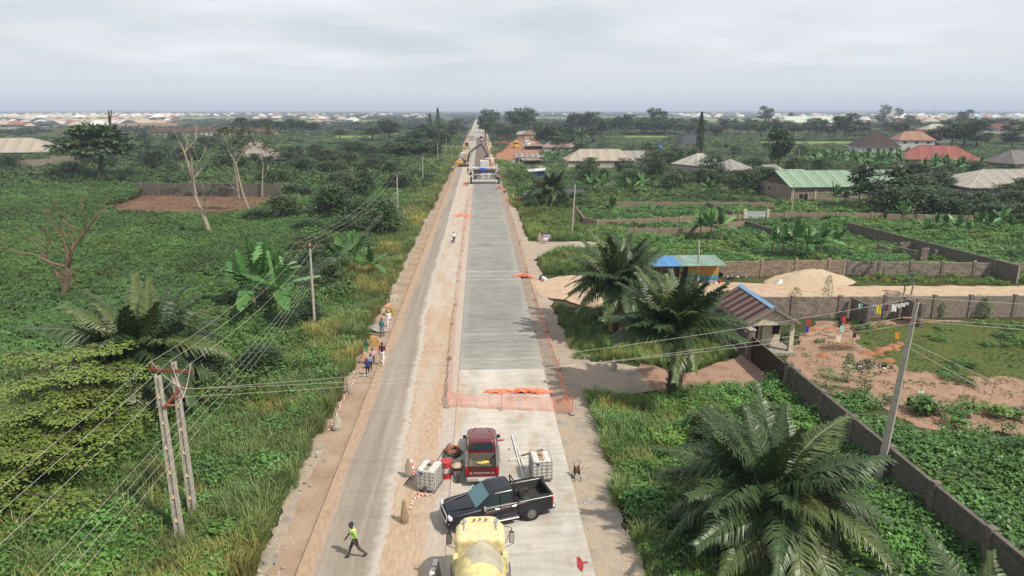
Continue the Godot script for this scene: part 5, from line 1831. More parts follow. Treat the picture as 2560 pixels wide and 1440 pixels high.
	tree("round", "round_tree", "big round dark tree beyond the left bush", "", P(972, 348), 13.5, 17.0)
	tree("round", "dark_tree", "dense dark tree left of the green roofed hall", "", P(1945, 424), 14.0, 9.5)
	tree("shrub", "vine_shrub", "dark vine-covered shrub beside the left light pole", "", P(955, 588), 6.2, 9.0)
	tree("shrub", "roadside_bush", "dark bush left of the wires on the field edge", "", P(815, 720), 3.6, 5.0)
	tree("open", "leafy_tree", "leafy tree hiding the end of the green roof", "", P(2185, 524), 9.0, 12.0)
	var rows := [
		["dark tree of the grove behind the rafter buildings", "grove behind the rafter buildings", [[605, 337, 14, 16], [640, 338, 12, 14], [668, 338, 13, 16], [700, 339, 11, 14], [728, 338, 13, 14], [755, 338, 12, 15], [785, 338, 10, 13], [850, 348, 7, 10], [930, 352, 9, 16]], "layer"],
		["dark tree beside the left edge of the far road", "trees left of the far road", [[1040, 372, 10, 12], [1062, 358, 12, 12], [1085, 362, 11, 12], [1105, 356, 12, 12], [1120, 350, 11, 12], [1052, 400, 7, 11], [1083, 398, 8, 9], [1110, 372, 9, 9], [1128, 344, 10, 12], [1020, 385, 8, 12], [1000, 400, 7, 10], [1140, 330, 12, 16]], "round"],
		["scrubby tree in the thick bush left of the road", "trees in the left bush", [[700, 470, 5, 9], [760, 440, 6, 10], [830, 452, 6, 11], [870, 430, 7, 11], [930, 440, 6, 10], [880, 500, 5, 9], [980, 450, 6, 9], [740, 500, 4, 8], [1000, 480, 5, 8], [820, 410, 6, 12], [930, 400, 6, 11], [720, 420, 6, 10], [560, 430, 6, 12], [480, 400, 7, 14], [400, 395, 6, 12], [520, 372, 7, 16], [60, 395, 6, 12], [30, 430, 6, 10], [180, 440, 5, 9], [360, 362, 8, 14], [440, 358, 7, 14], [300, 352, 7, 14], [860, 590, 3.5, 6], [770, 590, 3, 6], [640, 560, 3, 6]], "shrub"],
		["tall dark tree at the right edge of the far road", "trees right of the far road", [[1215, 345, 16, 14], [1232, 350, 12, 14], [1255, 352, 9, 14], [1225, 332, 20, 18], [1280, 345, 10, 14]], "open"],
		["broad dark tree in the right-hand tree line", "right-hand tree line", [[1300, 340, 21, 24], [1322, 336, 18, 18], [1345, 334, 10, 10], [1380, 352, 10, 16], [1410, 356, 11, 16], [1445, 338, 17, 22], [1472, 340, 18, 20], [1500, 350, 15, 15], [1525, 336, 13, 16], [1565, 337, 16, 18], [1600, 336, 14, 16], [1640, 334, 21, 18], [1660, 338, 12, 16], [1690, 336, 13, 16], [1720, 340, 11, 16], [1745, 336, 13, 16], [1785, 340, 9, 14], [1820, 336, 13, 16], [1850, 338, 10, 14], [1870, 334, 13, 15], [1912, 318, 24, 20], [1895, 336, 10, 16]], "open"],
		["tree among the houses of the right-hand settlement", "trees among the right-hand houses", [[2040, 345, 14, 16], [2110, 345, 17, 22], [2150, 340, 12, 14], [2200, 318, 16, 12], [2250, 345, 12, 16], [2270, 318, 14, 14], [2375, 372, 13, 15], [2405, 372, 15, 18], [2440, 370, 9, 14], [2340, 370, 10, 14], [2450, 345, 13, 18], [2530, 372, 9, 12], [2410, 318, 20, 20], [2100, 318, 12, 16], [2020, 334, 9, 14], [2210, 302, 30, 22], [2245, 302, 24, 18], [2530, 350, 14, 16]], "open"],
		["leafy bush tree around the walled plots", "bush trees around the plots", [[2230, 545, 6, 9], [2280, 540, 6, 10], [2330, 530, 5.5, 10], [2370, 552, 4.5, 9], [2430, 540, 4.5, 9], [2480, 560, 4, 8], [2290, 500, 6, 10], [2340, 490, 6, 10], [2200, 470, 6, 9], [2050, 440, 6, 8], [1900, 470, 6, 9], [1870, 480, 6, 9], [1840, 470, 5, 9], [1780, 440, 7, 10], [1730, 420, 7, 9], [1660, 412, 6, 9], [1630, 408, 7, 10], [1560, 420, 4, 8], [1700, 460, 4, 8], [1760, 465, 5, 9], [1450, 395, 7, 9], [1400, 380, 8, 12], [2540, 560, 4, 8], [1620, 390, 6, 9]], "shrub"]]
	# more of the same in the thick places
	for q in [[660, 1125, 372, 560, 60, 2, 3.0, 7.0], [1450, 2010, 388, 480, 34, 6, 3.0, 6.5], [2210, 2600, 440, 545, 34, 6, 3.0, 6.0], [30, 640, 350, 440, 26, 2, 3.5, 7.5], [1600, 2560, 322, 345, 40, 5, 6.0, 13.0], [1240, 1480, 330, 372, 16, 4, 6.0, 12.0]]:
		for k in q[4]:
			var px := rf(q[0], q[1])
			var py := rf(q[2], q[3])
			if not is_free(P(px, py)) or (P(px, py).x > -19.0 and P(px, py).x < 12.0): continue
			var hh := rf(q[6], q[7])
			rows[q[5]][2].append([px, py, hh, hh * rf(1.1, 1.7)])
	for r in rows:
		for q in r[2]:
			tree(r[3], "bush_tree" if r[3] == "shrub" else "tree", r[0], r[1], P(q[0], q[1]), q[2], q[3])
	# columnar conifers
	for q in [[1747, 402, 17.5, 3.0, "tall narrow cypress beside the pale roofed house"], [1096, 345, 20.0, 4.0, "dark pointed conifer left of the far road"], [1076, 340, 16.0, 4.5, "lesser pointed conifer left of the far road"]]:
		var p := P(q[0], q[1])
		var o := thing("cypress", q[4], "tree", Vector3(p.x, -0.25, p.z))
		var c := mb(true)
		for k in 1500:
			var y: float = rf(0.04, 1.0) * q[2]
			var rr: float = q[3] * 0.5 * pow(1.0 - absf(y / q[2] - 0.35) / 0.66, 0.6)
			var a := rf(0, TAU)
			var f := rf(0.7, 1.3)
			c.col = Color(f, f, f)
			var d := Vector3(cos(a) * 0.6, 1, sin(a) * 0.6).normalized()
			leaf(c, Vector3(cos(a) * rr, y, sin(a) * rr) * Vector3(rf(0.7, 1.05), 1, rf(0.7, 1.05)), d, Vector3(cos(a), 0.2, sin(a)).normalized(), 0.7, 0.35)
		part(c, "crown", mats["leaf_mid"], o)
		c = mb()
		c.tube(PackedVector3Array([Vector3(0, -0.1, 0), Vector3(0, q[2] * 0.5, 0)]), [0.22, 0.1], 6)
		part(c, "trunk", mats["bark"], o)
	# papayas and young shrubs inside the compound
	for q in [[2278, 735, 2.6, "papaya tree on the edge of the dirt track"], [2258, 738, 1.6, "little papaya beside the larger papaya"], [2198, 690, 3.4, "papaya tree against the grey-brown wall"]]:
		var p := P(q[0], q[1])
		var o := thing("papaya_tree", q[3], "papaya", Vector3(p.x, -0.2, p.z))
		var c := mb()
		c.tube(PackedVector3Array([Vector3.ZERO, Vector3(0.08, q[2] * 0.5, 0), Vector3(0, q[2] * 0.9, 0)]), [0.09, 0.07, 0.05], 6)
		part(c, "trunk", mats["bark_pale"], o)
		c = mb(true)
		for k in 16:
			var a := k * 2.4
			var d := Vector3(cos(a), rf(-0.1, 0.5), sin(a)).normalized()
			var tip: Vector3 = Vector3(0, q[2] * 0.88, 0) + d * rf(0.5, 1.0) * q[2] * 0.32
			c.col = Color(1.3, 1.3, 0.9)
			c.tube(PackedVector3Array([Vector3(0, q[2] * 0.88, 0), tip]), [0.015, 0.01], 3, false, false)
			for j in 7:
				var aa := a + (j - 3) * 0.6
				var f := rf(0.8, 1.2)
				c.col = Color(f, f, f)
				leaf(c, tip, Vector3(cos(aa), -0.25, sin(aa)).normalized(), Vector3.UP, 0.36, 0.16)
		part(c, "crown", mats["leaf_mid"], o)
	for q in [[2118, 948, 2.1, 0.8, "yellow-green slim shrub trained on a stake in the yard"], [2160, 975, 2.4, 1.0, "dark green pillar of creeper on a stake in the yard"], [2065, 965, 1.5, 2.0, "low leafy cassava bush by the wall corner"], [2066, 760, 3.0, 0.9, "stake wound with leaves before the grey wall"], [1985, 775, 2.4, 1.4, "shrub against the grey wall near the gatehouse"], [2348, 787, 1.6, 0.9, "red-tipped shrub before the grey wall"], [2460, 790, 1.9, 1.3, "rusty-leaved bush before the grey wall"]]:
		var p := P(q[0], q[1])
		var o := thing("yard_shrub", q[4], "shrub", Vector3(p.x, -0.2, p.z))
		var c := mb(true)
		for k in 420:
			var y: float = rf(0.05, 1.0)
			var rr: float = q[3] * 0.5 * sqrt(rng.randf()) * sin(PI * clampf(y * 0.85 + 0.1, 0, 1))
			var a := rf(0, TAU)
			var f := rf(0.7, 1.35)
			c.col = Color(f * (1.6 if k % 5 == 0 and q[2] < 2.2 else 1.0), f, f * 0.9)
			leaf(c, Vector3(cos(a) * rr, y * q[2], sin(a) * rr), Vector3(cos(a), rf(-0.3, 0.4), sin(a)).normalized(), (Vector3.UP + rdir() * 0.6).normalized(), 0.17, 0.1)
		part(c, "foliage", mats["leaf_weed"] if q[2] < 2.2 else mats["leaf_mid"], o)
		c = mb()
		c.tube(PackedVector3Array([Vector3.ZERO, Vector3(0.03, q[2] * 1.15, 0.02)]), [0.02, 0.012], 4)
		part(c, "stake", mats["wood"], o)

# trunk path given as [sideways, height]; leafy: 0 bare .. 1
func bare_tree(label: String, p: Vector3, _turn: float, path: Array, r: float, sd: int, leafy: float, bark: String):
	rng.seed = sd
	var o := thing("bare_tree", label, "tree", Vector3(p.x, -0.25, p.z))
	var b := mb()
	var pts := PackedVector3Array()
	var rad := []
	for k in path.size():
		pts.push_back(Vector3(path[k][0], path[k][1], 0.25 * sin(k * 1.3)))
		rad.append(r * lerpf(1.0, 0.3, float(k) / (path.size() - 1)))
	b.tube(pts, rad, 8)
	var ends := []
	for k in range(1, path.size()):
		for j in (1 if k < 2 else 2):
			var d := Vector3(rf(-1, 1), rf(0.45, 0.95), rf(-0.7, 0.7)).normalized()
			limb(b, pts[k], d, rf(2.2, 3.8) * (1.0 - 0.08 * k), rad[k] * 0.6, 2, ends, 0.3, 0.1)
	part(b, "trunk", mats[bark], o)
	if leafy > 0.0:
		var c := mb(true)
		for e in ends:
			if e.y < 6.0 or rng.randf() > 0.75: continue
			for k in int(60 * leafy):
				var f := rf(0.7, 1.3)
				c.col = Color(f * 1.1, f, f)
				leaf(c, e + rdir() * Vector3(1.1, 0.45, 1.1) * rf(0.2, 1.0), rdir(), (Vector3.UP + rdir() * 0.5).normalized(), 0.4, 0.22)
		if c.v.size() > 0: part(c, "crown", mats["leaf_olive"], o)
	elif bark == "bark_brown":
		# dry creepers hanging round the trunk
		var c := mb()
		for k in 60:
			var t := rf(0.25, 0.62)
			var q := pts[1].lerp(pts[3], t)
			var a := q + rdir() * Vector3(0.7, 0.9, 0.6)
			c.tube(PackedVector3Array([q + rdir() * 0.25, a, a + Vector3(rf(-0.8, 0.8), rf(-1.0, 0.3), rf(-0.5, 0.5))]), [0.02, 0.018, 0.01], 3, false, false)
		part(c, "dry_vines", mats["bark_brown"], o)
func wire(label: String, group: String, a: Vector3, e: Vector3, sag: float, r := 0.007):
	var b := mb()
	var pts := PackedVector3Array()
	for k in 17:
		var t := k / 16.0
		pts.push_back(a.lerp(e, t) - Vector3(0, 4.0 * sag * t * (1 - t), 0))
	b.tube(pts, [r], 4, false, false)
	var o := part(b, "power_line", mt("cable", [.42, .40, .37], 0.6))
	tag(o, label, "cable", group)

# concrete pole of H section with ledges in its channel
func h_pole(label: String, at: Vector3, h: float, w := 0.24) -> Node3D:
	var t := thing("concrete_pole", label, "pole", Vector3(at.x, -0.25, at.z))
	var b := mb()
	var m: Material = mats["pole_concrete"]
	var rings := []
	for k in 2:
		var s := 1.0 if k == 0 else 0.66
		rings.append(s)
	for sx in [-1, 1]:
		var ra := []
		for k in 2:
			var s: float = rings[k]
			var y := 0.0 if k == 0 else h + 0.25
			var x0: float = sx * w * s * 0.5
			var x1: float = sx * w * s * 0.24
			var d := 0.14 * s
			var q := [Vector3(minf(x0, x1), y, d), Vector3(maxf(x0, x1), y, d), Vector3(maxf(x0, x1), y, -d), Vector3(minf(x0, x1), y, -d)]
			ra.append(PackedVector3Array(q))
		b.loft(ra, true, true, false)
	part(b, "flange", m, t)
	b = mb()
	var wr := []
	for k in 2:
		var s: float = rings[k]
		var y := 0.0 if k == 0 else h + 0.2
		wr.append(PackedVector3Array([Vector3(-w * s * 0.26, y, 0.05 * s), Vector3(w * s * 0.26, y, 0.05 * s), Vector3(w * s * 0.26, y, -0.05 * s), Vector3(-w * s * 0.26, y, -0.05 * s)]))
	b.loft(wr, true, true, false)
	part(b, "web", m, t)
	for k in 6:
		var y := 1.1 + k * h / 6.6
		var s := lerpf(1.0, 0.66, y / h)
		for sz in [1, -1]:
			var e := mb()
			var hw := w * s * 0.235
			e.quad(Vector3(-hw, y, 0.13 * s * sz), Vector3(hw, y, 0.13 * s * sz), Vector3(hw, y + 0.16, 0.045 * s * sz), Vector3(-hw, y + 0.16, 0.045 * s * sz))
			e.quad(Vector3(-hw, y, 0.045 * s * sz), Vector3(hw, y, 0.045 * s * sz), Vector3(hw, y, 0.13 * s * sz), Vector3(-hw, y, 0.13 * s * sz))
			part(e, "ledge", mt("ledge", [.52, .37, .20], 0.9), t)
	return t

func insulator(parent: Node, a: Vector3, d: Vector3, l: float):
	var b := mb()
	var prof := []
	for k in 6:
		prof.append(Vector2(0.025, l * k / 6.0))
		prof.append(Vector2(0.06, l * (k + 0.5) / 6.0))
	prof.append(Vector2(0.02, l))
	var y := d.normalized()
	var x := y.cross(Vector3(0.2, 0.1, 1)).normalized()
	b.lathe(prof, 8, Transform3D(Basis(x, y, x.cross(y)), a))
	part(b, "insulator", mt("porcelain", [.26, .13, .09], 0.25), parent)

func round_pole(label: String, group: String, foot: Vector3, top: Vector3, r: float, arm := false):
	var t := thing("utility_pole", label, "pole", Vector3(foot.x, -0.25, foot.z), 0.0, group)
	var d := top - t.position
	var b := mb()
	b.tube(PackedVector3Array([Vector3.ZERO, d * 0.5, d]), [r, r * 0.85, r * 0.65], 8)
	part(b, "shaft", mats["pole_concrete"], t)
	b = mb()
	b.box(d + Vector3(0, 0.05, 0), Vector3(r * 1.1, 0.1, r * 1.1))
	part(b, "cap", mats["rust"], t)
	if arm:
		b = mb()
		b.box(d + Vector3(0, -0.25, 0.1), Vector3(1.9, 0.1, 0.1))
		part(b, "crossarm", mats["rust"], t)
		for x in [-0.85, 0.0, 0.85]:
			insulator(t, d + Vector3(x, -0.2 if x != 0.0 else 0.05, 0.1), Vector3.UP, 0.25)

func build_poles():
	var z1 := -26.7
	var z2 := -28.5
	h_pole("nearer of the twin concrete poles leaning in the grass", Vector3(-13.2, 0, z1), 7.55, 0.32)
	var p2 := h_pole("twin concrete pole carrying the rust-red crossarm", Vector3(-13.35, 0, z2), 7.45, 0.32)
	var arm := mb()
	arm.beam(Vector3(-0.95, 7.45, 0.16), Vector3(0.85, 7.3, 0.16), 0.09, 0.11)
	part(arm, "crossarm", mt("arm_red", [.20, .055, .035], 0.7, mats["_fine"], 1.0), p2)
	arm = mb()
	arm.beam(Vector3(0.2, 6.55, -0.1), Vector3(0.3, 6.45, 1.95), 0.09, 0.1)
	part(arm, "crossarm", mats["arm_red"], p2)
	var tops := []
	for k in 3:
		var a := Vector3(-0.85 + 0.83 * k, 7.52 - 0.06 * k + (0.1 if k == 1 else 0.0), 0.16)
		insulator(p2, a, Vector3.UP, 0.3)
		tops.append(p2.position + a + Vector3(0, 0.3, 0))
	var ends := []
	for k in 3:
		var a := Vector3(0.32, 6.52 - 0.03 * k, 0.15 + k * 0.8)
		insulator(p2, a, Vector3.RIGHT, 0.42)
		ends.append(p2.position + a + Vector3(0.42, 0, 0))
	# jumper leads from the crossarm to the strain insulators
	for k in 3:
		wire("short sagging jumper lead under the rust-red crossarm", "jumper leads on the twin poles", tops[k], ends[k], 0.35, 0.014)
	# right-hand pole
	var rtop := PZ(2292, 757, -29.8)
	var rp := thing("concrete_pole", "tall pale concrete pole standing against the long block wall", "pole", Vector3(19.75, -0.25, -29.8))
	var b := mb()
	var d := rtop - rp.position
	b.tube(PackedVector3Array([Vector3.ZERO, d * 0.5, d]), [0.24, 0.19, 0.13], 4, false)
	part(b, "shaft", mats["pole_concrete"], rp)
	insulator(rp, d, Vector3.UP, 0.25)
	insulator(rp, d + Vector3(-0.15, -0.75, 0), Vector3(-1, 0.05, 0), 0.45)
	insulator(rp, d + Vector3(0.1, -0.85, 0), Vector3(1, -0.15, 0), 0.45)
	b = mb()
	b.box(d + Vector3(0, -0.8, 0), Vector3(0.5, 0.09, 0.09))
	part(b, "bracket", mats["rust"], rp)
	var rends := [rtop + Vector3(0, 0.25, 0), rtop + Vector3(-0.6, -0.72, 0), rtop + Vector3(0.5, -0.9, 0.1)]
	for k in 3:
		wire("bare wire crossing the road between the poles", "wires crossing the road", ends[2 - k] if k > 0 else ends[0], rends[k], 0.55)
		var far := Vector3(52, [8.6, 7.6, 7.3][k], -29.0 + k)
		wire("bare wire running on from the tall pale pole", "wires beyond the tall pale pole", rends[k], far, 0.35)
	wire("thin stay wire slanting over the compound", "stay wires of the tall pale pole", rtop + Vector3(0.1, -2.0, 0), Vector3(36, 0.5, -27), 0.1, 0.008)
	wire("thin stay wire slanting over the compound", "stay wires of the tall pale pole", rtop + Vector3(0.1, -2.3, 0), Vector3(33, 0.5, -26), 0.1, 0.008)
	# the line along the left of the road
	var zs := [14.0, z2, -56.34, -118.7, -173.7, -239.0, -300.0]
	var labs := ["", "", "slim pole beside the tall bananas", "pale pole on the left verge before the vine-covered shrub", "thin brown pole deep in the left thicket", "pole half hidden in the left bush", "pale pole beside the trees of the far road"]
	for k in range(2, 7):
		round_pole(labs[k], "", Vector3(-14.2, 0, zs[k]), Vector3(-14.1, 7.4, zs[k]), 0.13, k != 3)
	for k in 5:
		for j in 3:
			var a: Vector3 = tops[j] if k == 1 else Vector3(-14.2 - 0.1 + 0.85 * (j - 1) + (0.7 if k == 0 else 0.0), 7.5, zs[k])
			var e: Vector3 = tops[j] if k + 1 == 1 else Vector3(-14.3 + 0.85 * (j - 1), 7.5, zs[k + 1])
			wire("overhead wire strung along the left of the road", "upper wires left of the road", a, e, [0.5, 0.7, 1.3, 1.1, 1.1][k])
		if k < 3:
			for j in 4:
				var xa := -12.9 + 0.22 * j
				var a2 := Vector3(xa, 5.3 - 0.2 * j, zs[k])
				var e2 := Vector3(-14.0 + 0.06 * j if k > 0 else xa, 5.3 - 0.2 * j, zs[k + 1])
				wire("low service wire strung below the upper line", "low wires left of the road", a2 if k < 2 else Vector3(-14.0, 5.3 - 0.2 * j, zs[k]), e2, [0.4, 0.5, 1.4][k], 0.006)
	# light poles on the right
	for q in [[1430, 578, 1438, 460, 0.15, "white light pole on the weedy corner right of the road"], [1745, 708, 1748, 600, 0.13, "pale pole standing in front of the kiosk"], [1977, 548, 1985, 462, 0.13, "pale pole before the green roofed hall"], [2041, 428, 2042, 385, 0.14, "thin pole by the banana grove"], [1996, 398, 2000, 370, 0.14, "brown pole behind the dense dark tree"], [2244, 426, 2246, 406, 0.16, "stub white pole among the grove"], [2313, 466, 2316, 440, 0.1, "small white standpipe in the bushes"], [2440, 480, 2444, 435, 0.12, "wooden pole before the pale ribbed roof"], [1297, 418, 1298, 365, 0.16, "dark pole in front of the market sheds"], [1308, 392, 1307, 372, 0.16, "second dark pole by the market sheds"]]:
		var f := P(q[0], q[1])
		round_pole(q[5], "", f, PZ(q[2], q[3], f.z), q[4])
	wire("slack wire slanting down from the kiosk pole", "", PZ(1748, 602, P(1745, 708).z), Vector3(34, 1.9, -73.0), 0.4, 0.01)
func bxp(t: Node, called: String, m: Material, c: Vector3, s: Vector3, bs := Basis(), ch := 0.04) -> MeshInstance3D:
	var b := mb()
	if ch > 0.0 and minf(s.x, minf(s.y, s.z)) > ch * 2.2: b.cbox(c, s, ch, bs)
	else: b.box(c, s, bs)
	return part(b, called, m, t)

# small road vehicle seen far off; faces +z
func far_car(called: String, label: String, at: Vector3, turn: float, s: Vector3, paint: Material, van: bool, cat: String):
	var t := thing(called, label, cat, at, turn)
	var b := mb()
	b.loft([ring12(s.x * .48, -s.z * .5, s.z * .5, .35, .15), ring12(s.x * .5, -s.z * .5, s.z * .5, s.y * .45, .2), ring12(s.x * .48, -s.z * .49, s.z * .49, s.y * .58, .2)], true, true, true)
	part(b, "body", paint, t)
	b = mb()
	var z1 := s.z * (.44 if van else .2)
	b.loft([ring12(s.x * .46, -s.z * .47, z1, s.y * .57, .15), ring12(s.x * .42, -s.z * .44, z1 - s.z * .09, s.y * .96, .2), ring12(s.x * .34, -s.z * .4, z1 - s.z * .13, s.y, .2)], true, true, true)
	part(b, "cabin", paint, t)
	b = mb()
	b.quad(Vector3(-s.x * .42, s.y * .6, z1 + .02), Vector3(s.x * .42, s.y * .6, z1 + .02), Vector3(s.x * .37, s.y * .9, z1 - s.z * .075), Vector3(-s.x * .37, s.y * .9, z1 - s.z * .075))
	part(b, "windscreen", mats["car_glass"], t)
	for sx in [-1, 1]:
		bxp(t, "side_window", mats["car_glass"], Vector3(sx * s.x * .447, s.y * .75, -s.z * .12), Vector3(.04, s.y * .25, s.z * .5), Basis(Vector3.BACK, sx * 0.09), 0.0)
		bxp(t, "headlight", mats["lamp_glass"], Vector3(sx * s.x * .36, s.y * .42, s.z * .5), Vector3(.35, .18, .06))
		for z in [-.31, .31]:
			wheel(t, Vector3(sx * s.x * .42, .34, s.z * z), .34, .24, mats["steel"])

func build_site_machines():
	var wh := mt("machine_white", [.66, .65, .62], 0.5, mats["_blot"], 0.4)
	var yl := mt("machine_yellow", [.58, .33, .05], 0.5, mats["_blot"], 0.4)
	var bk := mt("machine_black", [.03, .03, .032], 0.6)
	# --- texture and curing bridge straddling the fresh slab
	var t := thing("curing_bridge", "white curing bridge straddling the fresh slab under a blue umbrella", "machine", Vector3(1.4, 0.06, -176.5))
	for z in [-1.5, 1.5]:
		bxp(t, "beam", wh, Vector3(0, .75, z), Vector3(6.6, .38, .4))
		bxp(t, "beam", wh, Vector3(0, 2.3, z), Vector3(6.4, .16, .16))
		for k in 6:
			var b := mb()
			var x0 := -3.1 + k * 1.05
			b.beam(Vector3(x0, .95, z), Vector3(x0 + 1.05, 2.25, z) if k % 2 else Vector3(x0 + 1.05, .95, z), .1, .1)
			b.beam(Vector3(x0, .95, z), Vector3(x0, 2.25, z), .1, .1)
			part(b, "lattice", wh, t)
	bxp(t, "deck", mats["steel"], Vector3(0, .98, 0), Vector3(6.4, .06, 2.6))
	for x in [-2.3, -.4, 1.0, 2.6]:
		bxp(t, "tank", [bk, wh, mats["steel"], wh][int(x + 2.3) % 4], Vector3(x, 1.75, -.3), Vector3(1.0, 1.4, 1.0))
		var b := mb()
		for sx in [-.55, .55]:
			for sz in [-.55, .55]:
				b.box(Vector3(x + sx, 1.85, -.3 + sz), Vector3(.06, 1.7, .06))
		for y in [1.3, 1.9, 2.65]:
			b.box(Vector3(x, y, .25), Vector3(1.15, .05, .05))
		part(b, "cage", mats["steel"], t)
	for sx in [-1, 1]:
		bxp(t, "leg", bk, Vector3(sx * 3.5, .9, 0), Vector3(.5, 1.3, 3.4))
		for z in [-1.4, 1.4]:
			wheel(t, Vector3(sx * 3.5, .4, z), .45, .35, mats["steel"])
	var u := thing("umbrella", "blue umbrella shading the operator on the curing bridge", "umbrella", Vector3(.9, 1.07, -177.2))
	var ub := mb()
	ub.lathe([Vector2(1.25, 2.35), Vector2(.9, 2.62), Vector2(.45, 2.8), Vector2(.03, 2.88), Vector2(.45, 2.77), Vector2(1.24, 2.33)], 8, Transform3D(), false)
	part(ub, "canopy", mt("umbrella_blue", [.02, .045, .42], 0.6), u)
	ub = mb()
	ub.tube(PackedVector3Array([Vector3.ZERO, Vector3(0, 2.8, 0)]), [.035], 6)
	part(ub, "pole", mats["steel"], u)
	# --- slipform paver
	t = thing("slipform_paver", "white slipform paver with black screed crossing the slab", "paver", Vector3(1.4, 0.0, -203))
	bxp(t, "frame", wh, Vector3(0, 1.8, 0), Vector3(7.0, .5, 3.6))
	bxp(t, "screed", bk, Vector3(0, .75, 3.2), Vector3(6.2, 1.3, 2.2))
	bxp(t, "walkway", mats["steel"], Vector3(0, 1.75, 3.0), Vector3(6.6, .1, 1.4))
	bxp(t, "engine_housing", wh, Vector3(.1, 3.0, -.2), Vector3(2.6, 2.0, 2.6), Basis(), .15)
	bxp(t, "console", mt("console_orange", [.6, .16, .04], 0.5), Vector3(2.2, 2.7, .3), Vector3(.9, .9, .9))
	bxp(t, "canopy", wh, Vector3(1.8, 4.5, -.2), Vector3(2.6, .1, 2.0), Basis(Vector3.BACK, -.1))
	for q in [[.7, 1.0], [2.9, 1.0], [.7, -1.1], [2.9, -1.1]]:
		bxp(t, "canopy_post", wh, Vector3(q[0], 3.2, q[1] - .2), Vector3(.09, 2.5, .09), Basis(), 0.0)
	for sx in [-1, 1]:
		for z in [-3.0, 3.4]:
			bxp(t, "crawler", bk, Vector3(sx * 3.95, .5, z), Vector3(.5, .85, 2.2), Basis(), .2)
			bxp(t, "lifting_column", wh, Vector3(sx * 3.8, 1.6, z * .8), Vector3(.45, 2.2, .45))
	for k in 12:
		bxp(t, "rail_post", mats["steel"], Vector3(-3.2 + k * .58, 2.3, 3.65), Vector3(.05, 1.0, .05), Basis(), 0.0)
	bxp(t, "rail", mats["steel"], Vector3(0, 2.8, 3.65), Vector3(6.5, .05, .05), Basis(), 0.0)
	bxp(t, "conveyor", mats["wood_grey"], Vector3(6.3, 1.2, 1.5), Vector3(4.5, .15, .8), Basis(Vector3.BACK, -.12), 0.0)
	# --- excavator working over the edge
	t = thing("excavator", "yellow excavator with a long dark boom over the road base", "excavator", Vector3(-5.2, 0, -231), 0.0)
	t.scale = Vector3.ONE * 0.8
	for sz in [-1, 1]:
		bxp(t, "track", bk, Vector3(0, .5, sz * 1.2), Vector3(4.4, .95, .6), Basis(), .25)
	bxp(t, "undercarriage", bk, Vector3(0, .6, 0), Vector3(2.4, .6, 2.0))
	bxp(t, "house", yl, Vector3(-.9, 1.75, 0), Vector3(4.0, 1.2, 2.7), Basis(), .25)
	bxp(t, "counterweight", yl, Vector3(-3.1, 1.7, 0), Vector3(.9, 1.3, 2.6), Basis(), .3)
	bxp(t, "cab", yl, Vector3(.7, 2.3, .8), Vector3(1.7, 1.9, 1.1), Basis(), .15)
	bxp(t, "cab_window", mats["car_glass"], Vector3(.7, 2.6, 1.36), Vector3(1.3, .9, .04), Basis(), 0.0)
	bxp(t, "boom_foot", bk, Vector3(1.4, 2.0, -.3), Vector3(.9, 1.2, .9))
	var b := mb()
	b.beam(Vector3(1.5, 2.1, -.3), Vector3(2.6, 6.0, -.3), .6, .8, Vector3.BACK)
	b.beam(Vector3(2.5, 5.8, -.3), Vector3(7.6, 9.2, -.3), .55, .75, Vector3.BACK)
	part(b, "boom", bk, t)
	b = mb()
	b.tube(PackedVector3Array([Vector3(2.0, 2.6, .1), Vector3(4.2, 6.9, .1)]), [.14], 8)
	b.tube(PackedVector3Array([Vector3(3.4, 7.0, -.3), Vector3(7.4, 9.7, -.3)]), [.13], 8)
	part(b, "ram", mats["steel"], t)
	b = mb()
	b.beam(Vector3(7.2, 9.6, -.3), Vector3(10.2, 4.3, -.3), .5, .7, Vector3.BACK)
	part(b, "stick", bk, t)
	b = mb()
	b.loft([PackedVector3Array([Vector3(10.3, 4.6, -1.0), Vector3(10.3, 4.6, .4), Vector3(8.9, 4.3, .4), Vector3(8.9, 4.3, -1.0)]), PackedVector3Array([Vector3(10.0, 3.5, -1.0), Vector3(10.0, 3.5, .4), Vector3(8.2, 4.0, .4), Vector3(8.2, 4.0, -1.0)])], true, true, false)
	part(b, "bucket", bk, t)
	# --- tipper behind the excavator
	t = thing("tipper_truck", "white-cabbed tipper truck with a tan load body behind the excavator", "truck", Vector3(-5.0, 0, -256))
	bxp(t, "cab", wh, Vector3(-.9, 1.9, -3.2), Vector3(2.3, 2.2, 1.9), Basis(), .2)
	bxp(t, "load_body", mt("tipper_tan", [.42, .36, .25], 0.7, mats["_blot"], 0.3), Vector3(.6, 2.1, 1.4), Vector3(2.5, 1.9, 5.6), Basis(), .06)
	bxp(t, "chassis", bk, Vector3(0, .9, .4), Vector3(1.1, .4, 7.4))
	for sx in [-1, 1]:
		for z in [-3.0, 1.5, 2.8]: wheel(t, Vector3(sx * 1.05, .5, z), .5, .35, mats["steel"])
	# --- backhoe loader farther up the left lane
	t = thing("backhoe_loader", "yellow and black loader driving up the left lane", "loader", Vector3(-5.9, 0, -338))
	bxp(t, "cab", bk, Vector3(0, 2.2, 0), Vector3(1.7, 1.8, 1.8), Basis(), .15)
	bxp(t, "roof", yl, Vector3(0, 3.2, 0), Vector3(1.9, .16, 2.0))
	bxp(t, "bonnet", yl, Vector3(0, 1.5, -1.9), Vector3(1.2, .9, 1.8))
	bxp(t, "bucket", yl, Vector3(0, .9, 2.4), Vector3(2.3, .9, .8), Basis(), .2)
	b = mb()
	for sx in [-.6, .6]: b.beam(Vector3(sx, 2.0, .8), Vector3(sx, .9, 2.2), .2, .3)
	part(b, "loader_arm", yl, t)
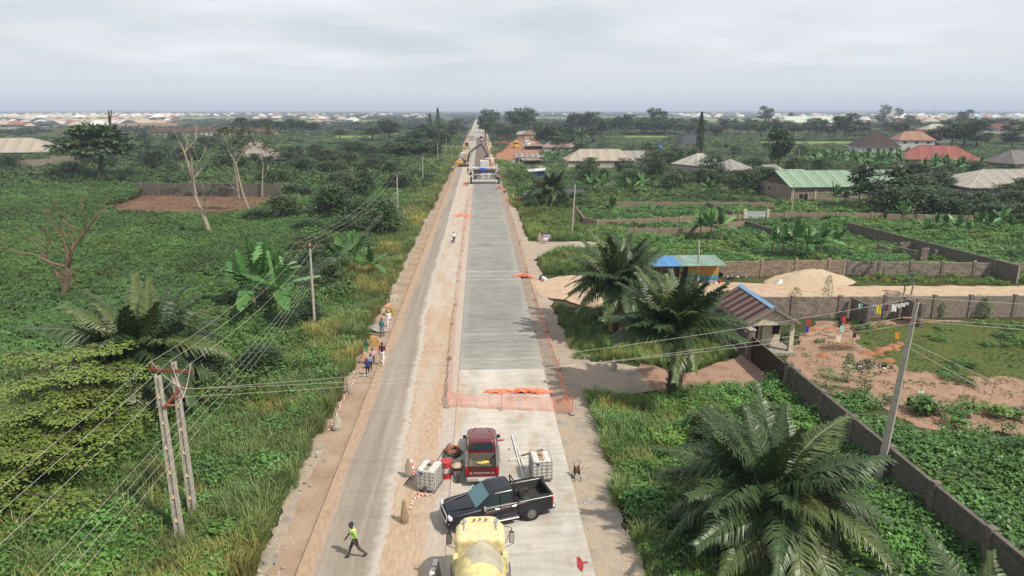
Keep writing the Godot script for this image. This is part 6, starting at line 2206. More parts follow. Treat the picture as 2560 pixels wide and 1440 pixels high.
	for sx in [-1, 1]:
		wheel(t, Vector3(sx * 1.0, .75, .7), .75, .45, yl)
		wheel(t, Vector3(sx * .9, .5, -1.8), .5, .35, yl)
	# --- cars and the market
	var white := mt("paint_white", [.72, .72, .71], 0.3)
	far_car("parked_car", "white car behind the tipper on the left lane", Vector3(-6.5, 0, -283), PI, Vector3(1.8, 1.6, 4.4), white, false, "car")
	far_car("parked_car", "second white car farther up beside the loader", Vector3(-6.2, 0, -352), PI, Vector3(1.9, 1.8, 4.6), white, true, "car")
	far_car("parked_van", "white van parked at the market", Vector3(25.6, -.1, -378), 0.5, Vector3(2.1, 2.4, 5.4), white, true, "van")
	far_car("minibus", "yellow and black minibus standing on the red soil", Vector3(18.6, -.1, -352), 0.05, Vector3(2.3, 3.2, 7.5), mt("bus_yellow", [.62, .34, .02], 0.4), true, "bus")
	bxp(get_node("minibus"), "front_panel", bk, Vector3(0, 2.0, 3.42), Vector3(1.9, 1.2, .06), Basis(), 0.0)
	far_car("parked_car", "white saloon between the market sheds", Vector3(29, -.1, -392), 1.2, Vector3(1.8, 1.5, 4.3), white, false, "car")
	# red trailer
	t = thing("red_trailer", "red tipping trailer parked beyond the yellow minibus", "trailer", Vector3(12.6, -.1, -372), 0.2)
	bxp(t, "body", mt("trailer_red", [.36, .07, .05], 0.6, mats["_blot"], 0.3), Vector3(0, 1.6, 0), Vector3(5.6, 1.6, 2.6), Basis(), .06)
	bxp(t, "drawbar", bk, Vector3(-3.4, .8, 0), Vector3(1.6, .2, .2), Basis(), 0.0)
	for sz in [-1, 1]: 
		b = mb()
		b.lathe([Vector2(.05, 0), Vector2(.5, 0), Vector2(.5, .3), Vector2(.05, .3)], 14, Transform3D(Basis(Vector3.RIGHT, PI / 2), Vector3(.8, .5, sz * 1.2 - .15)))
		part(b, "wheel", mats["black_rubber"], t)
	t = thing("road_roller", "small red roller working at the far end of the road base", "roller", Vector3(1.4, 0, -425))
	bxp(t, "body", mats["trailer_red"], Vector3(0, 1.5, 0), Vector3(1.9, 1.1, 3.0), Basis(), .15)
	bxp(t, "canopy", bk, Vector3(0, 3.0, 0), Vector3(2.0, .12, 2.2))
	bxp(t, "canopy_post", bk, Vector3(0, 2.4, .6), Vector3(1.6, 1.1, .1), Basis(), 0.0)
	b = mb()
	b.lathe([Vector2(.05, -1), Vector2(.7, -1), Vector2(.7, 1), Vector2(.05, 1)], 16, Transform3D(Basis(Vector3.BACK, PI / 2), Vector3(0, .7, 1.9)))
	part(b, "drum", mats["steel"], t)
	t = thing("dump_truck", "dusty dump truck at the far end of the left lane", "truck", Vector3(-4.4, 0, -440))
	bxp(t, "cab", mats["tipper_tan"], Vector3(0, 2.0, 2.8), Vector3(2.4, 2.2, 1.8), Basis(), .2)
	bxp(t, "load_body", mats["steel"], Vector3(0, 2.1, -1.2), Vector3(2.5, 1.8, 5.4), Basis(), .06)
	for sx in [-1, 1]:
		for z in [2.8, -1.5, -2.8]: wheel(t, Vector3(sx * 1.05, .5, z), .5, .35, mats["steel"])
func ring12(hx: float, z0: float, z1: float, y: float, cr: float) -> PackedVector3Array:
	# rounded rectangle in plan, counter-clockwise seen from above
	var r := PackedVector3Array()
	var cs := [[hx - cr, z1 - cr, 0.0], [hx - cr, z0 + cr, 1.0], [-hx + cr, z0 + cr, 2.0], [-hx + cr, z1 - cr, 3.0]]
	for c in cs:
		for k in 3:
			var a: float = PI / 2 - (c[2] + k * 0.5) * PI / 2
			r.push_back(Vector3(c[0] + cos(a) * cr, y, c[1] + sin(a) * cr))
	return r

func wheel(parent: Node, at: Vector3, r: float, w: float, rim: Material):
	var t := mb()
	var s := signf(at.x)
	var tr := Transform3D(Basis(Vector3(0, 1, 0), Vector3(1, 0, 0), Vector3(0, 0, -1)), at - Vector3(w * 0.5, 0, 0))
	t.lathe([Vector2(r * 0.6, 0), Vector2(r * 0.93, 0), Vector2(r, w * 0.15), Vector2(r, w * 0.85), Vector2(r * 0.93, w), Vector2(r * 0.6, w)], 20, tr)
	var o := part(t, "wheel", mats["black_rubber"], parent)
	var q := mb()
	var x := at.x + s * (w * 0.5 + 0.004)
	for k in 6:
		var a := TAU * k / 6
		var d := Vector3(0, cos(a), sin(a))
		q.beam(Vector3(x, at.y, at.z) + d * r * 0.1, Vector3(x, at.y, at.z) + d * r * 0.6, 0.025, r * 0.2, d.cross(Vector3.RIGHT))
	q.lathe([Vector2(r * 0.57, 0.0), Vector2(r * 0.63, 0.012), Vector2(r * 0.57, 0.02)], 18, Transform3D(Basis(Vector3(0, 1, 0), Vector3(1, 0, 0), Vector3(0, 0, -1)), Vector3(x - 0.01, at.y, at.z)))
	q.lathe([Vector2(r * 0.17, 0.0), Vector2(r * 0.17, 0.02), Vector2(r * 0.1, 0.03)], 10, Transform3D(Basis(Vector3(0, s, 0), Vector3(s, 0, 0), Vector3(0, 0, -1)), Vector3(x, at.y, at.z)))
	part(q, "rim", rim, o)

# a double-cab pickup 5.3 m long facing -z
func pickup(label: String, at: Vector3, turn: float, sc: float, paint: Material, o: Dictionary) -> Node3D:
	var t := thing("pickup_truck", label, "pickup", at, turn)
	t.scale = Vector3.ONE * sc
	var b := mb()
	# lower shell as cross-sections from nose to cab back
	var st := [[-2.66, .70, .50, .78], [-2.62, .80, .45, .92], [-2.50, .87, .42, 1.0], [-2.2, .915, .40, 1.06], [-1.7, .925, .40, 1.10], [-1.25, .925, .40, 1.14], [-0.5, .925, .40, 1.15], [0.4, .925, .40, 1.16], [0.80, .925, .40, 1.17]]
	var rings := []
	for s in st:
		var w: float = s[1]
		var y0: float = s[2]
		var y1: float = s[3]
		var ym := lerpf(y0, y1, 0.62)
		rings.append(PackedVector3Array([Vector3(-w * .9, y0, s[0]), Vector3(w * .9, y0, s[0]), Vector3(w * .98, y0 + .07, s[0]), Vector3(w, ym, s[0]), Vector3(w * .985, y1 - .13, s[0]), Vector3(w * .95, y1 - .045, s[0]), Vector3(w * .84, y1, s[0]), Vector3(0, y1 + .045, s[0]), Vector3(-w * .84, y1, s[0]), Vector3(-w * .95, y1 - .045, s[0]), Vector3(-w * .985, y1 - .13, s[0]), Vector3(-w, ym, s[0]), Vector3(-w * .98, y0 + .07, s[0])]))
	b.loft(rings, true, true, true)
	# bonnet creases
	for sx in [-1, 1]:
		b.tube(PackedVector3Array([Vector3(sx * .38, 1.035, -2.5), Vector3(sx * .52, 1.135, -1.9), Vector3(sx * .6, 1.165, -1.4)]), [.03, .035, .03], 6)
	part(b, "body", paint, t)
	# cabin with rounded roof
	b = mb()
	var cab := [ring12(.86, -1.30, .80, 1.12, .08), ring12(.80, -.92, .74, 1.42, .10), ring12(.74, -.58, .68, 1.66, .12), ring12(.70, -.44, .64, 1.745, .14), ring12(.62, -.34, .56, 1.785, .16), ring12(.40, -.18, .40, 1.80, .14)]
	b.loft(cab, true, true, true)
	for x in [-.42, -.14, .14, .42]:
		b.box(Vector3(x, 1.797 - absf(x) * .05, .1), Vector3(.05, .022, .75))
	part(b, "cabin", paint, t)
	# glass
	var gm: Material = mt("car_glass", [.022, .035, .04], 0.06, null, 1.0, {"spec": 0.7})
	b = mb()
	var f0 := Vector3(0, 1.155, -1.262)
	b.quad(Vector3(-.76, 1.17, -1.27), Vector3(-.66, 1.665, -.575), Vector3(.66, 1.665, -.575), Vector3(.76, 1.17, -1.27))
	var ws := part(b, "windscreen", o.get("screen", gm), t)
	ws.position = Vector3(0, 0.012, -0.028)
	b = mb()
	b.quad(Vector3(.70, 1.24, .79), Vector3(.62, 1.64, .70), Vector3(-.62, 1.64, .70), Vector3(-.70, 1.24, .79))
	part(b, "rear_window", gm, t).position = Vector3(0, 0.01, 0.02)
	for sx in [-1, 1]:
		for q in [[-.98, -.16, -.56], [-.10, .52, -.02]]:
			b = mb()
			var lo0 := Vector3(sx * .868, 1.19, q[0] if q[0] < -.5 else q[0])
			var lo1 := Vector3(sx * .868, 1.19, q[1])
			var hi1 := Vector3(sx * .758, 1.62, q[1] - (.05 if q[1] > 0 else .0))
			var hi0 := Vector3(sx * .758, 1.62, q[2])
			if sx > 0: b.quad(lo1, lo0, hi0, hi1)
			else: b.quad(lo0, lo1, hi1, hi0)
			part(b, "side_window", gm, t)
			b = mb()
			b.beam(lo0 + Vector3(sx * .01, -.025, 0), lo1 + Vector3(sx * .01, -.025, 0), .015, .03)
			part(b, "window_trim", mats["chrome"] if o.get("bright", false) else mats["dark"], t)
		# doors as seams with handles
		for q in [[-1.02, -.13], [-.10, .74]]:
			b = mb()
			for z in q:
				b.box(Vector3(sx * .925, .80, z), Vector3(.012, .64, .014))
			b.box(Vector3(sx * .922, .50, (q[0] + q[1]) * .5), Vector3(.012, .014, q[1] - q[0]))
			var dr := part(b, "door", mats["dark"], t)
			b = mb()
			b.cbox(Vector3(sx * .945, 1.02, q[1] - .16), Vector3(.03, .04, .2), .01)
			part(b, "handle", mats["chrome"], dr)
		# mirror
		b = mb()
		b.cbox(Vector3(sx * 1.03, 1.24, -.92), Vector3(.2, .2, .12), .04)
		part(b, "mirror", o.get("mirror", mats["dark"]), t)
		# headlight and tail light
		b = mb()
		b.cbox(Vector3(sx * .70, .90, -2.56), Vector3(.34, .14, .2), .04)
		part(b, "headlight", mt("lamp_glass", [.6, .62, .65], 0.1), t)
		b = mb()
		b.cbox(Vector3(sx * .85, .95, 2.60), Vector3(.15, .40, .12), .03)
		part(b, "tail_light", mt("tail_red", [.38, .012, .012], 0.2), t)
		# wheels and arches
		for z in [-1.72, 1.48]:
			b = mb()
			b.lathe([Vector2(.40, 0), Vector2(.475, 0.0), Vector2(.46, .035), Vector2(.40, .03)], 22, Transform3D(Basis(Vector3(0, sx, 0), Vector3(sx, 0, 0), Vector3(0, 0, -1)), Vector3(sx * .905, .42, z)))
			b.lathe([Vector2(.02, 0), Vector2(.455, 0.0), Vector2(.455, .004)], 22, Transform3D(Basis(Vector3(0, sx, 0), Vector3(sx, 0, 0), Vector3(0, 0, -1)), Vector3(sx * .922, .42, z)))
			part(b, "wheel_arch", mats["dark"], t)
			wheel(t, Vector3(sx * .85, .385, z), .385, .25, o.get("rim", mats["steel"]))
		b = mb()
		b.cbox(Vector3(sx * .98, .42, -.25), Vector3(.2, .06, 2.1), .02)
		part(b, "side_step", mats["steel"], t)
	# load bed
	b = mb()
	for sx in [-1, 1]:
		b.cbox(Vector3(sx * .865, .80, 1.72), Vector3(.12, .76, 1.82), .035)
	b.box(Vector3(0, .79, .86), Vector3(1.7, .72, .08))
	part(b, "bed_side", paint, t)
	b = mb()
	b.box(Vector3(0, .60, 1.74), Vector3(1.62, .06, 1.76))
	for k in 9:
		b.box(Vector3(-.64 + k * .16, .64, 1.74), Vector3(.07, .02, 1.72))
	for sx in [-1, 1]:
		b.box(Vector3(sx * .795, .88, 1.72), Vector3(.02, .5, 1.7))
		b.cbox(Vector3(sx * .68, .74, 1.48), Vector3(.24, .24, .9), .06)
		b.cbox(Vector3(sx * .865, 1.19, 1.72), Vector3(.13, .035, 1.84), .012)
	b.box(Vector3(0, .86, .915), Vector3(1.56, .46, .03))
	part(b, "bed_liner", o.get("liner", mt("liner", [.06, .058, .055], 0.8, mats["_grit"], 1.0)), t)
	b = mb()
	b.cbox(Vector3(0, .86, 2.615), Vector3(1.56, .62, .09), .03)
	var tg := part(b, "tailgate", paint, t)
	b = mb()
	b.cbox(Vector3(0, 1.08, 2.665), Vector3(.34, .08, .02), .01)
	part(b, "latch", mats["dark"], tg)
	b = mb()
	b.cbox(Vector3(0, 1.185, 2.615), Vector3(1.56, .03, .1), .01)
	part(b, "rail", mats["dark"], tg)
	# bumpers, plate, grille
	b = mb()
	b.cbox(Vector3(0, .46, 2.70), Vector3(1.72, .2, .2), .05)
	part(b, "rear_bumper", o.get("bumper", mats["steel"]), t)
	b = mb()
	b.box(Vector3(0, .47, 2.812), Vector3(.44, .16, .02))
	part(b, "number_plate", mats["white_paint"], t)
	b = mb()
	b.cbox(Vector3(0, .50, -2.66), Vector3(1.66, .24, .16), .06)
	part(b, "front_bumper", paint, t)
	b = mb()
	b.cbox(Vector3(0, .76, -2.675), Vector3(.9, .32, .06), .03)
	part(b, "grille", mats["dark"], t)
	if o.get("bright", false):
		b = mb()
		b.tube(PackedVector3Array([Vector3(-.62, .62, -2.72), Vector3(-.56, .93, -2.69), Vector3(.56, .93, -2.69), Vector3(.62, .62, -2.72), Vector3(.4, .58, -2.74), Vector3(-.4, .58, -2.74), Vector3(-.62, .62, -2.72)]), [.04], 6)
		part(b, "grille_surround", mats["chrome"], t)
		# roll bar and rails along the bed
		b = mb()
		b.tube(PackedVector3Array([Vector3(-.82, 1.2, 1.0), Vector3(-.76, 1.62, .92), Vector3(-.64, 1.76, .9), Vector3(.64, 1.76, .9), Vector3(.76, 1.62, .92), Vector3(.82, 1.2, 1.0)]), [.035], 8)
		b.tube(PackedVector3Array([Vector3(-.74, 1.5, .93), Vector3(.74, 1.5, .93)]), [.025], 6)
		part(b, "roll_bar", mats["dark"], t)
		for sx in [-1, 1]:
			b = mb()
			b.tube(PackedVector3Array([Vector3(sx * .84, 1.21, 1.1), Vector3(sx * .84, 1.27, 1.2), Vector3(sx * .84, 1.27, 2.3), Vector3(sx * .84, 1.21, 2.4)]), [.022], 6)
			part(b, "bed_rail", mats["dark"], t)
			# side decal: silver and dark red bands
			b = mb()
			b.quad(Vector3(sx * .931, .80, -1.0), Vector3(sx * .931, .93, .1), Vector3(sx * .931, 1.00, .1), Vector3(sx * .931, .84, -1.0))
			b.quad(Vector3(sx * .931, .94, .12), Vector3(sx * .931, 1.05, 1.3), Vector3(sx * .931, 1.11, 1.3), Vector3(sx * .931, 1.01, .12))
			part(b, "decal", mt("decal_red", [.16, .05, .045], 0.35), t)
			b = mb()
			b.quad(Vector3(sx * .933, .93, -.85), Vector3(sx * .933, 1.05, .3), Vector3(sx * .933, 1.07, .3), Vector3(sx * .933, .95, -.85))
			b.quad(Vector3(sx * .933, 1.00, .2), Vector3(sx * .933, 1.10, 1.2), Vector3(sx * .933, 1.115, 1.2), Vector3(sx * .933, 1.02, .2))
			part(b, "decal", mt("decal_silver", [.5, .5, .52], 0.3), t)
	return t

func letters(text: String, size: float, depth: float) -> TextMesh:
	var m := TextMesh.new()
	var f := SystemFont.new()
	f.font_names = PackedStringArray(["Droid Sans"])
	m.font = f
	m.text = text
	m.font_size = 32
	m.pixel_size = size / 32.0
	m.depth = depth
	return m

func build_vehicles():
	var redp := mt("paint_red", [.115, .014, .018], 0.28, null, 1.0, {"clearcoat_enabled": true, "clearcoat": 0.7, "clearcoat_roughness": 0.15})
	var blackp := mt("paint_black", [.008, .009, .014], 0.38, null, 1.0, {"clearcoat_enabled": true, "clearcoat": 0.35, "clearcoat_roughness": 0.2})
	var red := pickup("dusty dark red pickup with its open bed towards the tanks", Vector3(-0.05, 0.05, -32.6), 0.0, 0.88, redp, {"liner": mt("liner_dusty", [.17, .15, .125], 0.85, mats["_blot"], 1.0), "bumper": mt("bumper_grey", [.30, .29, .27], 0.5), "rim": mats["steel"]})
	var tx := part(letters("FRONTIER", 0.13, 0.008), "lettering", mats["white_paint"], red)
	tx.position = Vector3(0, .80, 2.668)
	tx.scale = Vector3(1.6, 0.75, 1)
	for sx in [-1, 1]:
		var q := mb()
		q.tri(Vector3(sx * .62 - .07, .76, 2.672), Vector3(sx * .62 + .07, .76, 2.672), Vector3(sx * .62, .90, 2.672))
		part(q, "reflector", mt("reflector", [.75, .25, .22], 0.4), red)
	pickup("black double-cab pickup parked across the slab with a roll bar", Vector3(0.62, 0.05, -27.62), deg_to_rad(107), 0.92, blackp, {"bright": true, "mirror": mats["chrome"], "rim": mt("rim_dark", [.22, .22, .22], 0.35, null, 1.0, {"metallic": 0.8}), "screen": mt("screen_teal", [.05, .13, .15], 0.05, null, 1.0, {"spec": 0.7})})
	# load in the red bed
	var rag := mb()
	rng.seed = 9
	for k in 9:
		rag.lathe([Vector2(0.02, -.04), Vector2(rf(.08, .13), 0), Vector2(0.05, rf(.04, .08)), Vector2(0.01, .06)], 7, Transform3D(Basis(Vector3.UP, rf(0, 3)), Vector3(-.3 + k * .06, 0.02 * sin(k * 2.0), rf(-.08, .08))))
	var ro := part(rag, "yellow_cloth", mt("yellow_cloth", [.55, .47, .04], 0.85))
	tag(ro, "yellow cloth crumpled in the bed of the red pickup", "cloth")
	ro.position = Vector3(.05, .655, -31.45)
	for q in [["green_bucket", "green bucket tipped over in the red pickup bed", Vector3(.38, .75, -30.75), 1.4], ["green_bucket", "light green tub lying in the black pickup bed", Vector3(1.95, .78, -27.7), 0.6]]:
		var t := thing(q[0], q[1], "bucket", q[2], q[3])
		var b := mb()
		b.lathe([Vector2(.0, -.13), Vector2(.11, -.13), Vector2(.15, .13), Vector2(.135, .13), Vector2(.1, -.1), Vector2(0.01, -.1)], 14, Transform3D(Basis(Vector3.BACK, 1.35), Vector3.ZERO))
		part(b, "tub", mt("green_plastic", [.05, .42, .20], 0.4), t)
		b = mb()
		b.tube(PackedVector3Array([Vector3(-.13, .14, 0), Vector3(-.2, .02, .12), Vector3(-.13, -.12, 0.05)]), [.008], 4)
		part(b, "handle", mats["steel"], t)
	var can := thing("black_canister", "black canister standing behind the cab in the black pickup bed", "canister", Vector3(1.72, .62, -28.1))
	var cb := mb()
	cb.lathe([Vector2(.02, 0), Vector2(.15, 0.01), Vector2(.16, .1), Vector2(.16, .34), Vector2(.1, .42), Vector2(.04, .44)], 14)
	part(cb, "drum", mats["black_rubber"], can)
	cb = mb()
	cb.lathe([Vector2(.04, .44), Vector2(.04, .49), Vector2(.005, .49)], 8)
	part(cb, "cap", mats["dark"], can)
	build_mixer()
	build_site_machines()

func build_mixer():
	var yel := mt("mixer_yellow", [.78, .66, .30], 0.4, mats["_blot"], 0.4, {"clearcoat_enabled": true, "clearcoat": 0.3})
	var cream := mt("mixer_cream", [.80, .70, .37], 0.55, mats["_blot"], 0.5)
	var t := thing("concrete_mixer_truck", "pale yellow concrete mixer truck with plastic over its drum", "truck", Vector3(-0.13, 0.05, -20.6))
	# cab, front at -z
	var b := mb()
	var cab := [ring12(.93, -2.75, -1.35, .95, .1), ring12(.95, -2.78, -1.33, 1.6, .12), ring12(.93, -2.66, -1.33, 2.3, .14), ring12(.92, -2.5, -1.3, 2.62, .2), ring12(.86, -2.42, -1.3, 2.74, .22), ring12(.72, -2.3, -1.36, 2.79, .22)]
	b.loft(cab, true, true, true)
	for x in [-.46, -.16, .16, .46]:
		b.box(Vector3(x, 2.79, -1.85), Vector3(.012, .012, .8))
	part(b, "cab", cream, t)
	b = mb() # visor with rounded front
	var vr := []
	for y in [2.62, 2.70]:
		vr.append(PackedVector3Array([Vector3(-.78, y, -2.3), Vector3(.78, y, -2.3), Vector3(.74, y - .02, -2.62), Vector3(.6, y - .05, -2.86), Vector3(.4, y - .07, -2.98), Vector3(-.4, y - .07, -2.98), Vector3(-.6, y - .05, -2.86), Vector3(-.74, y - .02, -2.62)]))
	b.loft(vr, true, true, false)
	part(b, "sun_visor", cream, t)
	b = mb()
	b.quad(Vector3(-.82, 1.55, -2.80), Vector3(-.80, 2.28, -2.69), Vector3(.80, 2.28, -2.69), Vector3(.82, 1.55, -2.80))
	part(b, "windscreen", mats["car_glass"], t)
	for q in [[-.78, 2.62, -2.45], [-.22, 2.76, -2.56], [0.0, 2.77, -2.58], [.22, 2.76, -2.56], [.78, 2.62, -2.45]]:
		b = mb()
		b.lathe([Vector2(.05, 0), Vector2(.055, .03), Vector2(.03, .07), Vector2(.005, .08)], 10, Transform3D(Basis(), Vector3(q[0], q[1] - .02, q[2])))
		part(b, "marker_light", mt("amber", [.30, .09, .03], 0.35), t)
	for sx in [-1, 1]:
		b = mb()
		b.tube(PackedVector3Array([Vector3(sx * .6, 2.82, -1.85), Vector3(sx * .6, 2.84, -2.15), Vector3(sx * .6, 2.84, -2.4)]), [.025, .03, .085], 10)
		b.tube(PackedVector3Array([Vector3(sx * .6, 2.76, -1.85), Vector3(sx * .6, 2.84, -1.85)]), [.05, .03], 8)
		part(b, "air_horn", mats["chrome"], t)
		# mirrors on tube frames
		b = mb()
		b.tube(PackedVector3Array([Vector3(sx * .9, 2.5, -2.5), Vector3(sx * 1.2, 2.45, -2.45), Vector3(sx * 1.27, 1.8, -2.4), Vector3(sx * .93, 1.6, -2.4)]), [.014], 5)
		b.tube(PackedVector3Array([Vector3(sx * .92, 2.1, -1.9), Vector3(sx * 1.2, 2.42, -2.42)]), [.012], 5)
		var fr := part(b, "mirror_frame", mats["dark"], t)
		b = mb()
		b.cbox(Vector3(sx * 1.2, 2.1, -2.38), Vector3(.2, .48, .07), .02)
		part(b, "mirror", mats["black_rubber"], fr)
		b = mb()
		b.box(Vector3(sx * 1.2, 2.1, -2.34), Vector3(.16, .42, .006))
		part(b, "mirror_glass", mats["chrome"], fr)
		# rear-of-cab panels, side grilles and handrails
		b = mb()
		b.cbox(Vector3(sx * .9, 1.75, -1.15), Vector3(.2, 1.0, .34), .03)
		part(b, "cab_side_panel", yel, t)
		b = mb()
		for k in 5: b.box(Vector3(sx * 1.0, 1.0 + k * .14, -.75), Vector3(.16, .03, .5))
		b.tube(PackedVector3Array([Vector3(sx * 1.05, .9, -.5), Vector3(sx * 1.08, 2.0, -.6), Vector3(sx * 1.05, 2.0, -1.0), Vector3(sx * 1.05, .9, -1.0)]), [.02], 5)
		part(b, "handrail", mats["steel"], t)
		b = mb()
		b.cbox(Vector3(sx * .96, .95, -1.6), Vector3(.1, .7, 1.6), .03)
		part(b, "cab_step", mats["dark"], t)
		wheel(t, Vector3(sx * .85, .48, -2.1), .48, .28, mats["steel"])
		for z in [1.3, 2.45]:
			wheel(t, Vector3(sx * .8, .48, z), .48, .45, mats["steel"])
			b = mb()
			b.cbox(Vector3(sx * .82, 1.04, z), Vector3(.5, .05, 1.0), .02)
			part(b, "mudguard", mats["dark"], t)
	b = mb()
	b.tube(PackedVector3Array([Vector3(1.08, .8, -.7), Vector3(1.08, 1.6, -.7)]), [.09], 10)
	part(b, "water_filter", mt("filter_orange", [.5, .13, .05], 0.5), t)
	b = mb()
	for sx in [-1, 1]: b.box(Vector3(sx * .36, .82, .6), Vector3(.12, .26, 6.4))
	for z in [-1.0, 0.5, 2.0, 3.4]: b.box(Vector3(0, .82, z), Vector3(.6, .2, .1))
	part(b, "chassis", mats["dark"], t)
	b = mb()
	b.cbox(Vector3(0, .62, -2.86), Vector3(1.86, .36, .2), .05)
	part(b, "bumper", cream, t)
	b = mb()
	b.cbox(Vector3(0, 1.45, -.95), Vector3(.7, 1.2, .22), .04)
	b.box(Vector3(0, 1.2, 2.9), Vector3(1.2, .9, .2))
	part(b, "drum_frame", yel, t)
	# drum
	var ax := Vector3(0, 0.20, 1).normalized()
	var x := Vector3.RIGHT
	var tr := Transform3D(Basis(x, ax, x.cross(ax)), Vector3(0, 2.15, -1.22))
	b = mb()
	b.lathe([Vector2(.05, 0), Vector2(.30, 0.02), Vector2(.48, .14), Vector2(.66, .42), Vector2(.80, .8), Vector2(.87, 1.2), Vector2(.89, 1.7), Vector2(.88, 2.1), Vector2(.80, 2.5), Vector2(.66, 3.0), Vector2(.5, 3.5), Vector2(.44, 3.75), Vector2(.38, 3.75), Vector2(.36, 3.4)], 40, tr)
	part(b, "drum", yel, t)
	b = mb()
	b.lathe([Vector2(.875, 1.15), Vector2(.90, 1.18), Vector2(.90, 1.22), Vector2(.875, 1.25)], 40, tr)
	b.lathe([Vector2(.70, 2.85), Vector2(.76, 2.88), Vector2(.76, 2.98), Vector2(.68, 3.0)], 40, tr)
	part(b, "drum_seam", yel, t)
	# hopper and chutes at the rear (behind the picture edge)
	b = mb()
	b.lathe([Vector2(.25, 0), Vector2(.55, .55), Vector2(.57, .55), Vector2(.28, 0)], 12, Transform3D(Basis(), Vector3(0, 2.75, 2.95)), false)
	part(b, "hopper", yel, t)
	b = mb()
	b.beam(Vector3(0, 2.3, 3.2), Vector3(.2, 1.2, 4.0), .4, .06)
	part(b, "chute", yel, t)
	# crumpled clear plastic on the drum
	var pm := mt("plastic_film", [.42, .41, .39], 0.3, null, 1.0, {"transparency": BaseMaterial3D.TRANSPARENCY_ALPHA, "cull_mode": BaseMaterial3D.CULL_DISABLED})
	pm.albedo_color.a = 0.5
	b = mb()
	var nu := 26
	var nv := 22
	var g := []
	for i in nu + 1:
		var row := []
		for j in nv + 1:
			var u := float(i) / nu
			var w := float(j) / nv
			var y := lerpf(.95, 2.35, w)
			var a0 := lerpf(-.62, .95, u) * (0.45 + 0.55 * sin(clampf(w * 1.15 + .15, 0, 1) * PI * .6 + .3))
			a0 += 0.22 * w
			var R := 0.0
			if y < 1.2: R = lerpf(.80, .87, (y - .8) / .4)
			else: R = .885 - maxf(0.0, y - 2.0) * .2
			var cr := absf(nz.get_noise_2d(u * 9.0 + w * 3.0, w * 5.0)) * .07 + absf(nz.get_noise_2d(u * 15.0, w * 4.0 + u * 9.0)) * .045
			var bump := .20 * exp(-pow((u - .45) / .2, 2) - pow((w - .14) / .16, 2))
			R += .012 + cr + bump
			row.append(tr * Vector3(sin(a0) * R, y, -cos(a0) * R))
		g.append(row)
	b.loft(g, false, false, true)
	part(b, "plastic_cover", pm, t)
